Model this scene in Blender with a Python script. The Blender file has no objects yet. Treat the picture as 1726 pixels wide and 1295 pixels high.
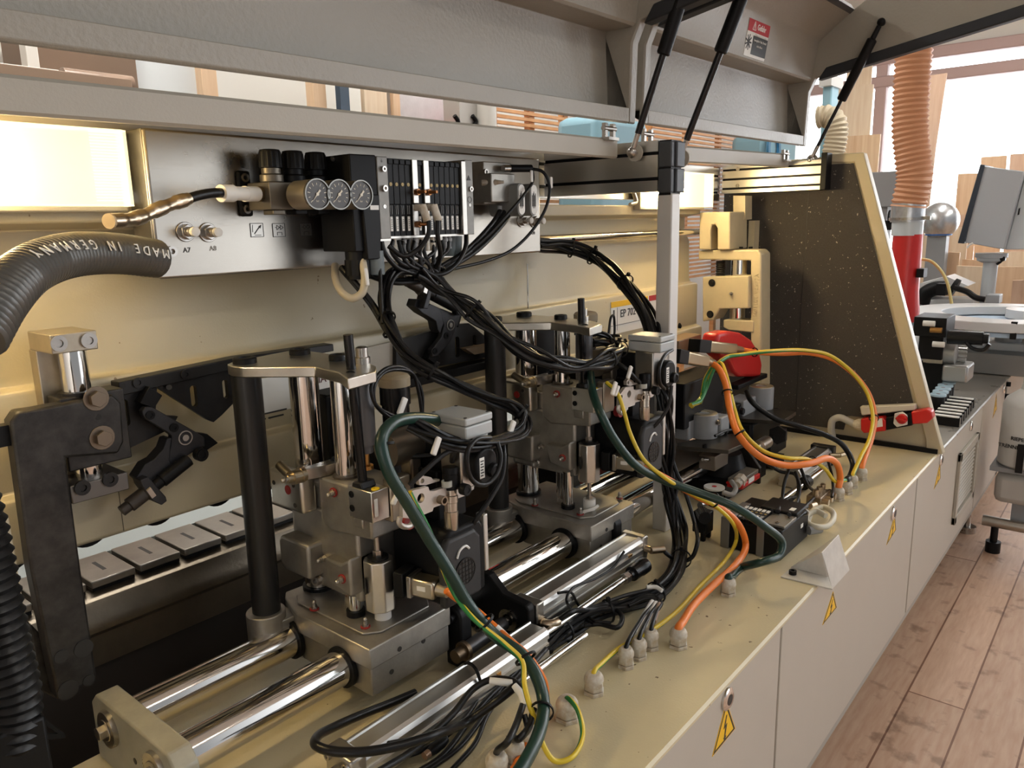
import bpy, bmesh, math, random
from mathutils import Vector, Matrix
random.seed(7)
S = bpy.context.scene
COL = S.collection
V = Vector
# ---------------------------------------------------------------- camera
W, H, F = 1726.0, 1295.0, 1300.0
CX, CY = W / 2, H / 2
CAM = V((0, 0, 1.5))
def _ray(px, py): return V((px - CX, -(py - CY), -F))
_X = _ray(1964, 350).normalized()
_Z = (-_ray(985, 7000)).normalized()
_Z = (_Z - _X * _X.dot(_Z)).normalized()
_Y = _Z.cross(_X)
ROT = Matrix((_X, _Y, _Z))
cam_d = bpy.data.cameras.new('camera')
cam = bpy.data.objects.new('camera', cam_d)
COL.objects.link(cam)
cam.matrix_world = Matrix.Translation(CAM) @ ROT.to_4x4()
cam_d.sensor_width = 36.0
cam_d.lens = F / W * 36.0
cam_d.clip_start = 0.02
S.camera = cam
def P(px, py, x=None, y=None, z=None):
    """point of the place seen at a pixel, on a plane x=, y= or z="""
    d = ROT @ _ray(px, py)
    if x is not None: return CAM + d * ((x - CAM.x) / d.x)
    if y is not None: return CAM + d * ((y - CAM.y) / d.y)
    return CAM + d * ((z - CAM.z) / d.z)

# ---------------------------------------------------------------- materials
_mats = {}
def mat(name, col, rough=0.5, metal=0.0, bump=0.0, bscale=200.0, var=0.0, vscale=6.0, var2=None,
        coat=0.0, trans=0.0, emit=0.0, ecol=None, brushed=None, spec=0.5, specks=None):
    if name in _mats: return _mats[name]
    m = bpy.data.materials.new(name); m.use_nodes = True
    nt = m.node_tree; N = nt.nodes; L = nt.links
    b = N['Principled BSDF']
    b.inputs['Base Color'].default_value = (*col, 1)
    b.inputs['Roughness'].default_value = rough
    b.inputs['Metallic'].default_value = metal
    b.inputs['Coat Weight'].default_value = coat
    b.inputs['Specular IOR Level'].default_value = spec
    b.inputs['Transmission Weight'].default_value = trans
    if emit:
        b.inputs['Emission Color'].default_value = (*(ecol or col), 1)
        b.inputs['Emission Strength'].default_value = emit
    tc = N.new('ShaderNodeTexCoord')
    if var or var2:
        n = N.new('ShaderNodeTexNoise'); n.inputs['Scale'].default_value = vscale
        n.inputs['Detail'].default_value = 6; n.inputs['Roughness'].default_value = 0.65
        r = N.new('ShaderNodeValToRGB')
        r.color_ramp.elements[0].position = 0.35; r.color_ramp.elements[1].position = 0.68
        c2 = var2 or tuple(c * (1 - var) for c in col)
        r.color_ramp.elements[0].color = (*c2, 1); r.color_ramp.elements[1].color = (*col, 1)
        L.new(tc.outputs['Object'], n.inputs['Vector']); L.new(n.outputs['Fac'], r.inputs['Fac'])
        L.new(r.outputs['Color'], b.inputs['Base Color'])
        if metal or brushed:
            rr = N.new('ShaderNodeMapRange')
            rr.inputs['To Min'].default_value = max(0.03, rough - 0.05); rr.inputs['To Max'].default_value = rough + 0.06
            L.new(n.outputs['Fac'], rr.inputs['Value']); L.new(rr.outputs['Result'], b.inputs['Roughness'])
    if specks:
        sc_, th, sw_ = specks          # small dirt or dust specks with their own shape
        ns = N.new('ShaderNodeTexNoise'); ns.inputs['Scale'].default_value = sc_; ns.inputs['Detail'].default_value = 2
        rs = N.new('ShaderNodeValToRGB'); rs.color_ramp.elements[0].position = th; rs.color_ramp.elements[1].position = th + .02
        rs.color_ramp.elements[0].color = (0, 0, 0, 1); rs.color_ramp.elements[1].color = (1, 1, 1, 1)
        L.new(tc.outputs['Object'], ns.inputs['Vector']); L.new(ns.outputs['Fac'], rs.inputs['Fac'])
        mx = N.new('ShaderNodeMixRGB'); mx.inputs['Color1'].default_value = (*col, 1); mx.inputs['Color2'].default_value = (*sw_, 1)
        src = b.inputs['Base Color'].links[0].from_socket if b.inputs['Base Color'].is_linked else None
        if src: L.new(src, mx.inputs['Color1'])
        L.new(rs.outputs['Color'], mx.inputs['Fac']); L.new(mx.outputs['Color'], b.inputs['Base Color'])
    if bump:
        n2 = N.new('ShaderNodeTexNoise'); n2.inputs['Scale'].default_value = bscale; n2.inputs['Detail'].default_value = 3
        mp = N.new('ShaderNodeMapping')
        if brushed: mp.inputs['Scale'].default_value = brushed
        L.new(tc.outputs['Object'], mp.inputs['Vector']); L.new(mp.outputs['Vector'], n2.inputs['Vector'])
        bp = N.new('ShaderNodeBump'); bp.inputs['Strength'].default_value = bump; bp.inputs['Distance'].default_value = 0.001
        L.new(n2.outputs['Fac'], bp.inputs['Height']); L.new(bp.outputs['Normal'], b.inputs['Normal'])
    _mats[name] = m
    return m

def wood_mat(name, c1, c2, scale=(1, 14, 14), rough=0.5, planks=None):
    if name in _mats: return _mats[name]
    m = bpy.data.materials.new(name); m.use_nodes = True
    nt = m.node_tree; N = nt.nodes; L = nt.links; b = N['Principled BSDF']
    tc = N.new('ShaderNodeTexCoord'); mp = N.new('ShaderNodeMapping'); mp.inputs['Scale'].default_value = scale
    n = N.new('ShaderNodeTexNoise'); n.inputs['Scale'].default_value = 3; n.inputs['Detail'].default_value = 8
    r = N.new('ShaderNodeValToRGB'); r.color_ramp.elements[0].color = (*c1, 1); r.color_ramp.elements[1].color = (*c2, 1)
    r.color_ramp.elements[0].position = .3; r.color_ramp.elements[1].position = .7
    L.new(tc.outputs['Object'], mp.inputs['Vector']); L.new(mp.outputs['Vector'], n.inputs['Vector'])
    L.new(n.outputs['Fac'], r.inputs['Fac'])
    out = r.outputs['Color']
    if planks:
        br = N.new('ShaderNodeTexBrick'); br.inputs['Scale'].default_value = 1.0
        br.inputs['Brick Width'].default_value = planks[0]; br.inputs['Row Height'].default_value = planks[1]
        br.inputs['Mortar Size'].default_value = 0.003; br.inputs['Color1'].default_value = (1, 1, 1, 1)
        br.inputs['Color2'].default_value = (.78, .76, .74, 1); br.inputs['Mortar'].default_value = (.3, .2, .15, 1)
        L.new(tc.outputs['Object'], br.inputs['Vector'])
        mx = N.new('ShaderNodeMixRGB'); mx.blend_type = 'MULTIPLY'; mx.inputs['Fac'].default_value = 1
        L.new(out, mx.inputs['Color1']); L.new(br.outputs['Color'], mx.inputs['Color2'])
        # worn dark spots
        n3 = N.new('ShaderNodeTexNoise'); n3.inputs['Scale'].default_value = 14; n3.inputs['Detail'].default_value = 5
        r3 = N.new('ShaderNodeValToRGB'); r3.color_ramp.elements[0].position = .30; r3.color_ramp.elements[1].position = .42
        r3.color_ramp.elements[0].color = (.5, .45, .42, 1)
        L.new(tc.outputs['Object'], n3.inputs['Vector']); L.new(n3.outputs['Fac'], r3.inputs['Fac'])
        m3 = N.new('ShaderNodeMixRGB'); m3.blend_type = 'MULTIPLY'; m3.inputs['Fac'].default_value = .8
        L.new(mx.outputs['Color'], m3.inputs['Color1']); L.new(r3.outputs['Color'], m3.inputs['Color2'])
        out = m3.outputs['Color']
    L.new(out, b.inputs['Base Color']); b.inputs['Roughness'].default_value = rough
    _mats[name] = m
    return m

def stripe_mat(name, c1, c2, axis_scale):
    """two-colour earth wire: the halves run along the wire (uses the tube's own UV)"""
    if name in _mats: return _mats[name]
    m = bpy.data.materials.new(name); m.use_nodes = True
    nt = m.node_tree; N = nt.nodes; L = nt.links; b = N['Principled BSDF']
    uv = N.new('ShaderNodeUVMap'); sp = N.new('ShaderNodeSeparateXYZ')
    L.new(uv.outputs['UV'], sp.inputs['Vector'])
    r = N.new('ShaderNodeValToRGB'); r.color_ramp.interpolation = 'CONSTANT'
    e = r.color_ramp.elements; e[0].color = (*c1, 1); e[1].position = .66; e[1].color = (*c2, 1)
    a = N.new('ShaderNodeMath'); a.operation = 'MULTIPLY_ADD'; a.inputs[1].default_value = axis_scale
    L.new(sp.outputs['Y'], a.inputs[0]); L.new(sp.outputs['X'], a.inputs[2])
    fr = N.new('ShaderNodeMath'); fr.operation = 'FRACT'
    L.new(a.outputs[0], fr.inputs[0]); L.new(fr.outputs[0], r.inputs['Fac'])
    L.new(r.outputs['Color'], b.inputs['Base Color']); b.inputs['Roughness'].default_value = .35
    _mats[name] = m
    return m

CREAM = mat('cream_powder_coat', (.52, .455, .31), .34, bump=.25, bscale=260, var=.07, vscale=4, specks=(60, .76, (.24, .17, .09)))
BEDPAINT = mat('cream_bed_paint', (.62, .54, .345), .33, bump=.35, bscale=230, var=.08, vscale=5, specks=(75, .745, (.16, .11, .06)))
GREYCREAM = mat('grey_beige_coat', (.42, .385, .32), .42, bump=.3, bscale=220, var=.04)
HOODCOAT = mat('hood_textured_coat', (.31, .285, .24), .36, bump=.9, bscale=120, var=.03)
DOORCOAT = mat('door_coat', (.47, .43, .365), .42, bump=.15, bscale=300, var=.03)
IVORY = mat('ivory_cast_paint', (.62, .54, .36), .4, bump=.3, bscale=90, var=.12, vscale=12)
CHROME = mat('ground_steel_rod', (.72, .70, .67), .1, 1.0)
STEEL = mat('machined_steel', (.52, .49, .45), .28, 1.0, var=.25, vscale=18)
CAST = mat('cast_aluminium', (.44, .415, .37), .42, .8, bump=.25, bscale=120, var=.3, vscale=14)
ALU = mat('anodised_aluminium', (.62, .61, .58), .3, 1.0, bump=.06, bscale=90, brushed=(1, 30, 30))
ALUPLATE = mat('milled_aluminium_plate', (.50, .48, .44), .34, 1.0, var=.15, vscale=20)
BRUSH = mat('brushed_stainless', (.42, .39, .345), .28, 1.0, bump=.12, bscale=60, brushed=(.6, 40, 40), var=.05, vscale=2)
BRIGHTAL = mat('bright_milled_aluminium', (.70, .67, .61), .3, 1.0, var=.12, vscale=20)
DARKST = mat('blackened_steel', (.026, .025, .025), .4, .45, bump=.1, bscale=140, var=.45, vscale=16, )
DARKPL = mat('dark_weathered_plate', (.065, .060, .055), .42, .6, bump=.12, bscale=120, var2=(.024, .022, .021), vscale=22)
BLACK = mat('black_plastic', (.006, .006, .0065), .45, spec=.2)
BLACKG = mat('glossy_black_plastic', (.007, .007, .008), .25, spec=.35)
RUBBER = mat('black_cable_jacket', (.006, .006, .0065), .34, spec=.3)
RUBBER2 = mat('dark_grey_cable_jacket', (.014, .014, .015), .38, spec=.3)
GREENC = mat('dark_green_cable', (.008, .035, .026), .3)
ORANGEC = mat('orange_cable', (.80, .20, .025), .4)
EARTH = stripe_mat('yellow_green_wire', (.68, .50, .03), (.02, .20, .05), .0)
WHITEP = mat('white_plastic', (.75, .73, .68), .4)
GLANDP = mat('light_grey_plastic', (.60, .58, .52), .42, var2=(.42, .33, .22), vscale=60)
GREYP = mat('grey_plastic', (.28, .29, .30), .45)
GREYBOX = mat('grey_die_cast_box', (.42, .44, .44), .42, .2, bump=.06, bscale=150)
REDP = mat('red_plastic', (.55, .02, .018), .3)
REDW = mat('red_paint_mark', (.28, .018, .014), .5)
DREDP = mat('dark_red_plastic', (.22, .008, .012), .35)
YELLOW = mat('yellow_sign', (.85, .50, .01), .5)
YDOT = mat('yellow_dot', (.9, .62, .01), .4)
SIGNBLK = mat('sign_black', (.02, .018, .016), .5)
SIGNRED = mat('sign_red', (.45, .02, .03), .5)
LABEL = mat('white_label', (.80, .79, .75), .45)
BRASS = mat('brass', (.55, .30, .10), .28, 1.0)
BRASSD = mat('copper_plug', (.30, .13, .05), .35, .9)
PAPER = mat('label_ink', (.05, .05, .05), .6)
BOARDBL = mat('dark_fleece_panel', (.052, .045, .038), .8, bump=.3, bscale=500, var2=(.035, .03, .026), vscale=300, specks=(110, .70, (.30, .27, .22)))
ORANGEH = mat('orange_duct_hose', (.62, .32, .18), .5)
BEIGEH = mat('beige_hose', (.55, .47, .33), .5)
GALV = mat('galvanised_sheet', (.62, .64, .66), .3, .9, var=.25, vscale=30)
BLUEM = mat('light_blue_paint', (.25, .45, .55), .45)
PALEBLUE = mat('pale_blue_sheet', (.55, .62, .64), .35)
WALLW = mat('white_wall_paint', (.75, .73, .68), .7, bump=.1, bscale=60)
CLEAR = mat('clear_plastic_lens', (.95, .93, .88), .12, trans=1.0)
GLASS = mat('gauge_glass', (1, 1, 1), .03, trans=1.0)
GDIAL = mat('gauge_dial', (.05, .045, .042), .4)
LAMPGLOW = mat('lamp_tube_glow', (1, .85, .55), .4, emit=190.0, ecol=(1.0, .76, .40))
WOODA = wood_mat('beech_board', (.66, .44, .27), (.76, .55, .36), (14, 14, 1))
WOODB = wood_mat('pale_board', (.70, .53, .36), (.80, .66, .49), (14, 14, 1))
WOODC = wood_mat('pink_beech_board', (.62, .40, .28), (.70, .50, .36), (14, 14, 1))
WOODO = wood_mat('orange_pine', (.62, .28, .10), (.75, .40, .18), (3, 3, 14))
FLOORM = wood_mat('worn_floor_boards', (.58, .36, .24), (.70, .48, .34), (3, 22, 3), .5, planks=(2.4, .16))

# ---------------------------------------------------------------- mesh builder
def catmull(pts, n=8):
    pts = [V(p) for p in pts]
    if len(pts) < 3:
        return [pts[0].lerp(pts[1], i / n) for i in range(n + 1)]
    q = [pts[0] * 2 - pts[1]] + pts + [pts[-1] * 2 - pts[-2]]
    out = []
    for i in range(1, len(q) - 2):
        p0, p1, p2, p3 = q[i - 1:i + 3]
        t0 = 0; a = .5
        t1 = t0 + max((p1 - p0).length, 1e-6) ** a; t2 = t1 + max((p2 - p1).length, 1e-6) ** a; t3 = t2 + max((p3 - p2).length, 1e-6) ** a
        for k in range(n):
            t = t1 + (t2 - t1) * k / n
            A1 = p0 * ((t1 - t) / (t1 - t0)) + p1 * ((t - t0) / (t1 - t0))
            A2 = p1 * ((t2 - t) / (t2 - t1)) + p2 * ((t - t1) / (t2 - t1))
            A3 = p2 * ((t3 - t) / (t3 - t2)) + p3 * ((t - t2) / (t3 - t2))
            B1 = A1 * ((t2 - t) / (t2 - t0)) + A2 * ((t - t0) / (t2 - t0))
            B2 = A2 * ((t3 - t) / (t3 - t1)) + A3 * ((t - t1) / (t3 - t1))
            out.append(B1 * ((t2 - t) / (t2 - t1)) + B2 * ((t - t1) / (t2 - t1)))
    out.append(pts[-1])
    return out

def frame(d):
    d = d.normalized()
    u = d.cross(V((0, 0, 1)))
    if u.length < 1e-3: u = d.cross(V((0, 1, 0)))
    u.normalize()
    return u, d.cross(u).normalized()

class MB:
    def __init__(s): s.bm = bmesh.new(); s.uv = s.bm.loops.layers.uv.new('UVMap')
    def box(s, a, b):
        x0, x1 = sorted((a[0], b[0])); y0, y1 = sorted((a[1], b[1])); z0, z1 = sorted((a[2], b[2]))
        v = [s.bm.verts.new(p) for p in ((x0,y0,z0),(x1,y0,z0),(x1,y1,z0),(x0,y1,z0),(x0,y0,z1),(x1,y0,z1),(x1,y1,z1),(x0,y1,z1))]
        for f in ((3,2,1,0),(4,5,6,7),(0,1,5,4),(1,2,6,5),(2,3,7,6),(3,0,4,7)): s.bm.faces.new([v[i] for i in f])
        return s
    def obox(s, c, ux, uy, uz, hx, hy, hz):
        """box with its own axes and half sizes"""
        c, ux, uy, uz = V(c), V(ux).normalized(), V(uy).normalized(), V(uz).normalized()
        v = [s.bm.verts.new(c + ux*hx*i + uy*hy*j + uz*hz*k) for k in (-1,1) for i, j in ((-1,-1),(1,-1),(1,1),(-1,1))]
        for f in ((3,2,1,0),(4,5,6,7),(0,1,5,4),(1,2,6,5),(2,3,7,6),(3,0,4,7)): s.bm.faces.new([v[i] for i in f])
        return s
    def prism(s, poly, d):
        """polygon (3-D points) swept by vector d"""
        d = V(d); a = [s.bm.verts.new(V(p)) for p in poly]; b = [s.bm.verts.new(V(p) + d) for p in poly]
        n = len(a)
        s.bm.faces.new(a); s.bm.faces.new(b[::-1])
        for i in range(n): s.bm.faces.new((a[i], b[i], b[(i+1) % n], a[(i+1) % n]))
        return s
    def prism_holes(s, outer, holes, d):
        """flat plate with round/slot holes, swept by d: outer and holes are 3-D loops on one plane"""
        tmp = bmesh.new(); es = []
        for lp in [outer] + holes:
            vs = [tmp.verts.new(V(p)) for p in lp]
            es += [tmp.edges.new((vs[i], vs[(i+1) % len(vs)])) for i in range(len(vs))]
        bmesh.ops.triangle_fill(tmp, edges=es, use_beauty=True)
        r = bmesh.ops.extrude_face_region(tmp, geom=tmp.faces[:])
        bmesh.ops.translate(tmp, verts=[g for g in r['geom'] if isinstance(g, bmesh.types.BMVert)], vec=V(d))
        me = bpy.data.meshes.new('t'); tmp.to_mesh(me); s.bm.from_mesh(me); bpy.data.meshes.remove(me); tmp.free()
        return s
    def cyl(s, p0, p1, r, r1=None, n=20, cap=True, flute=0, depth=0):
        p0, p1 = V(p0), V(p1); r1 = r if r1 is None else r1
        u, w = frame(p1 - p0); A = []; B = []
        for i in range(n):
            t = 2*math.pi*i/n + math.pi/n; d = u*math.cos(t) + w*math.sin(t)
            k = 1 - (depth if flute and i % 2 else 0)
            A.append(s.bm.verts.new(p0 + d*r*k)); B.append(s.bm.verts.new(p1 + d*r1*k))
        for i in range(n):
            s.bm.faces.new((A[i], A[(i+1) % n], B[(i+1) % n], B[i]))
        if cap: s.bm.faces.new(A[::-1]); s.bm.faces.new(B)
        return s
    def ring(s, p0, p1, r, ri, n=24):
        p0, p1 = V(p0), V(p1); u, w = frame(p1 - p0)
        c = [[], [], [], []]
        for i in range(n):
            t = 2*math.pi*i/n; d = u*math.cos(t) + w*math.sin(t)
            for k, (p, q) in enumerate(((p0, r), (p1, r), (p1, ri), (p0, ri))): c[k].append(s.bm.verts.new(p + d*q))
        for i in range(n):
            j = (i+1) % n
            for k in range(4): s.bm.faces.new((c[k][i], c[k][j], c[(k+1) % 4][j], c[(k+1) % 4][i]))
        return s
    def lathe(s, p0, axis, prof, n=24):
        """profile [(distance along axis, radius)]"""
        p0 = V(p0); ax = V(axis).normalized(); u, w = frame(ax); rows = []
        for t, r in prof:
            rows.append([s.bm.verts.new(p0 + ax*t + (u*math.cos(2*math.pi*i/n) + w*math.sin(2*math.pi*i/n))*max(r, 1e-5)) for i in range(n)])
        for a, b in zip(rows, rows[1:]):
            for i in range(n): s.bm.faces.new((a[i], a[(i+1) % n], b[(i+1) % n], b[i]))
        s.bm.faces.new(rows[0][::-1]); s.bm.faces.new(rows[-1])
        return s
    def tube(s, pts, r, n=10, sm=8, raw=False, rf=None, twist=0.0, ph=0.0):
        q = [V(p) for p in pts] if raw else catmull(pts, sm)
        ds = [(q[min(i+1, len(q)-1)] - q[max(i-1, 0)]).normalized() for i in range(len(q))]
        u, w = frame(ds[0]); rows = []; L = 0
        for i, p in enumerate(q):
            if i:
                u = (u - ds[i]*u.dot(ds[i])).normalized(); w = ds[i].cross(u).normalized(); L += (q[i]-q[i-1]).length
            rr = rf(L) if rf else r
            tw = twist * L + ph
            rows.append(([s.bm.verts.new(p + (u*math.cos(2*math.pi*k/n + tw) + w*math.sin(2*math.pi*k/n + tw))*rr) for k in range(n)], L))
        for (a, l0), (b, l1) in zip(rows, rows[1:]):
            for k in range(n):
                f = s.bm.faces.new((a[k], a[(k+1) % n], b[(k+1) % n], b[k]))
                for lp, uvv in zip(f.loops, ((k/n, l0), ((k+1)/n, l0), ((k+1)/n, l1), (k/n, l1))): lp[s.uv].uv = uvv
        s.bm.faces.new(rows[0][0][::-1]); s.bm.faces.new(rows[-1][0])
        return s
    def hexa(s, p0, p1, r): return s.cyl(p0, p1, r, n=6)
    def sphere(s, c, r, n=12):
        bmesh.ops.create_uvsphere(s.bm, u_segments=n*2 if n < 9 else n, v_segments=max(6, n//2+2), radius=r, matrix=Matrix.Translation(V(c)))
        return s
    def grid(s, c, ux, uy, hx, hy): # single flat rectangle, used only for printed stickers on a face
        c, ux, uy = V(c), V(ux), V(uy)
        v = [s.bm.verts.new(c + ux*hx*i + uy*hy*j) for i, j in ((-1,-1),(1,-1),(1,1),(-1,1))]
        s.bm.faces.new(v); return s
    def build(s, name, m, parent=None, bevel=0.0, smooth=True, bseg=2):
        bmesh.ops.recalc_face_normals(s.bm, faces=s.bm.faces[:])
        off = V((0, 0, 0))
        if parent is not None:
            off = world_loc(parent)
            bmesh.ops.translate(s.bm, verts=s.bm.verts[:], vec=-off)
        else:
            # origin at the base centre
            xs = [v.co for v in s.bm.verts]
            lo = V((min(c.x for c in xs), min(c.y for c in xs), min(c.z for c in xs))); hi = V((max(c.x for c in xs), max(c.y for c in xs), max(c.z for c in xs)))
            off = V(((lo.x+hi.x)/2, (lo.y+hi.y)/2, lo.z))
            bmesh.ops.translate(s.bm, verts=s.bm.verts[:], vec=-off)
        me = bpy.data.meshes.new(name); s.bm.to_mesh(me); s.bm.free()
        if smooth:
            me.polygons.foreach_set('use_smooth', [True]*len(me.polygons)); me.set_sharp_from_angle(angle=math.radians(38))
        me.materials.append(m)
        o = bpy.data.objects.new(name, me); COL.objects.link(o)
        if parent is not None: o.parent = parent
        else: o.location = off
        if bevel:
            md = o.modifiers.new('bevel', 'BEVEL'); md.width = bevel; md.segments = bseg; md.limit_method = 'ANGLE'; md.angle_limit = math.radians(40)
        return o

def world_loc(o):
    l = V(o.location)
    while o.parent: o = o.parent; l += V(o.location)
    return l
def tag(o, label, cat, group=None, kind=None):
    o['label'] = label; o['category'] = cat
    if group: o['group'] = group
    if kind: o['kind'] = kind
    return o
def thing(name, label, cat, loc=(0, 0, 0), group=None):
    o = bpy.data.objects.new(name, None); COL.objects.link(o); o.location = loc; o.empty_display_size = .02
    return tag(o, label, cat, group)
def struct(o): o['kind'] = 'structure'; return o
def kids(o): return [c for c in COL.objects if c.parent == o]
def copy_tree(o, parent=None):
    c = o.copy(); COL.objects.link(c)
    if parent: c.parent = parent
    for ch in kids(o): copy_tree(ch, c)
    return c
def txt(s_, name, c, ux, uy, h, m, parent, depth=.0004, align='CENTER', bold=0.0):
    """raised lettering: s_ written with its centre at c, reading along ux, up along uy"""
    cu = bpy.data.curves.new(name, 'FONT'); cu.body = s_; cu.size = h; cu.align_x = align; cu.align_y = 'CENTER'
    cu.extrude = depth; cu.offset = bold; cu.resolution_u = 2
    to = bpy.data.objects.new('tmp', cu); COL.objects.link(to)
    dg = bpy.context.evaluated_depsgraph_get()
    me = bpy.data.meshes.new_from_object(to.evaluated_get(dg)); COL.objects.unlink(to); bpy.data.objects.remove(to)
    ux, uy = V(ux).normalized(), V(uy).normalized(); uz = ux.cross(uy)
    M = Matrix((ux, uy, uz)).transposed().to_4x4(); M.translation = V(c) - (world_loc(parent) if parent else V((0,0,0)))
    me.transform(M); me.name = name
    me.materials.clear(); me.materials.append(m)
    o = bpy.data.objects.new(name, me); COL.objects.link(o)
    if parent: o.parent = parent
    return o
def rnd_loop(c, ux, uy, rx, ry, n=14):
    c, ux, uy = V(c), V(ux), V(uy)
    return [c + ux*rx*math.cos(2*math.pi*i/n) + uy*ry*math.sin(2*math.pi*i/n) for i in range(n)]
def slot_loop(c, ux, uy, r, h, n=6):
    c, ux, uy = V(c), V(ux), V(uy); o = []
    for i in range(n+1):
        t = math.pi*i/n; o.append(c + uy*h + ux*r*math.cos(t) + uy*r*math.sin(t))
    for i in range(n+1):
        t = math.pi + math.pi*i/n; o.append(c - uy*h + ux*r*math.cos(t) + uy*r*math.sin(t))
    return o
def socket_screw(c, n, r, parent, m=None, h=.006, name='socket_screw'):
    """cap screw whose head stands along n"""
    c, n = V(c), V(n).normalized()
    b = MB().ring(c, c + n*h, r, r*.5, 18).cyl(c, c + n*h*.4, r*.52, n=6)
    return b.build(name, m or DARKST, parent)
def hex_bolt(c, n, r, parent, m=None, h=.006, washer=True, name='hex_bolt'):
    c, n = V(c), V(n).normalized(); b = MB()
    if washer: b.cyl(c, c + n*.0015, r*1.5)
    b.hexa(c, c + n*h, r)
    return b.build(name, m or STEEL, parent, bevel=.0006)
# ================================================================ world, room
w = bpy.data.worlds.new('daylight'); S.world = w; w.use_nodes = True
nt = w.node_tree; N = nt.nodes; L = nt.links; bg = N['Background']
tc = N.new('ShaderNodeTexCoord'); sp = N.new('ShaderNodeSeparateXYZ'); L.new(tc.outputs['Generated'], sp.inputs['Vector'])
mr = N.new('ShaderNodeMapRange'); mr.inputs['From Min'].default_value = .35; mr.inputs['From Max'].default_value = .9
mr.inputs['To Min'].default_value = .33; mr.inputs['To Max'].default_value = 7.0
L.new(sp.outputs['X'], mr.inputs['Value']); L.new(mr.outputs['Result'], bg.inputs['Strength'])
bg.inputs['Color'].default_value = (.93, .96, 1, 1)
S.view_settings.view_transform = 'Standard'; S.view_settings.look = 'None'; S.view_settings.gamma = 1
S.view_settings.exposure = 0.0; S.view_settings.use_curve_mapping = False

struct(MB().box((-5, -5, -.1), (10, 4, 0)).build('floor', FLOORM))
struct(MB().box((-5, 3.6, 0), (10, 3.75, 3.4)).build('wall_back', WALLW))
struct(MB().box((-5, -2.2, 3.4), (10, 3.75, 3.5)).build('ceiling', WALLW))
struct(MB().box((-5, -5, 0), (-4.85, 3.6, 3.4)).build('wall_left', WALLW))
# far wall with the big window opening
XW = 8.2
fw = MB().box((XW, -5, 0), (XW+.2, 3.6, .75)).box((XW, -5, 2.95), (XW+.2, 3.6, 3.4)).box((XW, 3.3, .75), (XW+.2, 3.6, 2.95)).box((XW, -5, .75), (XW+.2, -2.6, 2.95))
struct(fw.build('wall_far', WALLW))
wf = thing('window_1', 'big bright window with a wooden frame on the far wall', 'window', (XW, .5, .75)); wf['kind'] = 'structure'
MULL = mat('pinkish_wood_frame', (.52, .38, .36), .5)
b = MB()
for y in (-2.56, -.9, .78, 2.2, 3.26): b.box((XW-.03, y-.05, .75), (XW+.08, y+.05, 2.95))
for z in (.78, 2.72, 2.92): b.box((XW-.04, -2.6, z-.05), (XW+.08, 3.3, z+.05))
b.build('window_frame', MULL, wf, bevel=.01)
MB().box((XW+.02, -2.6, .75), (XW+.03, 3.3, 2.95)).build('pane', mat('window_glass', (1, 1, 1), .0, trans=1.0, spec=.2), wf)

# unseen ceiling strips, added to brighten the back room, aisle and leaning boards
STRIP = mat('fill_strip_glow', (1, 1, 1), .5, emit=20.0, ecol=(1, .97, .9))
STRIPB = mat('bright_fill_strip_glow', (1, 1, 1), .5, emit=45.0, ecol=(1, .97, .92))
for i, (x, y) in enumerate(((1.2, 2.7), (3.6, 2.7), (1.2, -1.4), (4.2, -1.4), (5.9, -.9), (5.9, .9))):
    t = thing('fill_ceiling_light', ('unseen ceiling light added to brighten the room behind the machine', 'unseen ceiling light added above the aisle', 'unseen ceiling light added to brighten the leaning boards')[i//2], 'ceiling light', (x, y, 3.3), 'added ceiling lights')
    MB().box((x-.65, y-.09, 3.34), (x+.65, y+.09, 3.4)).build('housing', WHITEP, t)
    MB().box((x-.62, y-.07, 3.31), (x+.62, y+.07, 3.34)).build('diffuser', STRIPB if i < 2 or i > 3 else STRIP, t)

# ================================================================ base cabinet
base = thing('machine_cabinet', 'long cream steel base cabinet of the edge banding machine carrying everything', 'machine cabinet', (2, .85, .2))
Z0 = .204
MB().box((-.25, .53, Z0), (5.3, 1.19, .69)).build('carcass', DOORCOAT, base)
bt = MB().prism([(-.25, .4985, .691), (-.25, .4985, .696), (-.25, .503, .70), (-.25, 1.19, .70), (-.25, 1.19, .691)], (3.115, 0, 0))
bt.build('worktop', BEDPAINT, base)
MB().prism([(2.868, .4985, .691), (2.868, .4985, .696), (2.868, .503, .70), (2.868, 1.19, .70), (2.868, 1.19, .691)], (1.5, 0, 0)).build('grey_worktop', mat('worn_grey_worktop', (.34, .32, .28), .28, .3, var=.2, vscale=8), base)
MB().box((-.25, .505, Z0-.006), (5.3, .54, Z0+.022)).build('base_rail', mat('grey_rail', (.33, .31, .27), .45), base, bevel=.002)
MB().box((-.25, .62, 0), (5.3, 1.19, Z0)).build('plinth', mat('dark_plinth', (.02, .018, .016), .8), base)
for x in (1.75, 4.05):
    f = MB().cyl((x, .56, 0), (x, .56, .03), .04).cyl((x, .56, .03), (x, .56, Z0), .014)
    f.build('levelling_foot', STEEL, base)
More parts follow.
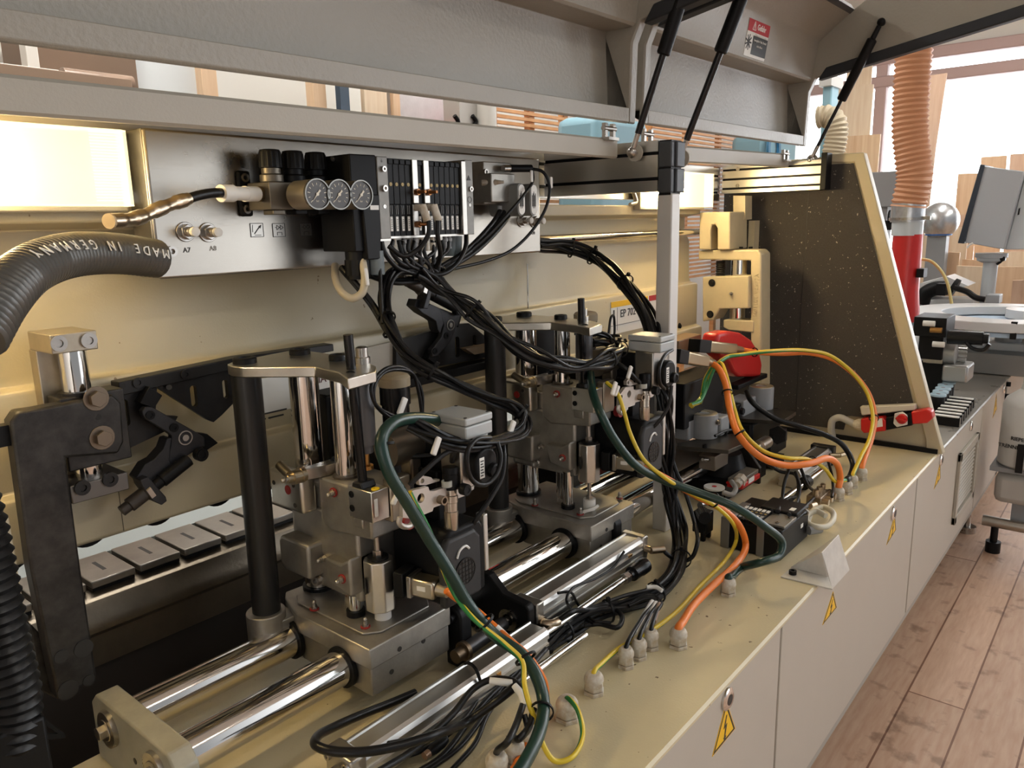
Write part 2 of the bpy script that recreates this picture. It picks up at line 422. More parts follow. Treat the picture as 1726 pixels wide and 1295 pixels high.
def sign(parent, a, bq, c):
    """yellow voltage triangle: black border, yellow field, black bolt; a,b,c on the door plane"""
    a, bq, c = V(a), V(bq), V(c); n = V((0, -1, 0)); g = (a+bq+c)/3
    pl = MB().prism([a, bq, c], n*.0008).build('warning_sign', YELLOW, parent, smooth=False)
    inn = [g+(p-g)*.93 for p in (a, bq, c)]; inn2 = [g+(p-g)*.80 for p in (a, bq, c)]
    m = MB()
    for i in range(3):
        j = (i+1) % 3; m.prism([inn[i], inn[j], inn2[j], inn2[i]], n*.0012)
    m.build('sign_border', SIGNBLK, pl, smooth=False)
    up = (a-(bq+c)/2); rt = (bq-c)
    q = lambda u, v: g + up*u*.5 + rt*v*.5
    MB().prism([q(.62, .05), q(.05, -.13), q(.10, .03), q(-.42, -.05), q(-.36, -.12), q(-.62, 0), q(-.40, .14), q(-.40, .04), q(.18, .16), q(.14, 0), q(.62, .12)], n*.0013).build('lightning_bolt', SIGNBLK, pl, smooth=False)
    return pl
def lock(x, z, parent):
    l = MB().lathe((x, .5, z), (0, -1, 0), [(0, .021), (.004, .021), (.007, .016), (.007, .011)])
    l = l.build('lock', CHROME, parent)
    MB().cyl((x, .4935, z), (x, .4925, z), .010).build('keyhole_insert', SIGNBLK, l)
doors = [(-.25, 1.427), (1.436, 2.558), (2.572, 3.715), (3.727, 4.36)]
DP = []
for i, (a, c) in enumerate(doors):
    d = MB().box((a, .5, Z0+.025), (c, .525, .690)).build('cabinet_door', DOORCOAT, base, bevel=.002)
    DP.append(d)
lock(1.172, .667, DP[0]); lock(2.28, .665, DP[1]); lock(2.90, .665, DP[2]); lock(4.28, .665, DP[3])
lock(3.45, .665, DP[2])
sign(DP[0], P(1224, 1182, y=.5), P(1239, 1228, y=.5), P(1200, 1276, y=.5))
sign(DP[1], P(1404, 997, y=.5), P(1410, 1024, y=.5), P(1386, 1054, y=.5))
sign(DP[1], P(1508, 866, y=.5), P(1510, 893, y=.5), P(1494, 919, y=.5))
sign(DP[2], P(1584.5, 779, y=.5), P(1585, 806, y=.5), P(1574, 825, y=.5))
sign(DP[3], P(1679.5, 664, y=.5), P(1680, 690, y=.5), P(1673, 705, y=.5))
# ventilation grille on the third door
va, vc = P(1622, 748, y=.5), P(1612, 868, y=.5)
x0, x1, z0, z1 = 3.235, 3.625, .315, .60
vg = MB().box((x0, .488, z0), (x0+.03, .5, z1)).box((x1-.03, .488, z0), (x1, .5, z1)).box((x0, .488, z0), (x1, .5, z0+.03)).box((x0, .488, z1-.03), (x1, .5, z1))
vg = vg.build('vent_grille', GREYCREAM, DP[2], bevel=.002)
b = MB()
for k in range(13):
    z = z0+.045 + k*.0165
    b.prism([(x0+.03, .4985, z), (x0+.03, .4945, z-.004), (x0+.03, .4945, z-.002), (x0+.03, .4985, z+.003)], (x1-x0-.06, 0, 0))
b.build('louvre_slats', GREYCREAM, vg)
MB().box((x0+.03, .499, z0+.03), (x1-.03, .4995, z1-.03)).build('grille_recess', SIGNBLK, vg)
# end of the cabinet: black hinged seam and cream end door
MB().box((4.365, .505, Z0), (4.415, .53, .69)).build('door_seam', BLACK, base)
MB().box((4.42, .5, Z0+.03), (5.25, .53, .69)).build('end_door', DOORCOAT, base, bevel=.003)
for z in (.52, .60, .66): MB().cyl((4.39, .495, z), (4.39, .495, z+.02), .012).build('door_hinge', BLACK, base)

# milled casting behind the bed; dark brown wall stands in for the shaded void
frm = thing('track_frame', 'heavy cast frame under the conveyor chain, with a dark wall standing in for the void', 'machine frame', (1.2, 1.5, 0))
MB().box((-.3, 1.42, 0), (2.85, 1.56, .73)).build('void_wall', mat('void_shade_brown', (.028, .021, .016), .6, bump=.2, bscale=40), frm)
RAILM = mat('milled_track_casting', (.23, .19, .14), .33, .8, bump=.3, bscale=160, var=.3, vscale=9)
MB().prism([(-.3, y, z) for y, z in ((1.415, .858), (1.40, .852), (1.383, .82), (1.383, .80), (1.402, .785), (1.402, .727), (1.56, .727), (1.56, .858))], (3.0, 0, 0)).build('milled_casting', RAILM, frm)
# conveyor chain pads
ch = thing('conveyor_chain', 'row of flat steel slotted chain pads running behind the bracket', 'conveyor chain', (1, 1.48, .858))
PADM = mat('worn_pad_steel', (.40, .37, .33), .32, .9, bump=.1, bscale=70, brushed=(1, 18, 18), var=.2, vscale=20)
for k in range(13):
    xa = .238 + k*.0882
    pd = MB().prism([(xa, 1.42, .866), (xa, 1.42, .880), (xa, 1.546, .880), (xa, 1.546, .866)], (.079, 0, 0))
    pd = pd.build('chain_pad', PADM, ch, bevel=.002)
    MB().box((xa+.0015, 1.424, .859), (xa+.0775, 1.542, .866)).build('pad_rubber', RUBBER, pd)
    MB().box((xa+.036, 1.458, .8797), (xa+.043, 1.508, .8803)).build('pad_slot', SIGNBLK, pd)
tb = thing('support_table', 'pale smooth workpiece support table behind the chain pads', 'table', (1.5, 1.9, 0))
MB().box((-.4, 1.56, .845), (2.6, 2.3, .872)).build('table_top', PALEBLUE, tb)
for x in (-.2, 2.4): MB().box((x-.03, 2.18, 0), (x+.03, 2.24, .845)).build('leg', GREYP, tb)

# ================================================================ pressure beam
pb = thing('pressure_beam', 'long cream painted pressure beam running along the back of the machine', 'machine beam', (1.2, 1.38, 1.01))
prof = [(1.285, 1.545), (1.285, 1.515), (1.345, 1.505), (1.345, 1.455), (1.325, 1.42), (1.322, 1.285), (1.314, 1.272), (1.292, 1.270), (1.288, 1.262), (1.288, 1.118), (1.27, 1.112), (1.266, 1.104), (1.266, 1.016), (1.275, 1.01), (1.44, 1.01), (1.44, 1.545)]
MB().prism([(-.4, y, z) for y, z in prof], (3.02, 0, 0)).build('beam_body', CREAM, pb, bevel=.003)
for xx in (.508, 1.12, 1.95):
    MB().box((xx-.0006, 1.2655, 1.016), (xx+.0006, 1.267, 1.105)).build('panel_joint', mat('dark_joint_line', (.12, .10, .07), .8), pb)  # thin dark strips mark the panel joints
for k in range(16):
    xx = .12 + k*.1165
    MB().cyl((xx, 1.31, 1.026), (xx, 1.42, 1.026), .036, n=28).build('pressure_roller', BLACK, pb)
# stickers low on the beam
def plate_text(lines, c, h, gap, m, par, ux=(1, 0, 0), uy=(0, 0, 1), nm='printed_text'):
    for i, s_ in enumerate(lines): txt(s_, nm, V(c) - V(uy)*gap*i, ux, uy, h, m, par)
st = MB().box((.80, 1.2872, 1.15), (1.02, 1.288, 1.22)).build('instruction_plate', LABEL, pb)
txt('SIMA', 'printed_text', (.925, 1.2870, 1.196), (1, 0, 0), (0, 0, 1), .022, mat('dark_red_ink', (.10, .03, .03), .6), st, bold=.0002)
MB().box((.775, 1.2868, 1.172), (.782, 1.288, 1.235)).build('printed_symbol', PAPER, st)
b = MB()
for i, (r0, r1) in enumerate(((.752, .790), (.797, .850), (.756, .776), (.782, .802), (.808, .842))): b.box((r0, 1.2868, 1.150 - (.010 if i > 1 else 0)), (r1, 1.288, 1.153 - (.010 if i > 1 else 0)))
b.build('printed_lines', PAPER, st, smooth=False)
# right hand information sticker: yellow top, EP 702
q0, q1 = P(1030, 494, y=1.287), P(1125, 545, y=1.287)
xl, xr, zt, zb = q0.x, q1.x, 1.252, 1.150
sk = MB().box((xl, 1.2868, zb), (xr, 1.288, zt)).build('information_sticker', LABEL, pb)
MB().box((xl, 1.2862, zt-.018), (xl+(xr-xl)*.62, 1.287, zt)).build('yellow_band', YELLOW, sk)
MB().box((xl+(xr-xl)*.64, 1.2862, zt-.018), (xr, 1.287, zt)).build('red_band', SIGNRED, sk)
txt('EP 702', 'printed_text', (xl+.10, 1.2862, zt-.042), (1, 0, 0), (0, 0, 1), .034, PAPER, sk, bold=.0004)
MB().box((xl+.012, 1.2862, zb+.03), (xl+.02, 1.287, zt-.026)).box((xl+.035, 1.2862, zb+.01), (xl+.0365, 1.287, zt-.02)).box((xl, 1.2862, zb+.026), (xr, 1.287, zb+.0275)).build('printed_lines', PAPER, sk)
for px, py in ((1053, 577), (1145, 550)):
    c = P(px, py, y=1.288); hex_bolt(c, (0, -1, 0), .008, pb, BLACK, .006)
# guide tube in front of the beam
gt = MB().cyl((1.35, 1.30, 1.452), (2.73, 1.30, 1.452), .0125, n=18).build('guide_tube', CHROME)
tag(gt, 'slim bright steel tube running horizontally into the cream slotted bracket', 'steel tube')
tr = MB().cyl((1.652, 1.30, 1.28), (1.652, 1.30, 1.40), .0025, n=8).build('thin_rod', CHROME)
tr.location = P(890, 520, y=1.30); tag(tr, 'thin upright steel rod against the cream beam right of the valve panel', 'rod')

# ================================================================ top rail, aluminium crossbeams, post
rb = thing('hinge_rail', 'long grey beige rail under the left raised hood, above the lamp and valve panel', 'rail', (.7, 1.1, 1.64))
RP = [(1.04, 1.640), (1.036, 1.644), (1.036, 1.680), (1.041, 1.685), (1.30, 1.685), (1.30, 1.678), (1.046, 1.678), (1.046, 1.640)]
MB().prism([(-.5, y, z) for y, z in RP], (2.16, 0, 0)).build('rail_body', GREYCREAM, rb)
MB().box((-.5, 1.046, 1.6775), (1.66, 1.285, 1.6785)).build('rail_underside', CREAM, rb)
rb2 = thing('hinge_rail', 'short grey beige rail under the right raised hood, between black post cap and end panel', 'rail', (2.3, 1.1, 1.64))
MB().prism([(1.76, y, z) for y, z in RP], (1.03, 0, 0)).build('rail_body', GREYCREAM, rb2)
def profile_beam(name, a, b_, wz, wx, slots, parent):
    """aluminium extrusion with open T slots in its sides, running along Y or X"""
    a, b_ = V(a), V(b_); d = b_-a; ax = d.normalized(); side = ax.cross(V((0, 0, 1)))
    pts = []; h = wz/2; w2 = wx/2
    cuts = [(-h + wz*(k+.5)/slots) for k in range(slots)]
    right = []
    z = -h; right.append((w2, -h))
    for c in cuts: right += [(w2, c-.004), (w2-.009, c-.004), (w2-.009, c+.004), (w2, c+.004)]
    right.append((w2, h))
    prof = right + [(-x, zz) for x, zz in reversed(right)]
    o = MB().prism([a + side*x + V((0, 0, zz)) for x, zz in prof], d).build(name, ALU, parent, smooth=False)
    m = MB()  # black strips darken the open slots, standing in for their shade
    for c in cuts:
        for s_ in (-1, 1): m.prism([a + side*s_*(w2-.008) + V((0, 0, c+k)) for k in (-.0038, .0038)] + [a + side*s_*(w2-.0055) + V((0, 0, c+k)) for k in (.0038, -.0038)], d)
    m.build('slot_shade_strip', BLACK, o, smooth=False)
    return o
cb = thing('aluminium_crossbeam', 'slotted aluminium crossbeam running back from the black post cap', 'crossbeam', (1.71, 1.1, 1.565))
profile_beam('extrusion', (1.715, .945, 1.625), (1.715, 1.285, 1.625), .118, .04, 2, cb)
cb2 = thing('aluminium_crossbeam', 'slotted aluminium crossbeam lit warm yellow beside the dark end panel', 'crossbeam', (2.81, 1.1, 1.588))
profile_beam('extrusion', (2.81, .925, 1.638), (2.81, 1.285, 1.638), .1, .04, 3, cb2)
MB().box((2.786, .905, 1.586), (2.838, .925, 1.71)).build('end_cap', BLACK, cb2, bevel=.002)
for px, py in ((1244, 285), (1243, 313)):
    c = P(px, py, x=2.789); socket_screw(c, (-1, 0, 0), .007, cb2, STEEL, .003)
ps = thing('front_post', 'upright silver aluminium post with black cap standing on the worktop', 'post', (1.72, .925, .70))
MB().prism([(1.70, .908, .70), (1.742, .908, .70), (1.742, .948, .70), (1.70, .948, .70)], (0, 0, .86)).build('post_profile', mat('matt_post_aluminium', (.60, .58, .55), .5, .3), ps, bevel=.003)
for (xa, xb, ya, yb) in ((1.696, 1.713, .945, .91), (1.716, 1.757, .945, .905)):
    for za, zb_ in ((1.562, 1.618), (1.621, 1.68)):
        MB().box((xa, ya, za), (xb, yb, zb_)).build('post_cap', mat('slate_plastic', (.045, .05, .058), .5), ps, bevel=.003)
MB().box((1.70, .912, 1.556), (1.75, .944, 1.683)).build('cap_core', BLACK, ps)
# rear aluminium profile that carries the lamps
rp = thing('rear_profile', 'horizontal aluminium profile at the back that carries the lamps', 'profile', (1.3, 1.31, 1.55))
profile_beam('extrusion', (-.4, 1.315, 1.622), (2.79, 1.315, 1.622), .118, .04, 2, rp)

# ================================================================ machine lamps
LENS = bpy.data.materials.new('glowing_ribbed_lens'); LENS.use_nodes = True
_n = LENS.node_tree.nodes; _l = LENS.node_tree.links
_n['Principled BSDF'].inputs['Base Color'].default_value = (.9, .85, .7, 1); _n['Principled BSDF'].inputs['Roughness'].default_value = .25
_n['Principled BSDF'].inputs['Emission Color'].default_value = (1, .82, .48, 1); _n['Principled BSDF'].inputs['Emission Strength'].default_value = 1.5
_t = _n.new('ShaderNodeBsdfTransparent'); _mx = _n.new('ShaderNodeMixShader'); _mx.inputs['Fac'].default_value = .32
_l.new(_t.outputs[0], _mx.inputs[1]); _l.new(_n['Principled BSDF'].outputs[0], _mx.inputs[2]); _l.new(_mx.outputs[0], _n['Material Output'].inputs['Surface'])
def lamp(x0, x1, label):
    t = thing('machine_lamp', label, 'lamp', ((x0+x1)/2, 1.27, 1.53))
    MB().box((x0-.004, 1.262, 1.53), (x1+.004, 1.288, 1.655)).build('lamp_housing', GREYCREAM, t, bevel=.003)
    pr = [(x0, 1.262), (x0, 1.235), (x0+.012, 1.222), (x1-.012, 1.222), (x1, 1.235), (x1, 1.262), (x1-.004, 1.262), (x1-.004, 1.236), (x1-.013, 1.226), (x0+.013, 1.226), (x0+.004, 1.236), (x0+.004, 1.262)]
    m = MB().prism([(x, y, 1.538) for x, y in pr], (0, 0, .112)).box((x0+.004, 1.2265, 1.538), (x1-.004, 1.262, 1.540)).box((x0+.004, 1.2265, 1.648), (x1-.004, 1.262, 1.650))
    for k in range(24):
        zz = 1.545 + k*.0043; m.box((x1-.06, 1.2205, zz), (x1-.02, 1.2222, zz+.0016))
    m.build('ribbed_lens', LENS, t)
    for zz in (1.568, 1.594, 1.620): MB().cyl((x0+.03, 1.248, zz), (x1-.20, 1.248, zz), .011, n=14).build('lamp_tube', LAMPGLOW, t)
    return t
lamp(.13, .575, 'glowing yellow machine lamp at the left edge above the corrugated hose')
lamp(2.16, 2.60, 'glowing yellow machine lamp behind the silver front post')
sp_ = thing('lamp_cable_fitting', 'small metal cable fitting left of the lamp behind the post', 'cable fitting', P(1075, 330, y=1.27))
MB().tube([P(1068, 325, y=1.26), P(1072, 340, y=1.26), P(1062, 345, y=1.26)], .006).build('cable_end', STEEL, sp_)
MB().lathe(P(1078, 335, y=1.27), (1, 0, 0), [(0, .012), (.012, .014), (.03, .014)]).build('gland_nut', GREYCREAM, sp_)

# ================================================================ raised hoods
HP = [(1.008, 1.722), (1.004, 1.726), (1.004, 1.757), (1.062, 1.757), (1.068, 1.925), (1.066, 1.934), (.992, 1.934), (.986, 1.940), (.985, 1.950), (.968, 2.055), (.955, 2.068), (.872, 2.130)]
def offset(pts, t):
    out = []
    for i, p in enumerate(pts):
        a = V((*pts[max(i-1, 0)], 0)); c = V((*pts[min(i+1, len(pts)-1)], 0)); d = (c-a).normalized()
        out.append((p[0] - (-d.y)*t*1, p[1] - d.x*t*1))
    return out
def hood(x0, x1, label, cat='machine hood'):
    t = thing('safety_hood', label, cat, ((x0+x1)/2, 1.04, 1.722))
    HB = [(1.082, 1.93), (1.07, 1.96), (1.0, 1.965), (.985, 2.065), (.965, 2.085), (.880, 2.146)]
    # inner skin and outer skin share one shell
    poly = HP + HB[::-1] + [(1.075, 1.757), (1.0125, 1.757), (1.0125, 1.722)]
    MB().prism([(x0+.03, y, z) for y, z in poly], (x1-x0-.06, 0, 0)).build('hood_shell', HOODCOAT, t, bevel=.0015)
    EP = [(1.078, 1.757), (1.0125, 1.757), (1.0125, 1.722), (1.004, 1.722), (.996, 1.90), (.975, 1.945), (.381, 2.050), (.18, 2.085), (.18, 2.48), (.70, 2.24), (.862, 2.142), (.97, 2.10), (1.0, 1.97), (1.075, 1.96)]
    for xx in (x0, x1-.03):
        e = MB().prism([(xx, y, z) for y, z in EP], (.03, 0, 0)).build('end_plate', HOODCOAT, t, bevel=.004)
        MB().prism([(xx-.004, y, z) for y, z in ((.965, 1.935), (.18, 2.072), (.18, 2.106), (.94, 1.973))], (.038, 0, 0)).build('edge_seal', mat('dark_rubber_seal', (.018, .02, .024), .5), e, bevel=.004)
    MB().prism([(x0+.03, y, z) for y, z in ((.93, 2.126), (.87, 2.130), (.858, 2.140), (.87, 2.158), (.93, 2.150))], (x1-x0-.06, 0, 0)).build('front_seal', mat('grey_rubber_seal', (.07, .075, .085), .5), t)
    return t
hl = hood(.02, 1.69, 'long raised grey guard hood on the left above the valve panel')
hl.location.z -= .008; hl.rotation_euler.y = -.013
hr = hood(1.72, 2.86, 'shorter raised grey guard hood on the right with red and black warning sticker')
# warning sticker on the right hood: red headline, black text block, pictogram
def on_hood(px, py):
    """point on the second inner panel of the hood"""
    a = V((0, .985, 1.95)); bq = V((0, .968, 2.055)); d = ROT @ _ray(px, py); n = V((0, (bq-a).z, -(bq-a).y))
    k = (a-CAM).dot(n)/d.dot(n); return CAM + d*k, n.normalized()
c0, hn = on_hood(1276, 76)
if hn.y > 0: hn = -hn
up = V((0, -.017, .105)).normalized(); rt = V((1, 0, 0))
sw, sh = .15, .098
sk = MB().obox(c0 + hn*.0006, rt, up, hn, sw/2, sh/2, .0006).build('warning_sticker', LABEL, hr)
MB().obox(c0 + hn*.0014 + up*(sh/2-.016), rt, up, hn, sw/2, .016, .0004).build('red_header', SIGNRED, sk)
MB().obox(c0 + hn*.0014 + rt*.022 - up*.016, rt, up, hn, sw/2-.022, sh/2-.024, .0004).build('black_text_panel', SIGNBLK, sk)
txt('\u26a0 Gefahr', 'printed_text', c0 + hn*.0020 + up*(sh/2-.016), rt, up, .022, LABEL, sk, bold=.0004)
for i, s_ in enumerate(('Während des Betriebes', 'bewegliche Teile, Deckel', 'nicht öffnen')): txt(s_, 'printed_text', c0 + hn*.0020 + rt*.022 + up*(.012-.014*i), rt, up, .0088, LABEL, sk)
b = MB()
for k in range(9):
    a_ = k*2*math.pi/9; dv = rt*math.cos(a_) + up*math.sin(a_)
    b.obox(c0 + hn*.0014 - rt*.058 - up*.012 + dv*.014, dv, dv.cross(hn), hn, .007, .0022, .0004)
b.obox(c0 + hn*.0014 - rt*.058 - up*.012, rt, up, hn, .006, .008, .0004)
b.build('hand_pictogram', SIGNBLK, sk)
hr.location.z += .012; hr.rotation_euler.y = -.011
rb.rotation_euler.y = -.009; rb.location.z -= .002
rb2.rotation_euler.y = -.022; rb2.location.z += .018
# small hinges between rails and hoods
def hinge(x, label):
    t = thing('hood_hinge', label, 'hinge', (x, 1.03, 1.685))
    MB().box((x-.022, 1.02, 1.685), (x+.022, 1.05, 1.692)).box((x-.022, 1.03, 1.692), (x-.012, 1.04, 1.724)).box((x+.012, 1.03, 1.692), (x+.022, 1.04, 1.724)).build('hinge_leaf', STEEL, t)
    MB().cyl((x-.026, 1.034, 1.712), (x+.026, 1.034, 1.712), .006, n=12).build('hinge_pin', STEEL, t)
hinge(1.62, 'small steel hinge under the right end of the left hood'); hinge(1.80, 'small steel hinge under the right hood beside the black post cap'); hinge(2.745, 'small steel hinge at the far end of the right hood')
# gas struts
def strut(lo, hi, split, label, rr=.008, br=.0158):
    lo, hi = V(lo), V(hi); d = (hi-lo).normalized(); Lh = (hi-lo).length
    t = thing('gas_strut', label, 'gas strut', lo)
    MB().cyl(lo + d*.045, lo + d*Lh*split, rr, n=14).build('piston_rod', BLACKG, t)
    MB().lathe(lo + d*Lh*split, d, [(0, br*.8), (.004, br), (Lh*(1-split)-.055, br), (Lh*(1-split)-.05, br*.55), (Lh*(1-split)-.012, br*.5)]).build('strut_cylinder', BLACK, t)
    MB().cyl(lo + d*.008, lo + d*.05, .0065, n=12).build('end_fitting', STEEL, t)
    MB().sphere(lo, .013).build('ball_joint', STEEL, t)
    MB().cyl(lo, lo + V((.02, 0, .002)), .009).ring(lo + V((.012, 0, 0)), lo + V((.018, 0, 0)), .02, .008).build('ball_stud', GREYCREAM, t)
    MB().sphere(hi, .013).cyl(hi, hi + V((.02, 0, 0)), .008).build('upper_joint', BLACK, t)
strut((1.668, 1.0, 1.658), (1.668, .832, 2.10), .47, 'gas strut with black rod holding the left hood, steel ball left of the post cap')
strut((1.775, .93, 1.645), (1.775, .735, 2.10), .50, 'gas strut rising behind the black post cap to the right hood')
strut((2.80, .965, 1.689), (2.80, .766, 2.10), .45, 'thin gas strut at the far end beside the dark end panel', .0058, .0155)

# ================================================================ dark end panel
ep = thing('end_panel', 'tall cream framed partition with dark brown felt face at the right end', 'partition', (2.86, .9, .70))
out = [(.484, .70), (.804, 1.705), (1.30, 1.69), (1.30, .70)]
MB().prism([(2.852, y, z) for y, z in out], (.03, 0, 0)).build('panel_sheet', CREAM, ep, bevel=.003)
fr = [(.484, .70), (.804, 1.705), (.925, 1.708), (.925, 1.68), (.832, 1.675), (.54, .745), (.535, .70)]
MB().prism([(2.842, y, z) for y, z in fr], (.012, 0, 0)).build('panel_frame', CREAM, ep, bevel=.003)
MB().prism([(2.846, y, z) for y, z in ((.838, 1.672), (.57, .80), (.80, .79), (.81, .735), (1.30, .73), (1.30, 1.675))], (.006, 0, 0)).build('felt_panel', BOARDBL, ep)
MB().box((2.845, 1.12, .72), (2.8475, 1.1225, 1.66)).build('felt_joint', SIGNBLK, ep) if False else None
MB().prism([(2.8448, y, z) for y, z in ((.985, .74), (.988, 1.15), (.984, 1.60), (.982, 1.60), (.986, 1.15), (.983, .74))], (.002, 0, 0)).build('felt_crease', SIGNBLK, ep)
MB().box((2.836, .50, .70), (2.846, 1.05, .716)).build('bottom_seal', BLACK, ep)
# ================================================================ valve panel
YP = 1.22
vp = thing('pneumatics_box', 'brushed stainless steel panel box carrying gauges and black valve block', 'steel panel', (1.09, 1.24, 1.424))
px0, px1, pz0, pz1 = .594, 1.591, 1.424, 1.655
MB().box((px0, YP, pz0), (px1, 1.285, pz1)).build('panel_box', BRUSH, vp, bevel=.004, bseg=3)
MB().box((px0-.0015, YP+.004, pz0+.002), (px0+.004, 1.286, pz1)).build('left_flange', ALUPLATE, vp, bevel=.002)
def port(px, py, par, lab):
    c = P(px, py, y=YP); d = V((0, -1, 0))
    t = MB().hexa(c, c+d*.012, .0125).cyl(c, c+d*.003, .016).cyl(c+d*.012, c+d*.022, .008).build('air_port', STEEL, par, bevel=.0008)
    MB().lathe(c+d*.022, d, [(0, .0055), (.004, .0055), (.005, .0075), (.012, .0075), (.013, .004)]).build('port_nipple', WHITEP, t)
port(312, 391, vp, 'A7'); port(350, 392, vp, 'A8'); port(878, 372, vp, ''); port(899, 373, vp, '')
for px, py in ((287, 424),): socket_screw(P(px, py, y=YP), (0, -1, 0), .0085, vp, STEEL, .008)
for s_, px, py, mm in (('A7', 315, 422, PAPER), ('A8', 359, 419, mat('faint_ink', (.30, .29, .27), .6)), ('A20', 898, 393, PAPER)):
    txt(s_, 'printed_text', P(px, py, y=YP-.0002), (1, 0, 0), (0, 0, 1), .011, mm, vp, bold=.0002)
def icon(px, py, kind):
    c = P(px, py, y=YP-.0003); ux, uz = V((1, 0, 0)), V((0, 0, 1)); hx, hz = .0125, .0115; n = V((0, -1, 0))
    st = MB().obox(c, ux, uz, n, hx, hz, .0003).build('pictogram_plate', ALUPLATE, vp)
    b = MB(); q = lambda u, v: c + ux*hx*u + uz*hz*v + n*.0005
    def bar(p, r, w=.0005): p, r = q(*p), q(*r); d = (r-p); b.obox((p+r)/2, d, d.cross(n), n, d.length/2, w, .0002)
    for p, r in (((-1, -1), (1, -1)), ((1, -1), (1, 1)), ((1, 1), (-1, 1)), ((-1, 1), (-1, -1))): bar(p, r)
    if kind == 'arrow':
        bar((-.45, -.55), (.4, .45), .0009); bar((-.4, -.75), (.6, -.75)); bar((-.7, -.3), (-.65, .8))
        b.prism([q(.75, .8), q(.25, .55), q(.55, .2)], n*.0003)
    else:
        for o in (-.35, .25):
            bar((o, .75), (o, .05)); bar((o, .75), (o+.5, .4)); bar((o+.5, .4), (o, .05)); bar((o-.25, .4), (o, .4))
        bar((-.3, -.8), (-.3, -.35)); bar((-.3, -.35), (.45, -.35)); bar((.45, -.35), (.45, -.8))
    b.build('pictogram', PAPER, st, smooth=False)
icon(433, 388, 'arrow'); icon(470, 388, 'valve'); icon(515, 387, 'valve')

# pressure regulators with gauges
NEED = mat('needle_cream', (.75, .70, .58), .5)
GCASE = mat('gauge_case_metal', (.40, .36, .28), .35, .8)
rx = [P(p, 290, y=1.165).x for p in (457, 495, 533)]
lab = ['first pressure regulator, black knob, gauge next to white hose fitting', 'middle pressure regulator of three with round gauge', 'third pressure regulator, round gauge beside black valve block']
for i in range(3):
    x = rx[i]; t = thing('pressure_regulator', lab[i], 'pressure regulator', (x, 1.165, 1.525), 'pressure regulators on the steel panel')
    MB().box((x-.0225, 1.14, 1.530), (x+.0225, 1.205, 1.575)).cyl((x, 1.165, 1.575), (x, 1.165, 1.588), .0195, n=20).cyl((x, 1.165, 1.588), (x, 1.165, 1.600), .016).box((x-.012, 1.15, 1.522), (x+.012, 1.18, 1.530)).build('regulator_body', (mat('bronze_lit_body', (.16, .14, .11), .4, .6), BLACK, BLACK)[i], t, bevel=.0015)  # first body's bronze tone carries warm light in its colour, others plain black
    MB().lathe((x, 1.165, 1.598), (0, 0, 1), [(0, .0175), (.001, .0185), (.027, .0175), (.030, .0165), (.031, .012)], n=24).cyl((x, 1.165, 1.600), (x, 1.165, 1.624), .0192, .0182, n=36, flute=1, depth=.06).build('adjusting_knob', BLACK, t)
    gx, gz = x + .024, 1.553; y0 = 1.075 + .0*i
    g = MB().lathe((gx, 1.14, gz), (0, -1, 0), [(0, .008), (.012, .008), (.0125, .024), (.06, .0245), (.063, .025)], n=32).build('pressure_gauge', GCASE, t)
    yf = 1.14-.0635
    MB().ring((gx, yf+.002, gz), (gx, yf-.003, gz), .0252, .0232, 32).build('gauge_bezel', mat('clear_bezel', (.16, .155, .14), .2, .6), g)
    MB().cyl((gx, yf, gz), (gx, yf-.0006, gz), .0228, n=32).build('gauge_dial', GDIAL, g)
    m = MB()
    for k in range(11):
        a = math.radians(225 - 27*k); u = V((math.cos(a), 0, math.sin(a))); m.obox(V((gx, yf-.0009, gz))+u*.0165, u, u.cross(V((0, 1, 0))), V((0, 1, 0)), .0017 if k % 2 else .0026, .0005, .0002)
    m.build('dial_marks', NEED, g, smooth=False)
    a = math.radians(228); u = V((math.cos(a), 0, math.sin(a))); c = V((gx, yf-.0014, gz)); pz_ = u.cross(V((0, 1, 0)))
    MB().prism([c+u*.017, c+pz_*.0011, c-u*.009+pz_*.0018, c-u*.009-pz_*.0018, c-pz_*.0011], (0, -.0005, 0)).cyl(c, c+V((0, -.001, 0)), .0028).build('needle', NEED, g)
    txt('bar', 'printed_text', V((gx, yf-.0008, gz-.011)), (1, 0, 0), (0, 0, 1), .0045, NEED, g, .0001)
# black mounting brackets with bolts behind the regulators
for pts, lb in ((((410, 300), (414, 353)), 'black slotted mounting bracket left of the regulators on the steel panel'), (((527, 356), (545, 352)), 'black mounting bracket under the right gauge on the steel panel')):
    a, c = P(*pts[0], y=YP-.004), P(*pts[1], y=YP-.004)
    t = thing('mounting_bracket', lb, 'bracket', (a+c)/2)
    lo = V((min(a.x, c.x)-.012, YP-.008, min(a.z, c.z)-.012)); hi = V((max(a.x, c.x)+.012, YP, max(a.z, c.z)+.012))
    MB().box(lo, hi).build('bracket_plate', BLACK, t, bevel=.004)
    for q in (a, c): socket_screw(q, (0, -1, 0), .0075, t, STEEL, .007)

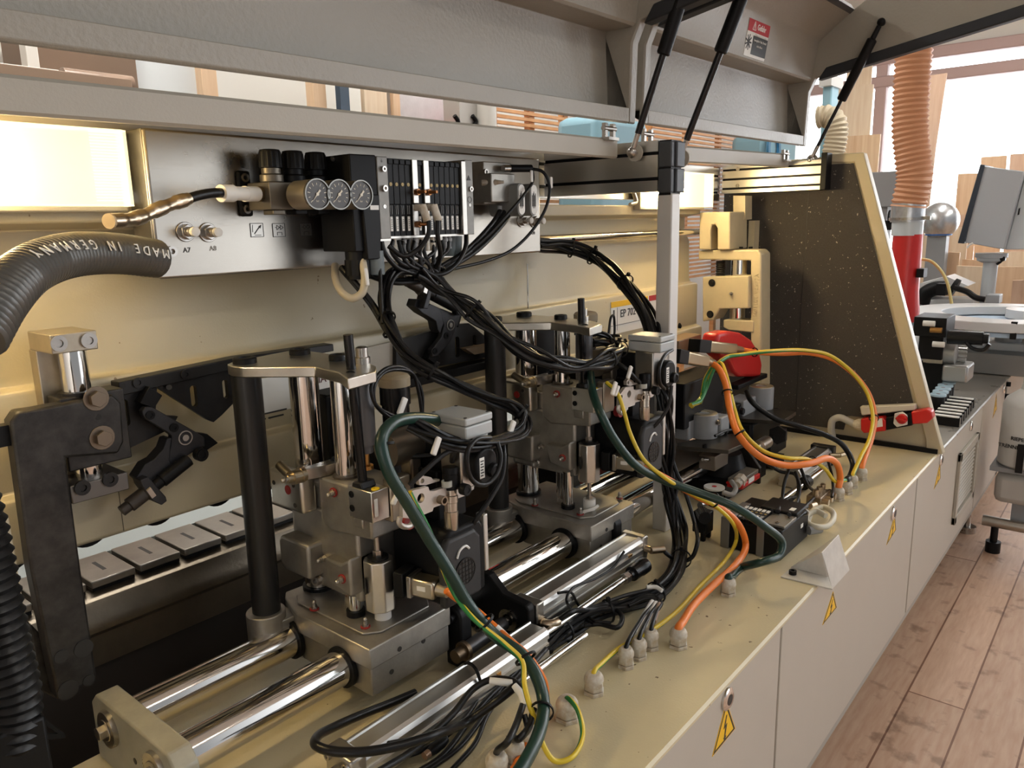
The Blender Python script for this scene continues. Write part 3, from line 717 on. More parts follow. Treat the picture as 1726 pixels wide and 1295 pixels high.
# white tee fitting, black hose stub and metal elbow (left)
h = thing('air_hose', 'short black air hose with metal elbow and white fitting left of the gauges', 'air hose', P(320, 335, y=1.14))
pts = [P(305, 340, y=1.12), P(330, 331, y=1.125), P(355, 326, y=1.13), P(378, 325, y=1.135)]
MB().tube(pts, .0075, 12).build('hose', RUBBER, h)
MB().tube([P(186, 373, y=1.06), P(215, 371, y=1.075), P(240, 365, y=1.09), P(262, 355, y=1.10), P(290, 344, y=1.112), P(318, 335, y=1.12)], .0085, 14, rf=lambda l: .0105 if int(l/.022) % 2 == 0 else .009).build('metal_elbow', mat('nickel_fitting', (.55, .45, .33), .28, 1.0), h)
MB().cyl(P(183, 373, y=1.058), P(198, 372, y=1.066), .010).build('hose_collar', mat('tan_collar', (.45, .34, .2), .5), h)
wf_ = MB().cyl(P(372, 326, y=1.135), P(392, 326, y=1.14), .0135).cyl(P(392, 326, y=1.14), P(416, 327, y=1.15), .011).cyl(P(412, 327, y=1.15), P(432, 327, y=1.16), .0125).build('white_tee', WHITEP, h)
MB().hexa(P(428, 327, y=1.158), P(440, 327, y=1.165), .0125).build('brass_nut', mat('bronze_nut', (.35, .27, .16), .35, 1), h)

# valve terminal --------------------------------------------------
YF = 1.10
X_ = lambda p: P(p, 330, y=YF).x
vt = thing('valve_terminal', 'black pneumatic valve block with row of labelled valves on the steel panel', 'valve block', (1.05, 1.15, 1.46))
zt, zb = 1.622, 1.480
# left black node with chamfer
xa, xb, xc = P(570, 330, y=1.16).x, P(611, 330, y=YF).x, X_(637)
MB().prism([(xa-.012, 1.20, 1.455), (xa-.012, 1.15, 1.455), (xb-.02, YF+.005, 1.455), (xc, YF, 1.455), (xc, 1.20, 1.455)], (0, 0, .169)).build('bus_node', BLACK, vt, bevel=.002)
nb = MB().prism([(xb-.005, YF-.004, 1.555), (xc, YF-.004, 1.555), (xc, YF-.004, 1.50), (xc-.004, YF-.004, 1.44), (xb, YF-.004, 1.44)], (0, .02, 0)).build('node_cover', BLACK, vt, bevel=.002)
MB().box((xb+.012, YF-.0052, 1.528), (xc-.004, YF-.0042, 1.536)).build('white_label', LABEL, nb)
for px, py in ((560, 268), (568, 267)): socket_screw(P(px, py, y=1.148), (0, -1, 0), .0045, vt, STEEL, .002)
socket_screw(P(615, 340, y=YF), (0, -1, 0), .005, vt, STEEL, .004)
MB().cyl((xb+.004, 1.13, 1.458), (xb+.004, 1.13, 1.405), .022, n=20).cyl((xb+.004, 1.13, 1.44), (xb+.004, 1.13, 1.412), .0235, n=24, flute=1, depth=.08).build('cable_plug_nut', BLACK, vt)
MB().cyl((xc-.004, 1.11, 1.455), (xc-.004, 1.11, 1.412), .0145, n=18).build('silencer', mat('blue_grey_silencer', (.16, .19, .20), .6), vt)
def endplate(a, c, ztop, zbot, name='end_plate'):
    return MB().box((a, YF-.002, zbot), (c, 1.19, ztop)).build(name, mat('dull_aluminium', (.26, .25, .23), .5, .6, var=.2, vscale=40), vt, bevel=.0012)
e1 = endplate(X_(637), X_(654.5), zt, zb-.004)
for dz, r in ((.022, .005), (.056, .0058), (.088, .0035)): socket_screw((X_(646), YF-.002, zt-dz), (0, -1, 0), r, e1, STEEL, .006 if r > .004 else .001)
txt('\u23da', 'printed_text', (X_(645), YF-.0024, zt-.008), (1, 0, 0), (0, 0, 1), .008, PAPER, e1, .0001)
e2 = endplate(X_(783.5), X_(796.5), zt+.004, zb-.002)
socket_screw((X_(792), YF-.002, zt-.053), (0, -1, 0), .0052, e2, STEEL, .004); socket_screw((X_(790), YF-.002, zt-.085), (0, -1, 0), .003, e2, STEEL, .001)
MB().prism([(X_(786), YF-.0026, 1.586), (X_(793), YF-.0026, 1.586), (X_(789.5), YF-.0026, 1.596)], (0, .0004, 0)).build('triangle_mark', PAPER, e2)
txt('FESTO', 'printed_text', (X_(790), YF-.0024, 1.552), (0, 0, -1), (1, 0, 0), .0085, mat('faint_ink', (.30, .29, .27), .6), e2, .0001) if False else None
MB().ring((X_(790), YF-.0026, 1.548), (X_(790), YF-.0022, 1.548), .0062, .0054).build('round_mark', PAPER, e2)
MB().box((X_(775.5), YF-.006, zb-.002), (X_(783), 1.19, zt+.001)).build('blank_plate', ALUPLATE, vt, bevel=.001)
xs = [P(654.8 + (774.8-654.8)*0 , 330, y=YF).x]
edges_px = [654.4, 664, 674, 683.8, 693.5, 703.2, 712.5, 722.3, 732.3, 741, 750, 758.6, 766.8, 775]
kinds = 'bbbbsbsbbbbbb'
TANB = mat('tan_button', (.42, .31, .12), .5)
for i, k in enumerate(kinds):
    a, c = X_(edges_px[i]), X_(edges_px[i+1]); mid = (a+c)/2; g = .0006
    if k == 's':
        s_ = MB().box((a+g, YF-.005, zb+.060), (c-g, 1.18, zt-.002)).box((a+g, YF-.002, zb), (c-g, 1.18, zb+.058)).build('blank_plate', ALUPLATE, vt, bevel=.0008)
        pl = MB().hexa((mid, YF-.005, zb+.0805), (mid, YF-.013, zb+.0805), .0062).cyl((mid, YF-.013, zb+.0805), (mid+.001, YF-.030, zb+.0805), .0038, .0028).build('copper_plug', BRASSD, s_)
        el = MB().cyl((mid+.001, YF, zb+.052), (mid+.002, YF-.020, zb+.052), .0065).cyl((mid+.002, YF-.018, zb+.056), (mid+.006, YF-.026, zb+.026), .0078).build('grey_elbow', GLANDP, s_)
        if i == 4: MB().hexa((mid, YF-.002, zb+.021), (mid, YF-.012, zb+.021), .006).cyl((mid, YF-.012, zb+.021), (mid+.012, YF-.024, zb+.021), .0036).build('copper_plug', BRASSD, s_)
        continue
    v = MB().box((a+g, YF, zb+.058), (c-g, 1.18, zt-.002)).box((a+g, YF+.003, zb), (c-g, 1.18, zb+.058)).box((a+.0015, YF-.003, zt-.012), (c-.0015, YF, zt-.004)).build('valve', BLACK, vt, bevel=.0006)
    MB().cyl((mid, YF-.0012, zt-.048), (mid, YF, zt-.048), .0034, n=16).box((mid-.0006, YF-.0014, zt-.050), (mid+.0006, YF-.001, zt-.046)).build('manual_override', TANB, v)
    MB().box((mid-.0031, YF+.0018, zb+.009), (mid+.0031, YF+.0032, zb+.036)).build('valve_label', LABEL, v, bevel=.001)
    b = MB()
    for kk in range(5): b.box((mid-.0014, YF+.0013, zb+.014+kk*.0038), (mid+.0014, YF+.0019, zb+.0152+kk*.0038))
    b.build('printed_text', PAPER, v, smooth=False)
    b = MB()
    for kk in (-1, 1): b.box((mid+kk*.0022-.0003, YF+.001, zb+.040), (mid+kk*.0022+.0003, YF+.003, zb+.056))
    b.build('locking_slider', GREYP, v)
MB().box((X_(637)-.004, 1.10, zb-.008), (X_(655), 1.19, zb-.003)).box((X_(655), 1.105, zb-.004), (X_(783), 1.19, zb)).build('manifold_base', ALUPLATE, vt)
for i, px in enumerate((663, 680, 699, 710, 718, 728, 735, 750, 757)):
    c = V((P(px, 395, y=1.115).x, 1.115, zb-.003)); b = MB()
    if i in (0, 3, 4, 5): b.lathe(c, (0, 0, -1), [(0, .0045), (.012, .0045), (.0125, .0066), (.028, .0066)])
    else: b.lathe(c, (0, 0, -1), [(0, .004), (.004, .004), (.005, .0055), (.011, .0055), (.012, .0035), (.022, .0035), (.023, .0045), (.026, .0045)])
    b.build('hose_fitting', GLANDP if i in (0, 3, 4, 5) else GREYP, vt)
for px in (757, 768): MB().cyl(P(px, 398, y=1.15), P(px, 432, y=1.15), .014, .013).build('silencer', mat('blue_grey_silencer', (.16, .19, .20), .6), vt)

# pair of solenoid valves right of the block
sv = thing('solenoid_valve', 'pair of grey solenoid valves with white oval labels right of the valve block', 'solenoid valve', (1.38, 1.19, 1.50))
a, c = P(800, 273, y=1.19), P(850, 345, y=1.19)
MB().box((a.x, 1.165, c.z), (c.x, YP, a.z)).build('valve_manifold', CAST, sv, bevel=.002)
MB().box((P(822, 300, y=1.15).x, 1.14, 1.545), (P(862, 300, y=1.15).x, 1.18, 1.607)).build('plug_base', CAST, sv, bevel=.002)
for px in (866, 887):
    xm = P(px, 315, y=1.135).x
    cb_ = MB().prism(slot_loop((xm, 1.115, 1.55), (1, 0, 0), (0, 0, 1), .012, .024), (0, .085, 0)).build('coil', mat('grey_coil', (.20, .20, .19), .5), sv, bevel=.001)
    lb = MB().prism(slot_loop((xm+.002, 1.1138, 1.55), (1, 0, 0), (0, 0, 1), .0105, .0225), (0, .001, 0)).build('oval_label', LABEL, cb_)
    b = MB()
    for kk in range(5):
        b.box((xm-.006+kk*.0028, 1.1131, 1.535 - .004*(kk % 2)), (xm-.0045+kk*.0028, 1.1139, 1.560 + .004*(kk % 3)))
    b.build('printed_text', PAPER, lb, smooth=False)
for px, py in ((817, 290), (818, 329), (842, 330)): socket_screw(P(px, py, y=1.165), (0, -1, 0), .0065, sv, STEEL, .006)
c = P(812, 308, y=1.165); MB().cyl(c, c+V((.018, -.025, 0)), .0065).cyl(c+V((.018, -.025, 0)), c+V((.028, -.04, 0)), .0055, .003).build('air_elbow', GLANDP, sv)
MB().cyl(P(848, 284, y=1.15), P(862, 284, y=1.145), .0075).build('plug_collar', STEEL, sv)
MB().cyl(P(860, 284, y=1.145), P(895, 284, y=1.13), .0085).build('cable_plug', BLACK, sv)
for px in (842, 861, 868): MB().cyl(P(px, 347, y=1.16), P(px, 360, y=1.16), .006).build('hose_fitting', BRASS if px == 868 else GREYP, sv)

# ================================================================ corrugated hoses
def corr(pts, r, pitch, m, name, label, cat, depth=.12, n=22, parent=None):
    q = catmull(pts, 40); L = [0]
    for a, c in zip(q, q[1:]): L.append(L[-1] + (c-a).length)
    tot = L[-1]; cnt = int(tot/(pitch/4)); out = []; j = 0
    for i in range(cnt+1):
        d = tot*i/cnt
        while j < len(L)-2 and L[j+1] < d: j += 1
        t = (d-L[j])/max(1e-9, L[j+1]-L[j]); out.append(q[j].lerp(q[j+1], t))
    o = MB().tube(out, r, n, raw=True, rf=lambda l: r*(1 - depth*(.5-.5*math.cos(2*math.pi*l/pitch)))).build(name, m, parent)
    if label: tag(o, label, cat)
    return o
GREYHOSE = mat('grey_spiral_hose', (.10, .095, .085), .3, .2)
corr([P(262, 436, y=1.20), P(200, 428, y=1.17), P(120, 430, y=1.11), P(50, 455, y=1.04), P(0, 505, y=.98), P(-40, 570, y=.94)], .030, .0085, GREYHOSE, 'suction_hose', 'dark grey corrugated suction hose curving down below the left lamp', 'hose', .10)
corr([P(-80, 760, y=.98), P(-45, 860, y=.98), P(-20, 970, y=.98), P(4, 1090, y=.98), P(24, 1180, y=.98), P(22, 1260, y=.98)], .030, .0125, RUBBER, 'suction_hose', 'black corrugated suction hose standing at the lower left edge', 'hose', .16)
t = thing('cream_strut', 'narrow cream sheet metal upright beside the lower black hose', 'upright', P(60, 1200, y=1.06))
MB().prism([P(2, 870, y=1.05), P(14, 870, y=1.05), P(71, 1205, y=1.05), P(60, 1205, y=1.05)], (0, .004, 0)).prism([P(2, 870, y=1.05), P(6, 870, y=1.05), P(64, 1205, y=1.05), P(60, 1205, y=1.05)], (0, .05, 0)).build('upright_sheet', CREAM, t)
t = thing('hose_socket', 'black box the lower corrugated hose plugs into at bottom left', 'hose socket', P(40, 1295, y=1.0))
a, c = P(-60, 1235, y=.96), P(88, 1290, y=.96)
MB().box((a.x, .955, c.z-.08), (c.x, 1.06, a.z-.02)).build('socket_box', BLACK, t, bevel=.004)
MB().prism([P(64, 1203, y=1.05), P(110, 1238, y=1.05), P(110, 1244, y=1.05), P(60, 1250, y=1.05), P(52, 1240, y=1.05), P(98, 1237, y=1.05), P(62, 1212, y=1.05)], (0, .004, 0)).build('bent_rim', BLACK, t)

hq = catmull([P(262, 436, y=1.20), P(200, 428, y=1.17), P(120, 430, y=1.11), P(50, 455, y=1.04), P(0, 505, y=.98)], 40)
hose_o = [o for o in COL.objects if o.name == 'suction_hose'][0]
hl_ = [0]
for a, c in zip(hq, hq[1:]): hl_.append(hl_[-1] + (c-a).length)
wm = MB()
for i, ch_ in enumerate('MADE IN GERMANY'):
    if ch_ == ' ': continue
    d_ = .012 + i*.0205
    k = max(j for j in range(len(hl_)) if hl_[j] <= d_)
    tg = (hq[k+1]-hq[k]).normalized(); n_ = (CAM-hq[k]); n_ = (n_-tg*n_.dot(tg)).normalized()
    n_ = (n_ - tg.cross(n_)*(.35 if tg.cross(n_).z < 0 else -.35)).normalized()
    txt(ch_, 'hose_lettering', hq[k]+n_*.0302, tg, n_.cross(tg), .020, LABEL, hose_o, .0005)
# ================================================================ left bracket and shaft clamp
br = thing('angle_bracket', 'dark steel inverted L bracket with two big hex bolts standing at left', 'bracket', P(110, 1175, y=1.22))
YB = 1.20
pl = [P(18, 712, y=YB), P(30, 694, y=YB), P(60, 690, y=YB), P(190, 665, y=YB), P(205, 680, y=YB), P(210, 745, y=YB), P(200, 765, y=YB), P(112, 772, y=YB), P(137, 960, y=YB), P(164, 1143, y=YB), P(98, 1182, y=YB), P(52, 960, y=YB)]
MB().prism(pl, (0, .03, 0)).build('bracket_plate', DARKPL, br, bevel=.004)
MB().prism([P(50, 1050, y=YB+.03), P(75, 1075, y=YB+.03), P(98, 1180, y=YB+.03), P(70, 1165, y=YB+.03)], (0, .165, 0)).build('foot_block', DARKPL, br, bevel=.002)
for px, py in ((162, 672), (172, 738)): hex_bolt(P(px, py, y=YB), (0, -1, 0), .0125, br, mat('brown_steel_bolt', (.20, .16, .12), .35, .9), .011)
MB().cyl(P(165, 703, y=YB), P(165, 703, y=YB-.001), .0045).build('pin_hole', SIGNBLK, br)
for px, py, r in ((103, 1107, .010), (141, 1093, .014), (115, 1163, .015), (150, 1147, .009)):
    c = P(px, py, y=YB); MB().cyl(c, c+V((0, -.0012, 0)), r).build('bolt_hole', SIGNBLK, br)
MB().box(P(-40, 727, y=YB+.01), P(22, 745, y=YB+.03)).build('side_bar', BLACK, br)
sc = thing('shaft_clamp', 'steel clamp block with two socket screws holding a short upright shaft', 'shaft clamp', P(130, 800, y=1.25))
p = [P(51, 563, y=1.245), P(82, 600, y=1.215)]
TANS = mat('yellowish_steel', (.48, .42, .33), .35, .85, var=.2, vscale=20)  # steel with a yellowish base tone
xa, xb = P(84, 570, y=1.20).x, P(164, 570, y=1.20).x
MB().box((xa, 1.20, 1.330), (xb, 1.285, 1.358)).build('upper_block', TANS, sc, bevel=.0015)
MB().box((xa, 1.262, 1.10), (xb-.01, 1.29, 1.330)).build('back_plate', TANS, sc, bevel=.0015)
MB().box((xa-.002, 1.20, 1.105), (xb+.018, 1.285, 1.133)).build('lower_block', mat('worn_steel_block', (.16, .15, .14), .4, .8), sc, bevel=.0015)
for px, py in ((98, 579), (149, 574)): socket_screw(P(px, py, y=1.20), (0, -1, 0), .0115, sc, STEEL, .004)
for px, py in ((138, 822), (185, 808)): socket_screw(P(px, py, y=1.20), (0, -1, 0), .0115, sc, DARKST, .004)
xm = P(127, 625, y=1.235).x
MB().cyl((xm, 1.238, 1.13), (xm, 1.238, 1.335), .0195, n=28).build('shaft', CHROME, sc)
sb = thing('slide_block', 'dark steel guide block riding on the upright shaft behind the bracket', 'slide block', (xm+.02, 1.24, 1.16))
a, c = P(125, 660, y=1.232), P(212, 752, y=1.232)
MB().box((xm-.035, 1.215, 1.150), (P(207, 700, y=1.23).x, 1.262, 1.262)).build('block_body', DARKPL, sb, bevel=.002)
MB().cyl((xm, 1.238, 1.262), (xm, 1.238, 1.266), .026).build('guide_bush', DARKST, sb)
for z in (1.168, 1.245): MB().prism(slot_loop((P(205, 700, y=1.214).x-.012, 1.2145, z), (1, 0, .5), (-.5, 0, 1), .009, .004), (0, .001, 0)).build('edge_hole', SIGNBLK, sb)

# ================================================================ slotted dark plates and scanning arms
def yplate(px, yy, d): return [P(a, b_, y=yy) for a, b_ in px]
sp1 = thing('slotted_plate', 'blackened steel plate with oval slots bolted below the pressure beam, left', 'plate', P(380, 640, y=1.26))
YS = 1.252
bar = yplate([(150, 662), (205, 640), (400, 601), (562, 578), (565, 590), (400, 619), (205, 662)], YS-.006, 0)
MB().prism(yplate([(200, 645), (400, 603), (562, 580), (563, 592), (400, 622), (202, 668)], YS-.008, 0), (0, .03, 0)).build('clamp_bar', DARKST, sp1, bevel=.0015)
o = yplate([(200, 660), (265, 650), (262, 700), (300, 702), (290, 722), (205, 762)], YS, 0)
def slot(px, py, r, h, yy): return slot_loop(P(px, py, y=yy), (1, 0, 0), (0, 0, 1), r, h)
MB().prism_holes(o, [slot(211, 696, .0065, .016, YS)], (0, .01, 0)).build('left_lobe', DARKST, sp1)
o = yplate([(262, 648), (400, 620), (412, 640), (405, 668), (374, 700), (360, 712), (350, 708), (300, 676), (268, 655)], YS, 0)
MB().prism_holes(o, [slot(327, 668, .006, .013, YS), slot(380, 656, .005, .012, YS)], (0, .01, 0)).build('right_lobe', DARKST, sp1)
for px, py in ((232, 645), (312, 631)): socket_screw(P(px, py, y=YS-.008), (0, -1, 0), .0085, sp1, DARKST, .003)
for px, py in ((206, 650), (285, 653)): MB().cyl(P(px, py, y=YS-.0085), P(px, py, y=YS-.007), .0045).build('small_hole', SIGNBLK, sp1)
sp2 = thing('slotted_plate', 'blackened steel plate with oval slots below the pressure beam, behind the black cables', 'plate', P(770, 620, y=1.26))
o = yplate([(668, 575), (760, 548), (790, 545), (800, 552), (835, 582), (835, 600), (700, 625), (668, 632)], YS, 0)
MB().prism_holes(o, [slot(771, 585, .0075, .018, YS), slot(800, 578, .006, .014, YS)], (0, .012, 0)).build('plate_body', DARKST, sp2)
MB().prism(yplate([(560, 600), (668, 575), (668, 632), (640, 640)], YS+.012, 0), (0, .01, 0)).build('rear_plate', GREYCREAM, sp2)
MB().prism(yplate([(690, 640), (830, 606), (832, 620), (690, 655)], YS-.02, 0), (0, .04, 0)).build('lower_bar', BLACK, sp2, bevel=.002)
MB().prism(yplate([(785, 588), (838, 578), (838, 590), (800, 598)], YS-.02, 0), (0, .035, 0)).build('wooden_strip', mat('brown_strip', (.28, .20, .12), .5), sp2)
ARM = mat('blackened_arm', (.04, .04, .044), .42, .4, var=.4, vscale=25)
def arm(label, flip, px):
    """pivoting scanning arm: link with screws, bent fork, roller finger, damper"""
    t = thing('scanning_arm', label, 'scanning arm', P(*px['pivot'], y=1.235))
    yy = 1.225
    MB().prism(yplate(px['link'], yy, 0), (0, .014, 0)).build('arm_link', ARM, t, bevel=.0015)
    MB().prism(yplate(px['block'], yy+.006, 0), (0, .03, 0)).build('mount_block', BLACK, t, bevel=.001)
    MB().prism(yplate(px['fork'], yy-.004, 0), (0, .028, 0)).build('lower_fork', ARM, t, bevel=.0015)
    MB().prism(yplate(px['finger'], yy+.008, 0), (0, .016, 0)).build('finger', BLACK, t, bevel=.001)
    for q in px['screws']: socket_screw(P(*q, y=yy), (0, -1, 0), .0075, t, BLACK, .002)
    c = P(*px['pivot'], y=yy); MB().ring(c, c+V((0, -.002, 0)), .0125, .0105).cyl(c, c+V((0, -.003, 0)), .0055).build('pivot_pin', STEEL, t)
    c = P(*px['roller'], y=yy-.002); MB().cyl(c, c+V((0, -.012, 0)), .0115).ring(c+V((0, -.012, 0)), c+V((0, -.014, 0)), .0095, .006).build('roller', BLACK, t)
    a, c = P(*px['damp0'], y=yy-.01), P(*px['damp1'], y=yy-.01); d = c-a
    MB().lathe(a, d, [(0, .011), (d.length*.42, .012), (d.length*.43, .010), (d.length*.6, .010)]).build('damper', BLACK, t)
    e = a + d*.62
    MB().lathe(e, d, [(0, .014), (d.length*.05, .014), (d.length*.06, .012), (d.length*.27, .012), (d.length*.28, .009), (d.length*.38, .009)], 18).build('damper_end', mat('brown_black_damper', (.05, .04, .032), .45, .3), t)
    MB().hexa(a+d*.60, a+d*.66, .0165).build('lock_nut', STEEL, t)
    MB().prism(yplate(px['clamp'], yy-.022, 0), (0, .03, 0)).build('clamp_lug', ARM, t, bevel=.0015)
    return t
arm('black scanning arm with two screws pointing down left, left of the tall black column', 0, dict(
    pivot=(312, 738), link=[(240, 693), (246, 686), (258, 687), (335, 731), (345, 738), (346, 752), (322, 765), (290, 786), (282, 775), (288, 752), (290, 735), (281, 728), (246, 707), (241, 700)],
    block=[(252, 652), (274, 667), (260, 689), (236, 680)],
    fork=[(288, 752), (286, 776), (290, 786), (254, 820), (236, 812), (230, 806), (245, 783), (260, 775), (276, 757), (282, 740), (290, 738)],
    finger=[(330, 729), (350, 732), (360, 740), (368, 747), (345, 762), (340, 748)],
    screws=[(253, 700), (293, 721)], roller=(335, 765), damp0=(318, 775), damp1=(205, 862),
    clamp=[(237, 810), (250, 804), (280, 838), (282, 845), (273, 852), (258, 845), (240, 820)]))
arm('black scanning arm pointing up left, in front of cream beam behind the cable loops', 1, dict(
    pivot=(759, 548), link=[(753, 488), (776, 532), (770, 555), (752, 583), (737, 598), (728, 600), (727, 590), (745, 566), (748, 548), (740, 530), (722, 520)] and [(728, 590), (745, 568), (749, 548), (743, 532), (722, 518), (743, 520), (775, 532), (772, 548), (757, 580), (738, 600), (729, 602)],
    block=[(728, 590), (742, 600), (735, 615), (722, 605)],
    fork=[(716, 520), (725, 512), (742, 520), (745, 532), (748, 545), (742, 562), (738, 556), (735, 542), (728, 537), (712, 528), (699, 516), (703, 504), (712, 506)],
    finger=[(770, 524), (780, 528), (777, 538), (773, 552), (768, 545)],
    screws=[(752, 566), (733, 592)], roller=(768, 523), damp0=(765, 518), damp1=(676, 468),
    clamp=[(714, 520), (723, 486), (729, 488), (727, 496), (722, 521)]))
# ================================================================ guide rods and end block
ZR = .775
for y, lb in ((.98, 'front of the two long polished steel guide rods above the worktop'), (1.125, 'rear of the two long polished steel guide rods above the worktop')):
    r = MB().cyl((.425, y, ZR), (2.05, y, ZR), .030, n=40).build('guide_rod', CHROME); tag(r, lb, 'steel rod', 'polished guide rods')
eb = thing('rod_end_block', 'cream painted end block holding the near ends of the guide rods', 'end block', (.41, 1.05, .70))
MB().prism([(.395, .925, .70), (.395, .925, .795), (.395, .945, .815), (.395, 1.165, .815), (.395, 1.185, .795), (.395, 1.185, .70)], (.034, 0, 0)).build('block_body', mat('worn_cream_block', (.36, .34, .27), .45, .1, bump=.2, bscale=100, var=.2, vscale=20), eb, bevel=.003)
for y in (.98, 1.125):
    MB().cyl((.395, y, ZR), (.388, y, ZR), .028, n=28).build('end_washer', STEEL, eb)
    hex_bolt((.388, y, ZR), (-1, 0, 0), .011, eb, STEEL, .012)
MB().cyl((.395, 1.05, .755), (.3945, 1.05, .755), .005).build('screw_hole', SIGNBLK, eb)

# ================================================================ trimming units
OUTL = [(.664, 1.153), (.67, 1.176), (.688, 1.188), (.815, 1.206), (.828, 1.198), (.83, 1.163), (.83, 1.075), (.806, .974), (.795, .945), (.765, .912), (.703, .902), (.728, .955), (.738, 1.028), (.668, 1.125)]
def nipple(c, d, par, red=True):
    c, d = V(c), V(d).normalized()
    n = MB().hexa(c, c+d*.006, .0065).cyl(c+d*.006, c+d*.012, .0042).sphere(c+d*.014, .0038, 10).build('grease_nipple', STEEL, par)
    if red: MB().cyl(c+d*.0002, c+d*.0022, .0085, n=12).build('red_paint_mark', REDW, n)
    return n
def unit(dx, dz, label):
    O = V((dx, 0, 0)); t = thing('trimming_unit', label, 'trimming unit', (.80+dx, 1.05, .745), None)
    u = lambda x, y, z: V((x+dx, y, z+dz))          # rides up and down
    f = lambda x, y, z: V((x+dx, y, z))             # fixed to the carriage
    # carriage block on the rods
    blk = [(.712, .905), (.897, .905), (.905, .913), (.905, 1.175), (.75, 1.19), (.735, 1.17), (.712, 1.10)]
    cb_ = MB().prism([f(x, y, .795) for x, y in blk], (0, 0, .037)).prism([f(x+.006*(x < .8), y+.006*(y < 1), .742) for x, y in blk], (0, 0, .053)).build('carriage_block', CAST, t, bevel=.0025)
    for y in (.98, 1.125): MB().ring(f(.708, y, ZR), f(.716, y, ZR), .036, .0302, 32).build('rod_seal', BLACK, cb_)
    for x, z in ((.775, .805), (.835, .79), (.76, .768)): MB().cyl(f(x, .9048, z) if z > .79 else f(x, .9108, z), f(x, .904, z) if z > .79 else f(x, .910, z), .0045).build('screw_hole', SIGNBLK, cb_)
    MB().prism([f(.735, .95, .832), f(.735, 1.13, .832), f(.75, 1.155, .832), f(.88, 1.155, .832), f(.895, 1.13, .832), f(.895, .96, .832), f(.87, .93, .832), f(.76, .93, .832)], (0, 0, .004)).build('raised_pad', CAST, cb_, bevel=.0015)
    MB().cyl(f(.683, 1.152, .752), f(.683, 1.152, .835), .034, n=28).box(f(.69, 1.12, .752), f(.73, 1.18, .82)).build('column_boss', CAST, t, bevel=.002)
    nipple(f(.737, 1.083, .836), (0, 0, 1), cb_); nipple(f(.752, .962, .836), (0, 0, 1), cb_); nipple(f(.895, .945, .836), (0, 0, 1), cb_)
    # columns
    MB().cyl(f(.685, 1.152, .833), f(.69, 1.155, 1.262), .0245, n=32).build('black_column', mat('black_column_paint', (.014, .014, .014), .32, .2), t)
    MB().cyl(f(.80, 1.152, .835), f(.80, 1.152, 1.262), .0262, n=36).build('large_steel_column', CHROME, t)
    MB().cyl(f(.79, 1.035, .835), f(.797, 1.042, 1.262), .0185, n=32).build('small_steel_column', CHROME, t)
    MB().cyl(f(.771, 1.01, .836), u(.771, 1.01, .875), .0125, n=24).build('lower_shaft', CHROME, t)
    MB().cyl(f(.771, 1.01, .834), f(.771, 1.01, .846), .0165, n=24).build('shaft_ring', BLACK, t)
    MB().cyl(f(.80, 1.152, .834), f(.80, 1.152, .842), .031, n=24).build('shaft_ring', BLACK, t)
    MB().cyl(f(.793, .964, .834), f(.793, .964, .862), .0145, n=24).build('white_spacer', WHITEP, t)
    MB().hexa(f(.793, .964, .862), f(.793, .964, .870), .009).cyl(f(.793, .964, .868), u(.793, .964, .872), .005).build('stop_bolt', STEEL, t)
    # top plate with caps and threaded pin
    tp = MB().prism([f(x, y, 1.262) for x, y in OUTL], (0, 0, .018)).build('top_plate', BRIGHTAL, t, bevel=.002)
    for x, y, r in ((.692, 1.158, .0195), (.799, 1.155, .0185), (.797, 1.045, .015)):
        MB().lathe(f(x, y, 1.28), (0, 0, 1), [(0, r), (.008, r), (.010, r*.9), (.010, r*.5), (.006, r*.45)], 28).build('column_cap', BLACK, tp)
    MB().cyl(f(.84, 1.09, 1.279), f(.84, 1.09, 1.281), .012).build('plate_hole', SIGNBLK, tp) if False else None
    MB().lathe(f(.80, .985, 1.28), (0, 0, 1), [(0, .013), (.010, .013), (.011, .010), (.026, .010), (.028, .006)]).build('top_screw', STEEL, tp)
    MB().cyl(f(.782, .97, 1.262), f(.782, .97, 1.15), .019, n=22).cyl(f(.782, .97, 1.15), f(.782, .97, 1.135), .013).build('spring_housing', mat('grey_damper_tube', (.11, .11, .115), .35, .4), tp)
    MB().cyl(f(.782, .97, 1.135), f(.782, .97, 1.105), .006).lathe(f(.782, .97, 1.115), (0, 0, -1), [(0, .008), (.002, .012), (.008, .012), (.010, .008)]).build('brass_tip', BRASS, tp)
    MB().cyl(f(.753, .958, 1.335), u(.765, .960, 1.085), .0078, n=16).build('threaded_pin', BLACKG, t)
    hex_bolt(f(.737, .937, 1.271), (-.85, -.53, 0), .008, tp, BLACK, .009)
    # cast slide body
    main = [(.765, .985), (.85, .985), (.87, 1.00), (.87, 1.16), (.84, 1.185), (.78, 1.185), (.765, 1.17)]
    bd = MB().prism([u(x, y, .866) for x, y in main], (0, 0, .15)).build('slide_body', CAST, t, bevel=.006, bseg=3)
    MB().prism([u(.76, .94, .995), u(.76, 1.05, .985), u(.76, 1.075, 1.0), u(.76, 1.075, 1.078), u(.76, .94, 1.078)], (.09, 0, 0)).build('upper_block', CAST, bd, bevel=.004)
    MB().box(u(.79, .922, 1.02), u(.835, .942, 1.094)).build('switch_backplate', TANS, bd, bevel=.003)
    MB().box(u(.77, 1.07, 1.0), u(.86, 1.185, 1.058)).build('rear_block', CAST, bd, bevel=.005)
    MB().cyl(u(.80, 1.152, 1.058), u(.80, 1.152, 1.064), .034, n=28).build('bush_flange', mat('brown_bush', (.10, .08, .06), .4, .6), bd)
    MB().cyl(u(.793, 1.038, 1.078), u(.793, 1.038, 1.082), .024, n=28).build('bush_flange', mat('brown_bush', (.10, .08, .06), .4, .6), bd)
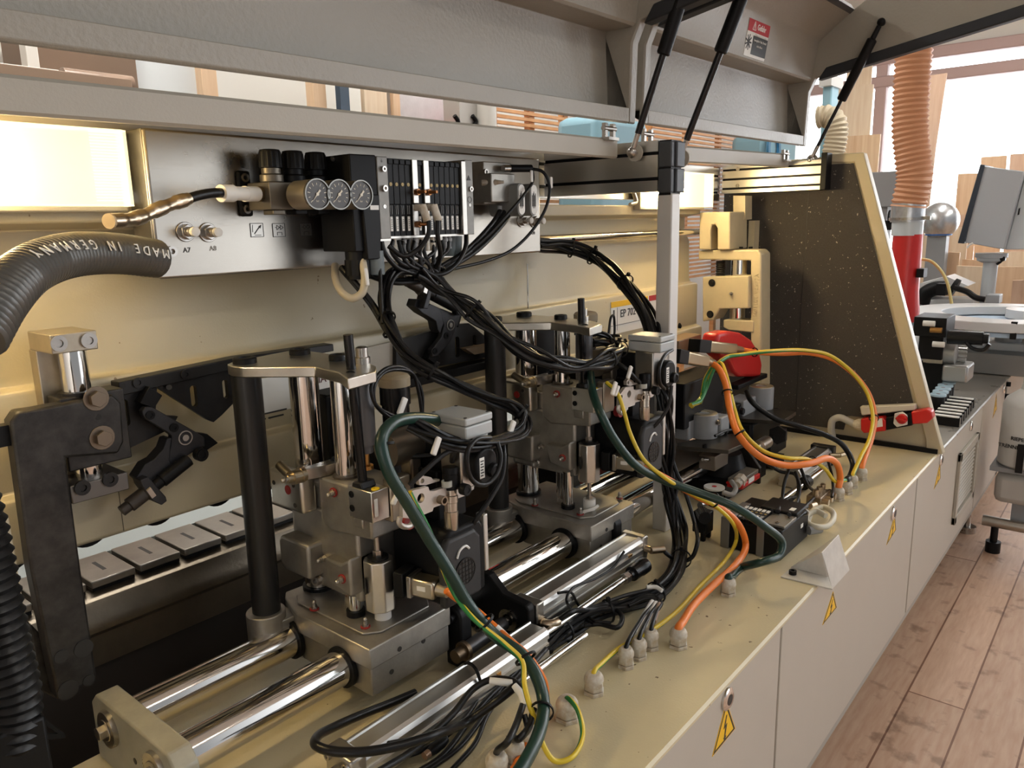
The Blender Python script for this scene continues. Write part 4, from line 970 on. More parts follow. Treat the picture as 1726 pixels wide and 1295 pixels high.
    MB().box(u(.735, 1.09, 1.012), u(.766, 1.185, 1.08)).build('side_plate', BRIGHTAL, bd, bevel=.005, bseg=3)
    for y, z, r, m in ((1.13, 1.05, .0085, REDW), (1.112, 1.062, .0042, SIGNBLK), (1.112, 1.025, .0042, SIGNBLK), (1.172, 1.055, .0042, SIGNBLK)):
        c = u(.7348, y, z); MB().cyl(c, c+V((-.0008, 0, 0)), r).build('plate_hole', m, bd)
    MB().prism([u(.735, 1.088, .89), u(.735, 1.085, .955), u(.735, 1.165, .957), u(.735, 1.175, .948), u(.735, 1.175, .90), u(.735, 1.16, .89)], (.04, 0, 0)).build('lower_flange', CAST, bd, bevel=.006, bseg=3)
    MB().prism([u(.745, .985, .885), u(.745, 1.045, .895), u(.745, 1.055, .94), u(.745, 1.01, .94), u(.745, .985, .955)], (.05, 0, 0)).build('wedge_flange', CAST, bd, bevel=.005, bseg=3)
    nipple(u(.758, 1.03, 1.06), (-1, -.2, 0), bd); nipple(u(.764, 1.078, .925), (-1, 0, 0), bd, False); nipple(u(.744, 1.005, .915), (-1, -.2, 0), bd)
    c = u(.765, 1.098, .880); MB().ring(c, c+V((-.014, -.004, 0)), .009, .005, 18).hexa(c, c+V((-.006, -.002, 0)), .0115).build('hollow_plug', STEEL, bd)
    # octagonal stop cylinder
    oc = MB().cyl(u(.788, .962, .857), u(.788, .962, .948), .0262, n=8).build('stop_cylinder', BRIGHTAL, t, bevel=.002)
    MB().cyl(u(.788, .962, .948), u(.788, .962, .952), .018).build('cylinder_ring', BLACK, oc)
    MB().hexa(u(.788, .962, .952), u(.788, .962, .963), .0085).cyl(u(.788, .962, .963), u(.788, .963, .99), .006).build('adjuster_nut', STEEL, oc)
    MB().prism(slot_loop(u(.7625, .968, .905), (.35, 1, 0), (0, 0, 1), .0032, .012), (-.0015, 0, 0)).build('slot', SIGNBLK, oc)
    # switch block with yellow dot and two socket screws
    sb_ = MB().box(u(.752, .925, 1.030), u(.788, .984, 1.083)).build('switch_block', BRIGHTAL, t, bevel=.0015)
    for z in (1.070, 1.046): socket_screw(u(.752, .975, z), (-1, 0, 0), .0058, sb_, BLACK, .0015)
    MB().cyl(u(.768, .933, 1.083), u(.768, .933, 1.0845), .0068, n=18).build('yellow_dot', YDOT, sb_)
    MB().box(u(.788, .926, 1.032), u(.80, .95, 1.078)).build('hole_strip', BLACK, sb_)
    MB().box(u(.757, .925-.0006, 1.04), u(.764, .925, 1.07)).build('white_label', LABEL, sb_)
    MB().prism([u(.752, .946, 1.083), u(.752, .974, 1.083), u(.752, .971, 1.092), u(.752, .951, 1.094)], (.03, 0, 0)).build('pin_holder', DARKST, t, bevel=.002)
    MB().box(u(.755, .955, 1.012), u(.77, .98, 1.030)).build('switch_bracket', CAST, t, bevel=.002)
    # lubricating arm
    la = MB().prism([u(.735, 1.075, 1.078), u(.735, 1.088, 1.078), u(.83, 1.088, 1.078), u(.83, 1.062, 1.078), u(.775, 1.062, 1.078)], (0, 0, .020)).build('feed_arm', STEEL, t, bevel=.0015)
    MB().cyl(u(.737, 1.081, 1.088), u(.712, 1.081, 1.088), .0125, n=20).ring(u(.732, 1.081, 1.088), u(.728, 1.081, 1.088), .0135, .011).cyl(u(.712, 1.081, 1.088), u(.703, 1.081, 1.088), .008).build('brass_fitting', mat('pale_brass', (.50, .43, .32), .3, 1), la)
    MB().cyl(u(.703, 1.081, 1.088), u(.698, 1.081, 1.088), .006).sphere(u(.695, 1.081, 1.088), .004).build('grease_nipple', STEEL, la)
    MB().cyl(u(.715, 1.09, 1.09), u(.72, 1.125, 1.10), .0085).build('elbow_stub', mat('pale_brass', (.50, .43, .32), .3, 1), la)
    hex_bolt(u(.80, 1.075, 1.098), (0, 0, 1), .007, la, mat('blue_black_screw', (.03, .035, .05), .3, .8), .006)
    # router motor with grille
    mo = MB().prism([u(.838, .85, .868), u(.935, .85, .868), u(.935, .85, .985), u(.925, .85, 1.002), u(.85, .85, 1.002), u(.838, .85, .985)], (0, .13, 0)).build('router_motor', BLACK, t, bevel=.006)
    MB().prism([u(.826, .843, .872), u(.918, .843, .872), u(.918, .843, .975), u(.905, .843, .992), u(.84, .843, .992), u(.826, .843, .975)], (0, .016, 0)).build('motor_cover', mat('soft_black_cover', (.022, .022, .023), .55), mo, bevel=.006, bseg=3)
    c = u(.876, .8425, .925); b = MB().ring(c, c+V((0, -.0015, 0)), .024, .0225, 28)
    for k in range(-2, 3):
        h_ = math.sqrt(.023**2-(k*.008)**2); b.box(c+V((k*.008-.0008, -.0012, -h_)), c+V((k*.008+.0008, 0, h_))).box(c+V((-h_, -.0012, k*.008-.0008)), c+V((h_, 0, k*.008+.0008)))
    b.build('fan_grille', BLACKG, mo)
    MB().cyl(c, c+V((0, -.0004, 0)), .0225).build('fan_opening', SIGNBLK, mo)
    MB().tube([c+V((-.020, -.001, .030)), c+V((-.012, -.001, .042)), c+V((.002, -.001, .045)), c+V((.010, -.001, .038))], .0022, 6).build('rotation_arrow', LABEL, mo)
    MB().box(u(.935, .85, .90), u(.945, .87, 1.005)).build('motor_bracket', mat('milled_light_plate', (.62, .60, .56), .35, .7), mo, bevel=.002)
    # plug connector on the motor
    pc = MB().obox(u(.812, .925, .908), (.25, -1, 0), (1, .25, 0), (0, 0, 1), .010, .020, .022).build('plug_base', BLACK, t, bevel=.002)
    MB().obox(u(.816, .905, .908), (.25, -1, 0), (1, .25, 0), (0, 0, 1), .004, .019, .019).build('locking_frame', STEEL, pc, bevel=.001)
    MB().obox(u(.822, .882, .907), (.25, -1, -.02), (1, .25, 0), (0, 0, 1), .022, .0155, .016).build('plug_shell', mat('nickel_plug', (.55, .50, .40), .3, 1), pc, bevel=.004)
    MB().obox(u(.8065, .879, .909), (.25, -1, 0), (1, .25, 0), (0, 0, 1), .008, .0006, .004).build('plug_label', LABEL, pc)
    MB().cyl(u(.828, .860, .906), u(.832, .842, .905), .0125, .0105, n=18).build('cable_clamp_nut', mat('nickel_plug', (.55, .50, .40), .3, 1), pc)
    # white hole plate (lever) in front of the motor
    LV = mat('satin_lever_plate', (.60, .55, .50), .4, .6, var=.15, vscale=25)
    D = V((dx, 0, dz)); yl = .865
    q = lambda px, py, y=yl: P(px, py, y=y) + D
    outer = [q(*p) for p in ((679, 846), (696, 827), (722, 821), (724, 828), (732, 828), (785, 811), (793, 819), (799, 820), (799, 825), (790, 829), (786, 835), (731, 856), (729, 862), (696, 875), (679, 873))]
    holes = [rnd_loop(q(684.5, 850), (1, 0, 0), (0, 0, 1), .0045, .0045), rnd_loop(q(709.5, 840), (1, 0, 0), (0, 0, 1), .008, .008), rnd_loop(q(788, 822), (1, 0, 0), (0, 0, 1), .003, .003)]
    lv = MB().prism_holes(outer, holes, (0, .008, 0)).build('hole_plate', LV, t)
    c = q(741, 842); MB().ring(c, c+V((0, -.012, 0)), .0075, .005, 20).build('threaded_bush', mat('brown_bush2', (.32, .25, .18), .35, .9), lv)
    MB().prism_holes([q(*p, yl+.012) for p in ((706, 809), (713, 802), (727, 805), (730, 809), (741, 808), (741, 811), (718, 818), (707, 818))], [rnd_loop(q(712, 811, yl+.012), (1, 0, 0), (0, 0, 1), .0042, .0042)], (0, .008, 0)).build('small_hole_plate', LV, t)
    MB().tube([q(674, 872, yl-.004), q(673, 882, yl-.004), q(681, 888, yl-.004), q(692, 886, yl-.004), q(696, 878, yl-.004)], .0045, 8).build('hook_spring_holder', LV, lv)
    c = q(692, 880, yl+.012); rl = MB().cyl(c+V((0, .012, 0)), c, .013, n=24).build('red_roller', DREDP, t)
    c = q(703, 880, yl+.010); MB().prism([c, c+V((.014, 0, .004)), c+V((.014, 0, .012)), c+V((0, 0, .008))], (0, .001, 0)).build('white_label', LABEL, rl)
    MB().box(u(.875, .90, .995), u(.945, .96, 1.09)).build('motor_mount', BLACK, t, bevel=.003)
    wl = MB().prism([q(*p, yl-.004) for p in ((674, 825), (679, 829), (667, 854), (661, 851))], (0, .008, 0)).build('white_cable_tag', WHITEP, t, bevel=.003)
    MB().box(u(.86, 1.17, .99), u(.96, 1.235, 1.19)).build('rear_drive_box', BLACK, t, bevel=.005)
    MB().box(u(.87, 1.0, .86), u(.96, 1.19, 1.0)).build('rear_housing', BLACK, t, bevel=.006)
    # upright inductive sensor with plug
    se = MB().lathe(u(.866, .862, .995), (.08, .05, 1), [(0, .0095), (.004, .0115), (.035, .0125), (.036, .0115), (.05, .0115), (.051, .0125), (.062, .0125), (.063, .0105), (.072, .0105)], 20).build('sensor_body', mat('smoky_metal_sensor', (.48, .42, .35), .22, .85), t)
    MB().lathe(u(.8725, .866, 1.067), (.08, .05, 1), [(0, .0115), (.026, .0125), (.027, .0135), (.038, .0135), (.039, .009)], 18).build('sensor_plug', BLACK, se)
    MB().ring(u(.862, .864, 1.075), u(.862, .864, 1.085), .009, .006, 14).build('plug_clip', mat('pale_grey_clip', (.45, .46, .42), .5), se)
    b = MB()
    for k in range(4): b.ring(u(.89+k*.004, .868, 1.083), u(.8925+k*.004, .868, 1.083), .0135-.001*k, .008, 18)
    b.build('knurled_ring', STEEL, t)
    c = q(779, 824, .85); MB().cyl(c, c+V((0, -.012, 0)), .010, n=20).ring(c+V((0, -.012, 0)), c+V((0, -.013, 0)), .009, .005).build('black_roller', BLACK, t)
    # positioning drive: aluminium flange, black round encoder, grey box on top
    dm = MB().box(u(.885, .852, 1.062), u(.955, .90, 1.155)).build('drive_flange', ALUPLATE, t, bevel=.003)
    MB().box(u(.89, .90, 1.075), u(.95, 1.02, 1.148)).build('drive_motor', BLACK, dm, bevel=.004)
    en = MB().prism(slot_loop(u(.925, .852, 1.100), (1, 0, 0), (0, 0, 1), .027, .005, 12), (0, -.022, 0)).build('encoder_cap', BLACK, dm, bevel=.004, bseg=3)
    MB().lathe(u(.938, .83, 1.09), (0, -1, 0), [(0, .013), (.008, .012), (.009, .008), (.006, .006)], 20).build('encoder_plug', BLACK, en)
    lb_ = MB().box(u(.906, .8293, 1.082), u(.918, .8301, 1.118)).build('type_label', LABEL, en, bevel=.001)
    b = MB()
    for k in range(6): b.box(u(.908, .8287, 1.086+k*.005), u(.914+.002*(k % 2), .8294, 1.088+k*.005))
    b.build('printed_text', PAPER, lb_, smooth=False)
    jb = MB().box(u(.874, .828, 1.156), u(.940, .912, 1.178)).box(u(.8735, .8275, 1.179), u(.9405, .9125, 1.192)).build('terminal_box', GREYBOX, t, bevel=.003, bseg=3)
    for x, y in ((.880, .834), (.934, .834), (.880, .906), (.934, .906)): MB().cyl(u(x, y, 1.192), u(x, y, 1.1926), .003).build('lid_screw', SIGNBLK, jb)
    # vertical spindle drive behind: beige cap on black body
    vd = MB().cyl(u(.95, 1.08, 1.10), u(.95, 1.08, 1.205), .026, n=24).cyl(u(.95, 1.08, 1.17), u(.95, 1.08, 1.205), .029, n=24).build('spindle_drive', BLACKG, t)
    MB().lathe(u(.95, 1.08, 1.205), (0, 0, 1), [(0, .030), (.016, .030), (.021, .026), (.023, .02)], 28).build('beige_cap', mat('beige_cap', (.33, .27, .18), .5), vd)
    MB().box(u(.88, 1.02, 1.0), u(1.02, 1.12, 1.10)).build('drive_bracket', BLACK, vd, bevel=.004)
    c = q(650, 760, .97); MB().cyl(c, c+V((.075, 0, 0)), .031, n=28).build('drum', mat('brown_grey_metal', (.22, .19, .15), .35, .85), t)
    c = q(700, 735, .945); MB().box(c+V((-.012, 0, -.085)), c+V((.012, .03, 0))).build('drum_bracket', mat('brown_grey_metal', (.22, .19, .15), .35, .85), t, bevel=.004)
    return t
unit(0, 0, 'nearer steel trimming unit on the guide rods, its yellow dot switch block lower')
U2 = unit(.637, .052, 'farther steel trimming unit on the guide rods, beside the silver front post')

# ================================================================ pneumatic cylinders
EXT = mat('bright_extrusion', (.60, .59, .56), .36, 1.0)
def grooved(a, c, w_, h_, name, par, m=EXT):
    a, c = V(a), V(c); d = c-a; hw = w_/2; g = .0025
    half = [(hw, 0), (hw, h_*.18), (hw-g, h_*.2), (hw-g, h_*.3), (hw, h_*.32), (hw, h_*.46), (hw-g*1.5, h_*.5), (hw-g*1.5, h_*.6), (hw, h_*.64), (hw, h_*.8), (hw-.004, h_*.93), (hw-.010, h_), (hw*.55, h_), (hw*.5, h_-.003), (hw*.1, h_-.003)]
    pts = half + [(-y, z) for y, z in reversed(half)]
    s_ = d.normalized().cross(V((0, 0, 1)))
    return MB().prism([a + s_*y + V((0, 0, z)) for y, z in pts], d).build(name, m, par, smooth=False)
ca = thing('pneumatic_cylinder', 'far grooved aluminium pneumatic cylinder beside the farther trimming unit', 'cylinder', (1.25, .86, .70))
grooved((1.075, .86, .738), (1.45, .86, .738), .058, .052, 'cylinder_barrel', ca)
MB().box((1.055, .83, .735), (1.077, .89, .791)).build('end_cover', ALUPLATE, ca, bevel=.003)
MB().box((1.45, .83, .735), (1.47, .89, .791)).build('end_cover', ALUPLATE, ca, bevel=.003)
for z in (.744, .782):
    for y in (.838, .882): socket_screw((1.47, y, z), (1, 0, 0), .006, ca, STEEL, .004)
MB().box((1.06, .835, .70), (1.075, .885, .736)).build('cylinder_foot', BLACK, ca)
MB().box((1.452, .835, .70), (1.467, .885, .736)).build('cylinder_foot', BLACK, ca)
bpz = thing('mounting_plate', 'black anodised plate between the two grooved cylinders', 'plate', (1.045, .92, .70))
MB().prism([(1.035, y, z) for y, z in ((.835, .702), (.835, .786), (.842, .794), (.90, .80), (.935, .83), (1.01, .83), (1.03, .80), (1.03, .702))], (.02, 0, 0)).build('plate_body', BLACK, bpz, bevel=.003)
MB().ring((1.035, .885, .752), (1.031, .885, .752), .022, .012).cyl((1.035, .885, .752), (1.015, .885, .752), .0075).build('threaded_end', STEEL, bpz)
MB().cyl((1.02, .885, .750), (.915, .885, .745), .0135).build('rod_coupling', mat('dark_grey_steel', (.09, .09, .095), .4, .7), bpz)
MB().cyl((.915, .885, .745), (.885, .885, .744), .0125).ring((.913, .885, .745), (.905, .885, .745), .018, .012).build('bronze_bush', mat('worn_bronze', (.20, .15, .10), .45, .9), bpz)
nz = mat('nickel_fitting', (.55, .45, .33), .28, 1.0)
MB().ring((1.066, .83, .752), (1.066, .824, .752), .011, .006).tube([(1.066, .832, .752), (1.066, .818, .752), (1.072, .808, .752), (1.088, .805, .752)], .0085, 12).build('elbow_fitting', nz, ca)
MB().cyl((1.46, .832, .762), (1.462, .815, .761), .008).cyl((1.458, .816, .761), (1.49, .800, .757), .0085).build('elbow_fitting', nz, ca)
MB().box((1.385, .830, .765), (1.40, .8285, .771)).build('brass_sensor_screw', BRASS, ca)
nc = thing('pneumatic_cylinder', 'nearest grooved aluminium pneumatic cylinder, foreground below the cable loop', 'cylinder', (.80, .815, .70))
grooved((.60, .815, .712), (1.034, .815, .712), .056, .054, 'cylinder_barrel', nc)
MB().box((.573, .786, .708), (.602, .846, .768)).build('end_cover', ALUPLATE, nc, bevel=.004)
MB().cyl((.573, .815, .738), (.560, .815, .738), .013).build('rod_collar', STEEL, nc)
for z in (.72, .758):
    for y in (.795, .836): socket_screw((.573, y, z), (-1, 0, 0), .0065, nc, STEEL, .005)
MB().cyl((.588, .786, .74), (.588, .768, .738), .009).cyl((.585, .772, .738), (.612, .762, .737), .0085).build('elbow_fitting', nz, nc)
MB().box((.885, .7865, .742), (.895, .785, .749)).build('brass_sensor_screw', BRASS, nc)
pr = thing('piston_rod', 'thin bright piston rod ending in a black cylindrical coupler', 'piston rod', (1.2, .805, .70))
MB().cyl((1.0, .805, .745), (1.345, .805, .745), .0065, n=16).build('rod', CHROME, pr)
MB().lathe((1.345, .805, .745), (1, 0, 0), [(0, .011), (.012, .011), (.013, .0165), (.045, .0165), (.048, .018), (.068, .018), (.072, .013)], 22).build('coupler', BLACKG, pr)
MB().hexa((1.325, .805, .745), (1.342, .805, .745), .012).build('lock_nut', STEEL, pr)
pr2 = tag(MB().cyl((.92, .765, .722), (1.12, .765, .722), .0065, n=16).build('piston_rod', CHROME), 'thin bright rod low beside the foreground cylinder and black plate', 'piston rod')
# bumper stops
for x, y, z, r, lb in ((.925, .915, .80, .020, 'upright black rounded stop block right of the nearer trimming unit'), (1.455, .92, .80, .02, 'upright black rounded stop block beside the far cylinder end')):
    t = thing('stop_block', lb, 'stop block', (x, y, .70))
    MB().prism([(x-.012, y-.02, .70), (x-.012, y+.02, .70), (x-.012, y+.02, z)] + [(x-.012, y+.02*math.cos(a*math.pi/8), z+.02*math.sin(a*math.pi/8)) for a in range(1, 8)] + [(x-.012, y-.02, z)], (.03, 0, 0)).build('block_body', BLACK, t, bevel=.004)
    MB().cyl((x-.012, y, z), (x-.022, y, z), .009).build('stop_screw', BLACK, t)
# ================================================================ right hand station (partly hidden by the post)
def xpoly(px, x): return [P(a, b_, x=x) for a, b_ in px]
def zpoly(px, z): return [P(a, b_, z=z) for a, b_ in px]
iv = thing('guide_casting', 'ivory painted cast bracket with vertical shaft beside the dark end panel', 'casting', (2.65, 1.1, .70))
MB().prism(xpoly([(1179, 358), (1230, 357), (1230, 421), (1209, 421), (1209, 385), (1205, 378), (1200, 379), (1197.6, 386), (1197.6, 421), (1178, 421)], 2.60), (.15, 0, 0)).build('upper_hook', IVORY, iv, bevel=.004)
MB().prism(xpoly([(1177, 422), (1276, 421), (1283, 428), (1283, 655), (1265, 655), (1265, 439), (1177, 438)], 2.62), (.085, 0, 0)).build('post_casting', IVORY, iv, bevel=.005)
MB().prism(xpoly([(1219, 539), (1270, 541), (1270, 561), (1228, 557), (1219, 552)], 2.615), (.08, 0, 0)).build('lower_slab', IVORY, iv, bevel=.004)
MB().prism(xpoly([(1184, 467), (1262, 465), (1262, 520), (1213, 521), (1202, 540), (1184, 542)], 2.60), (.09, 0, 0)).build('slide_block', IVORY, iv, bevel=.004)
MB().prism(xpoly([(1250, 330), (1256, 330), (1256, 370), (1236, 372), (1236, 330)], 2.72), (.06, 0, 0)).build('upper_lug', IVORY, iv)
c0_, c1_ = P(1245, 442, x=2.66), P(1245, 545, x=2.66)
MB().cyl((2.67, c0_.y, c1_.z), (2.67, c0_.y, c0_.z+.01), .030, n=28).build('guide_shaft', CHROME, iv)
a, c = P(1215, 438, x=2.65), P(1215, 468, x=2.65); m = MB()
m.lathe((2.65, a.y, c.z), (0, 0, 1), [(k*.004, .0145 if k % 2 else .0175) for k in range(int((a.z-c.z)/.004)+1)]).build('lead_screw', DARKST, iv)
for px, py in ((1200, 477), (1197, 530)): hex_bolt(P(px, py, x=2.599), (-1, 0, 0), .009, iv, DARKST, .006)
nipple(P(1233, 495, x=2.60), (-1, 0, 0), iv, False)
for px in (1249, 1265): socket_screw(P(px, 419, x=2.66), (0, 0, 1), .007, iv, BLACK, .006)
txt('160/1101 V2607A', 'cast_lettering', P(1274, 500, x=2.619), (0, 0, 1), (0, 1, 0), .022, IVORY, iv, .0012)
MB().box((2.80, P(1272, 380, x=2.8).y, P(1272, 440, x=2.8).z), (2.845, P(1262, 380, x=2.8).y, P(1272, 372, x=2.8).z)).build('rear_flange', IVORY, iv)
# red guard
rg = thing('saw_guard', 'bright red rounded saw blade guard beside the ivory casting', 'guard', P(1255, 640, y=1.02))
o = [P(px, py, y=1.01) for px, py in ((1212, 562), (1230, 558), (1250, 561), (1268, 573), (1281, 593), (1286, 614), (1283, 636), (1247, 636), (1238, 628), (1232, 612), (1216, 600), (1208, 580))]
MB().prism(o, (0, .055, 0)).build('guard_shell', REDP, rg, bevel=.012, bseg=3)
MB().box(P(1245, 650, y=1.0), P(1275, 635, y=1.04)).build('guard_foot', BLACK, rg, bevel=.003)
# saw motor block with two servo plugs
sm = thing('saw_motor', 'dark block motor behind the silver post with two beige servo plugs', 'motor', (2.2, 1.05, .86))
a, c = P(1143, 690, y=1.02), P(1212, 622, y=1.02)
MB().box((a.x, 1.0, .90), (c.x, 1.10, c.z)).build('motor_block', BLACK, sm, bevel=.004)
a = P(1140, 620, y=1.04); MB().box((a.x-.15, 1.04, .88), (a.x+.02, 1.12, a.z)).build('motor_block', BLACK, sm, bevel=.004)
BEIGEPL = mat('beige_metal_plug', (.46, .38, .26), .32, .9)
def plug(p, q, y, par, w_=.017):
    a, c = P(*p, y=y), P(*q, y=y); d = (c-a).normalized(); up_ = V((0, 0, 1)); sd = d.cross(up_).normalized(); up_ = sd.cross(d)
    Lg = (c-a).length
    k = MB().obox(a.lerp(c, .38), d, sd, up_, Lg*.36, w_, w_).build('servo_plug', BEIGEPL, par, bevel=.005)
    MB().cyl(a.lerp(c, .74), c, w_*.8, w_*.6, n=16).build('plug_nut', BEIGEPL, k)
    MB().obox(a.lerp(c, -.12), d, sd, up_, Lg*.14, w_*1.1, w_*1.1).build('plug_socket', BLACK, k, bevel=.002)
plug((1150, 602), (1200, 612), .955, sm); plug((1188, 584), (1250, 590), .985, sm)
MB().prism([P(px, py, y=1.1) for px, py in ((1144, 575), (1182, 563), (1184, 590), (1144, 602))], (0, .06, 0)).build('brown_cover_block', mat('brown_cover', (.19, .115, .06), .5), sm, bevel=.003)
for px, py in ((1163, 583), (1183, 575)): socket_screw(P(px, py, y=1.1), (0, -1, 0), .006, sm, STEEL, .005)
# swing plates with grey bearing housings
def bearing(poly, z, c, r, h_, label, blk):
    t = thing('bearing_plate', label, 'bearing plate', P(*c, z=z))
    MB().prism(zpoly(poly, z), (0, 0, -.012)).build('plate', mat('oily_dark_plate', (.09, .08, .065), .38, .7, var=.4, vscale=14), t, bevel=.001)
    b0 = P(*c, z=z)
    MB().cyl(b0, b0+V((0, 0, h_)), r, n=30).build('bearing_housing', GREYP, t, bevel=.002)
    MB().ring(b0+V((0, 0, h_)), b0+V((0, 0, h_+.002)), r*.95, r*.45, 28).build('housing_rim', mat('bare_metal_rim', (.6, .52, .36), .35, .8), t)
    if blk: MB().obox(b0+V(blk[0]), (1, 0, 0), (0, 1, 0), (0, 0, 1), *blk[1]).build('side_housing', GREYP, t, bevel=.004)
    return t, b0
t1, b1 = bearing([(1141, 747), (1197, 735), (1250, 730), (1258, 746), (1228, 759), (1142, 752)], .862, (1186, 736), .040, .072, 'dark plate with grey round bearing housing right of the post, nearer one', ((-.02, .05, .03), (.05, .035, .03)))
MB().obox(b1+V((.05, -.02, .03)), (1, 0, 0), (0, 1, 0), (0, 0, 1), .03, .025, .028).build('side_housing', GREYP, t1, bevel=.004)
MB().box(P(1205, 795, y=.90), P(1228, 758, y=.90)+V((0, .05, 0))).build('steel_block', mat('brown_steel_block', (.20, .165, .13), .4, .8), t1, bevel=.002)
a, c = P(1140, 798, y=.93), P(1206, 762, y=.93); MB().box(a, (c.x, 1.05, c.z)).build('support_block', mat('dark_brown_support', (.05, .04, .032), .5, .5), t1, bevel=.002)
MB().box((2.0, .88, .70), (2.30, 1.02, .75)).cyl((2.12, .94, .75), (2.12, .94, .81), .07, .05, n=24).build('swivel_base', BLACK, t1)
MB().tube([P(1184, 775, y=.925), P(1200, 776, y=.915), P(1206, 779, y=.91)], .006, 10, rf=lambda l: .0045 + .0015*math.sin(l*2000)).build('tension_spring', STEEL, t1)
for px, py in ((1222, 733), (1188, 755)): socket_screw(P(px, py, z=.862), (0, 0, 1), .007, t1, BLACK, .01)
socket_screw(b1+V((.0, -.04, .05)), (0, -1, 0), .008, t1, STEEL, .008)
t2, b2 = bearing([(1217, 700), (1262, 690), (1300, 688), (1342, 694), (1318, 710), (1250, 706)], .872, (1282, 688), .040, .075, 'dark plate with grey round bearing housing near the end panel, farther one', ((-.09, .03, .02), (.05, .03, .03)))
MB().box((2.30, .93, .70), (2.55, 1.06, .86)).build('swivel_base', BLACK, t2, bevel=.01)
MB().box(P(1241, 696, y=.98), P(1258, 676, y=.98)+V((0, .02, 0))).build('clamp_block', BLACK, t2, bevel=.003)
hex_bolt(P(1248, 693, y=.978), (0, -1, 0), .011, t2, DARKST, .012)
# inductive sensor in bracket
isn = thing('proximity_sensor', 'brown metal barrel sensor with big hex nut in a black bracket', 'sensor', P(1300, 760, y=.84))
a, c = P(1276, 755, y=.835), P(1312, 733, y=.85); d = (c-a).normalized()
MB().lathe(a, d, [(0, .010), (.012, .012), (.014, .019), (.09, .019)], 20).build('sensor_barrel', mat('brown_steel_barrel', (.30, .25, .20), .3, .95), isn)
MB().hexa(c+d*-.01, c+d*.004, .030).build('hex_nut', DARKST, isn, bevel=.001)
MB().box(P(1298, 772, y=.86), P(1327, 722, y=.86)+V((0, .014, 0))).build('sensor_bracket', BLACK, isn, bevel=.003)
MB().box(P(1306, 790, y=.87), P(1322, 765, y=.87)+V((0, .05, 0))).build('bracket_foot', DARKST, isn)
# third pneumatic cylinder with rod
c3 = thing('pneumatic_cylinder', 'short grooved aluminium cylinder near the end panel under orange cable', 'cylinder', (2.3, .78, .70))
grooved((2.216, .775, .704), (2.50, .775, .704), .065, .056, 'cylinder_barrel', c3, mat('grey_extrusion', (.56, .56, .55), .34, 1.0))  # barrel slightly greyer than the other extrusions
MB().box((2.50, .738, .702), (2.53, .812, .764)).build('end_cover', DARKST, c3, bevel=.003)
MB().cyl((2.47, .74, .745), (2.49, .715, .745), .008).cyl((2.49, .715, .745), (2.535, .70, .745), .007).build('elbow_fitting', BEIGEPL, c3)
MB().prism([P(1245, 748, x=2.2), P(1252, 748, x=2.2), P(1281, 790, x=2.2)] + [V((2.2, P(1281, 790, x=2.2).y, .70)), V((2.2, P(1245, 748, x=2.2).y, .70))], (.014, 0, 0)).build('flange_plate', mat('brown_black_plate', (.045, .038, .032), .45, .6), c3, bevel=.002)
MB().cyl((1.93, .735, .722), (2.40, .735, .722), .009, n=16).build('guide_bar', CHROME, c3)
MB().cyl((2.22, .735, .722), (2.25, .735, .722), .020, n=18).build('bar_bush', DARKST, c3)
# red connector box with white gland
rc = thing('safety_switch', 'small red switch box with white gland under the bearing plate', 'switch', P(1255, 825, y=.86))
a, c = P(1248, 826, y=.84), P(1279, 797, y=.84)
MB().box((a.x, .835, a.z), (c.x, .885, c.z)).build('switch_body', REDP, rc, bevel=.003)
MB().box((a.x+.002, .84, c.z), (c.x-.002, .88, c.z+.012)).build('switch_cover', mat('smoky_cover', (.16, .14, .11), .3), rc, bevel=.002)
MB().box((P(1262, 812, y=.834).x, .8338, P(1262, 816, y=.834).z), (P(1271, 812, y=.834).x, .835, P(1262, 808, y=.834).z)).build('white_label', LABEL, rc)
g0 = P(1249, 808, y=.855); MB().cyl(g0, g0+V((-.03, -.004, -.002)), .019, n=8).cyl(g0+V((-.03, -.004, -.002)), g0+V((-.045, -.006, -.004)), .015, .011).build('cable_gland', GLANDP, rc)
MB().tube([P(1233, 812, y=.86), P(1240, 825, y=.83), P(1233, 834, y=.83), P(1218, 830, y=.85)], .007, 10).build('grey_cable', mat('mid_grey_cable', (.33, .32, .30), .45), rc)
# round damper with white top
rd = thing('round_damper', 'small black drum with white top and red centre mark on the worktop', 'damper', P(1205, 850, y=.92))
c = P(1204, 820, y=.90); MB().cyl((c.x, .90, .70), (c.x, .90, c.z-.006), .027, n=26).build('drum_body', BLACK, rd)
MB().cyl((c.x, .90, c.z-.006), (c.x, .90, c.z), .0295, n=28).build('white_top', LABEL, rd, bevel=.001)
MB().cyl((c.x, .90, c.z), (c.x, .90, c.z+.0006), .007, n=8).build('red_mark', REDP, rd)
# small regulator with black knob
kr = thing('pressure_regulator', 'small black regulator with ribbed knob standing on the worktop right of the post', 'pressure regulator', P(1200, 895, z=.70))
kc = P(1187, 868, y=.80); MB().cyl(kc+V((.012, .012, 0)), kc+V((-.02, -.012, 0)), .0165, n=36, flute=1, depth=.08).build('adjusting_knob', BLACK, kr)
MB().box((kc.x+.006, .795, .72), (kc.x+.045, .835, .775)).box((kc.x+.004, .80, .70), (kc.x+.016, .812, .73)).box((kc.x+.034, .80, .70), (kc.x+.046, .812, .73)).build('regulator_body', BLACK, kr, bevel=.003)
MB().cyl(P(1180, 852, y=.82), P(1189, 849, y=.82), .008).build('side_fitting', STEEL, kr)

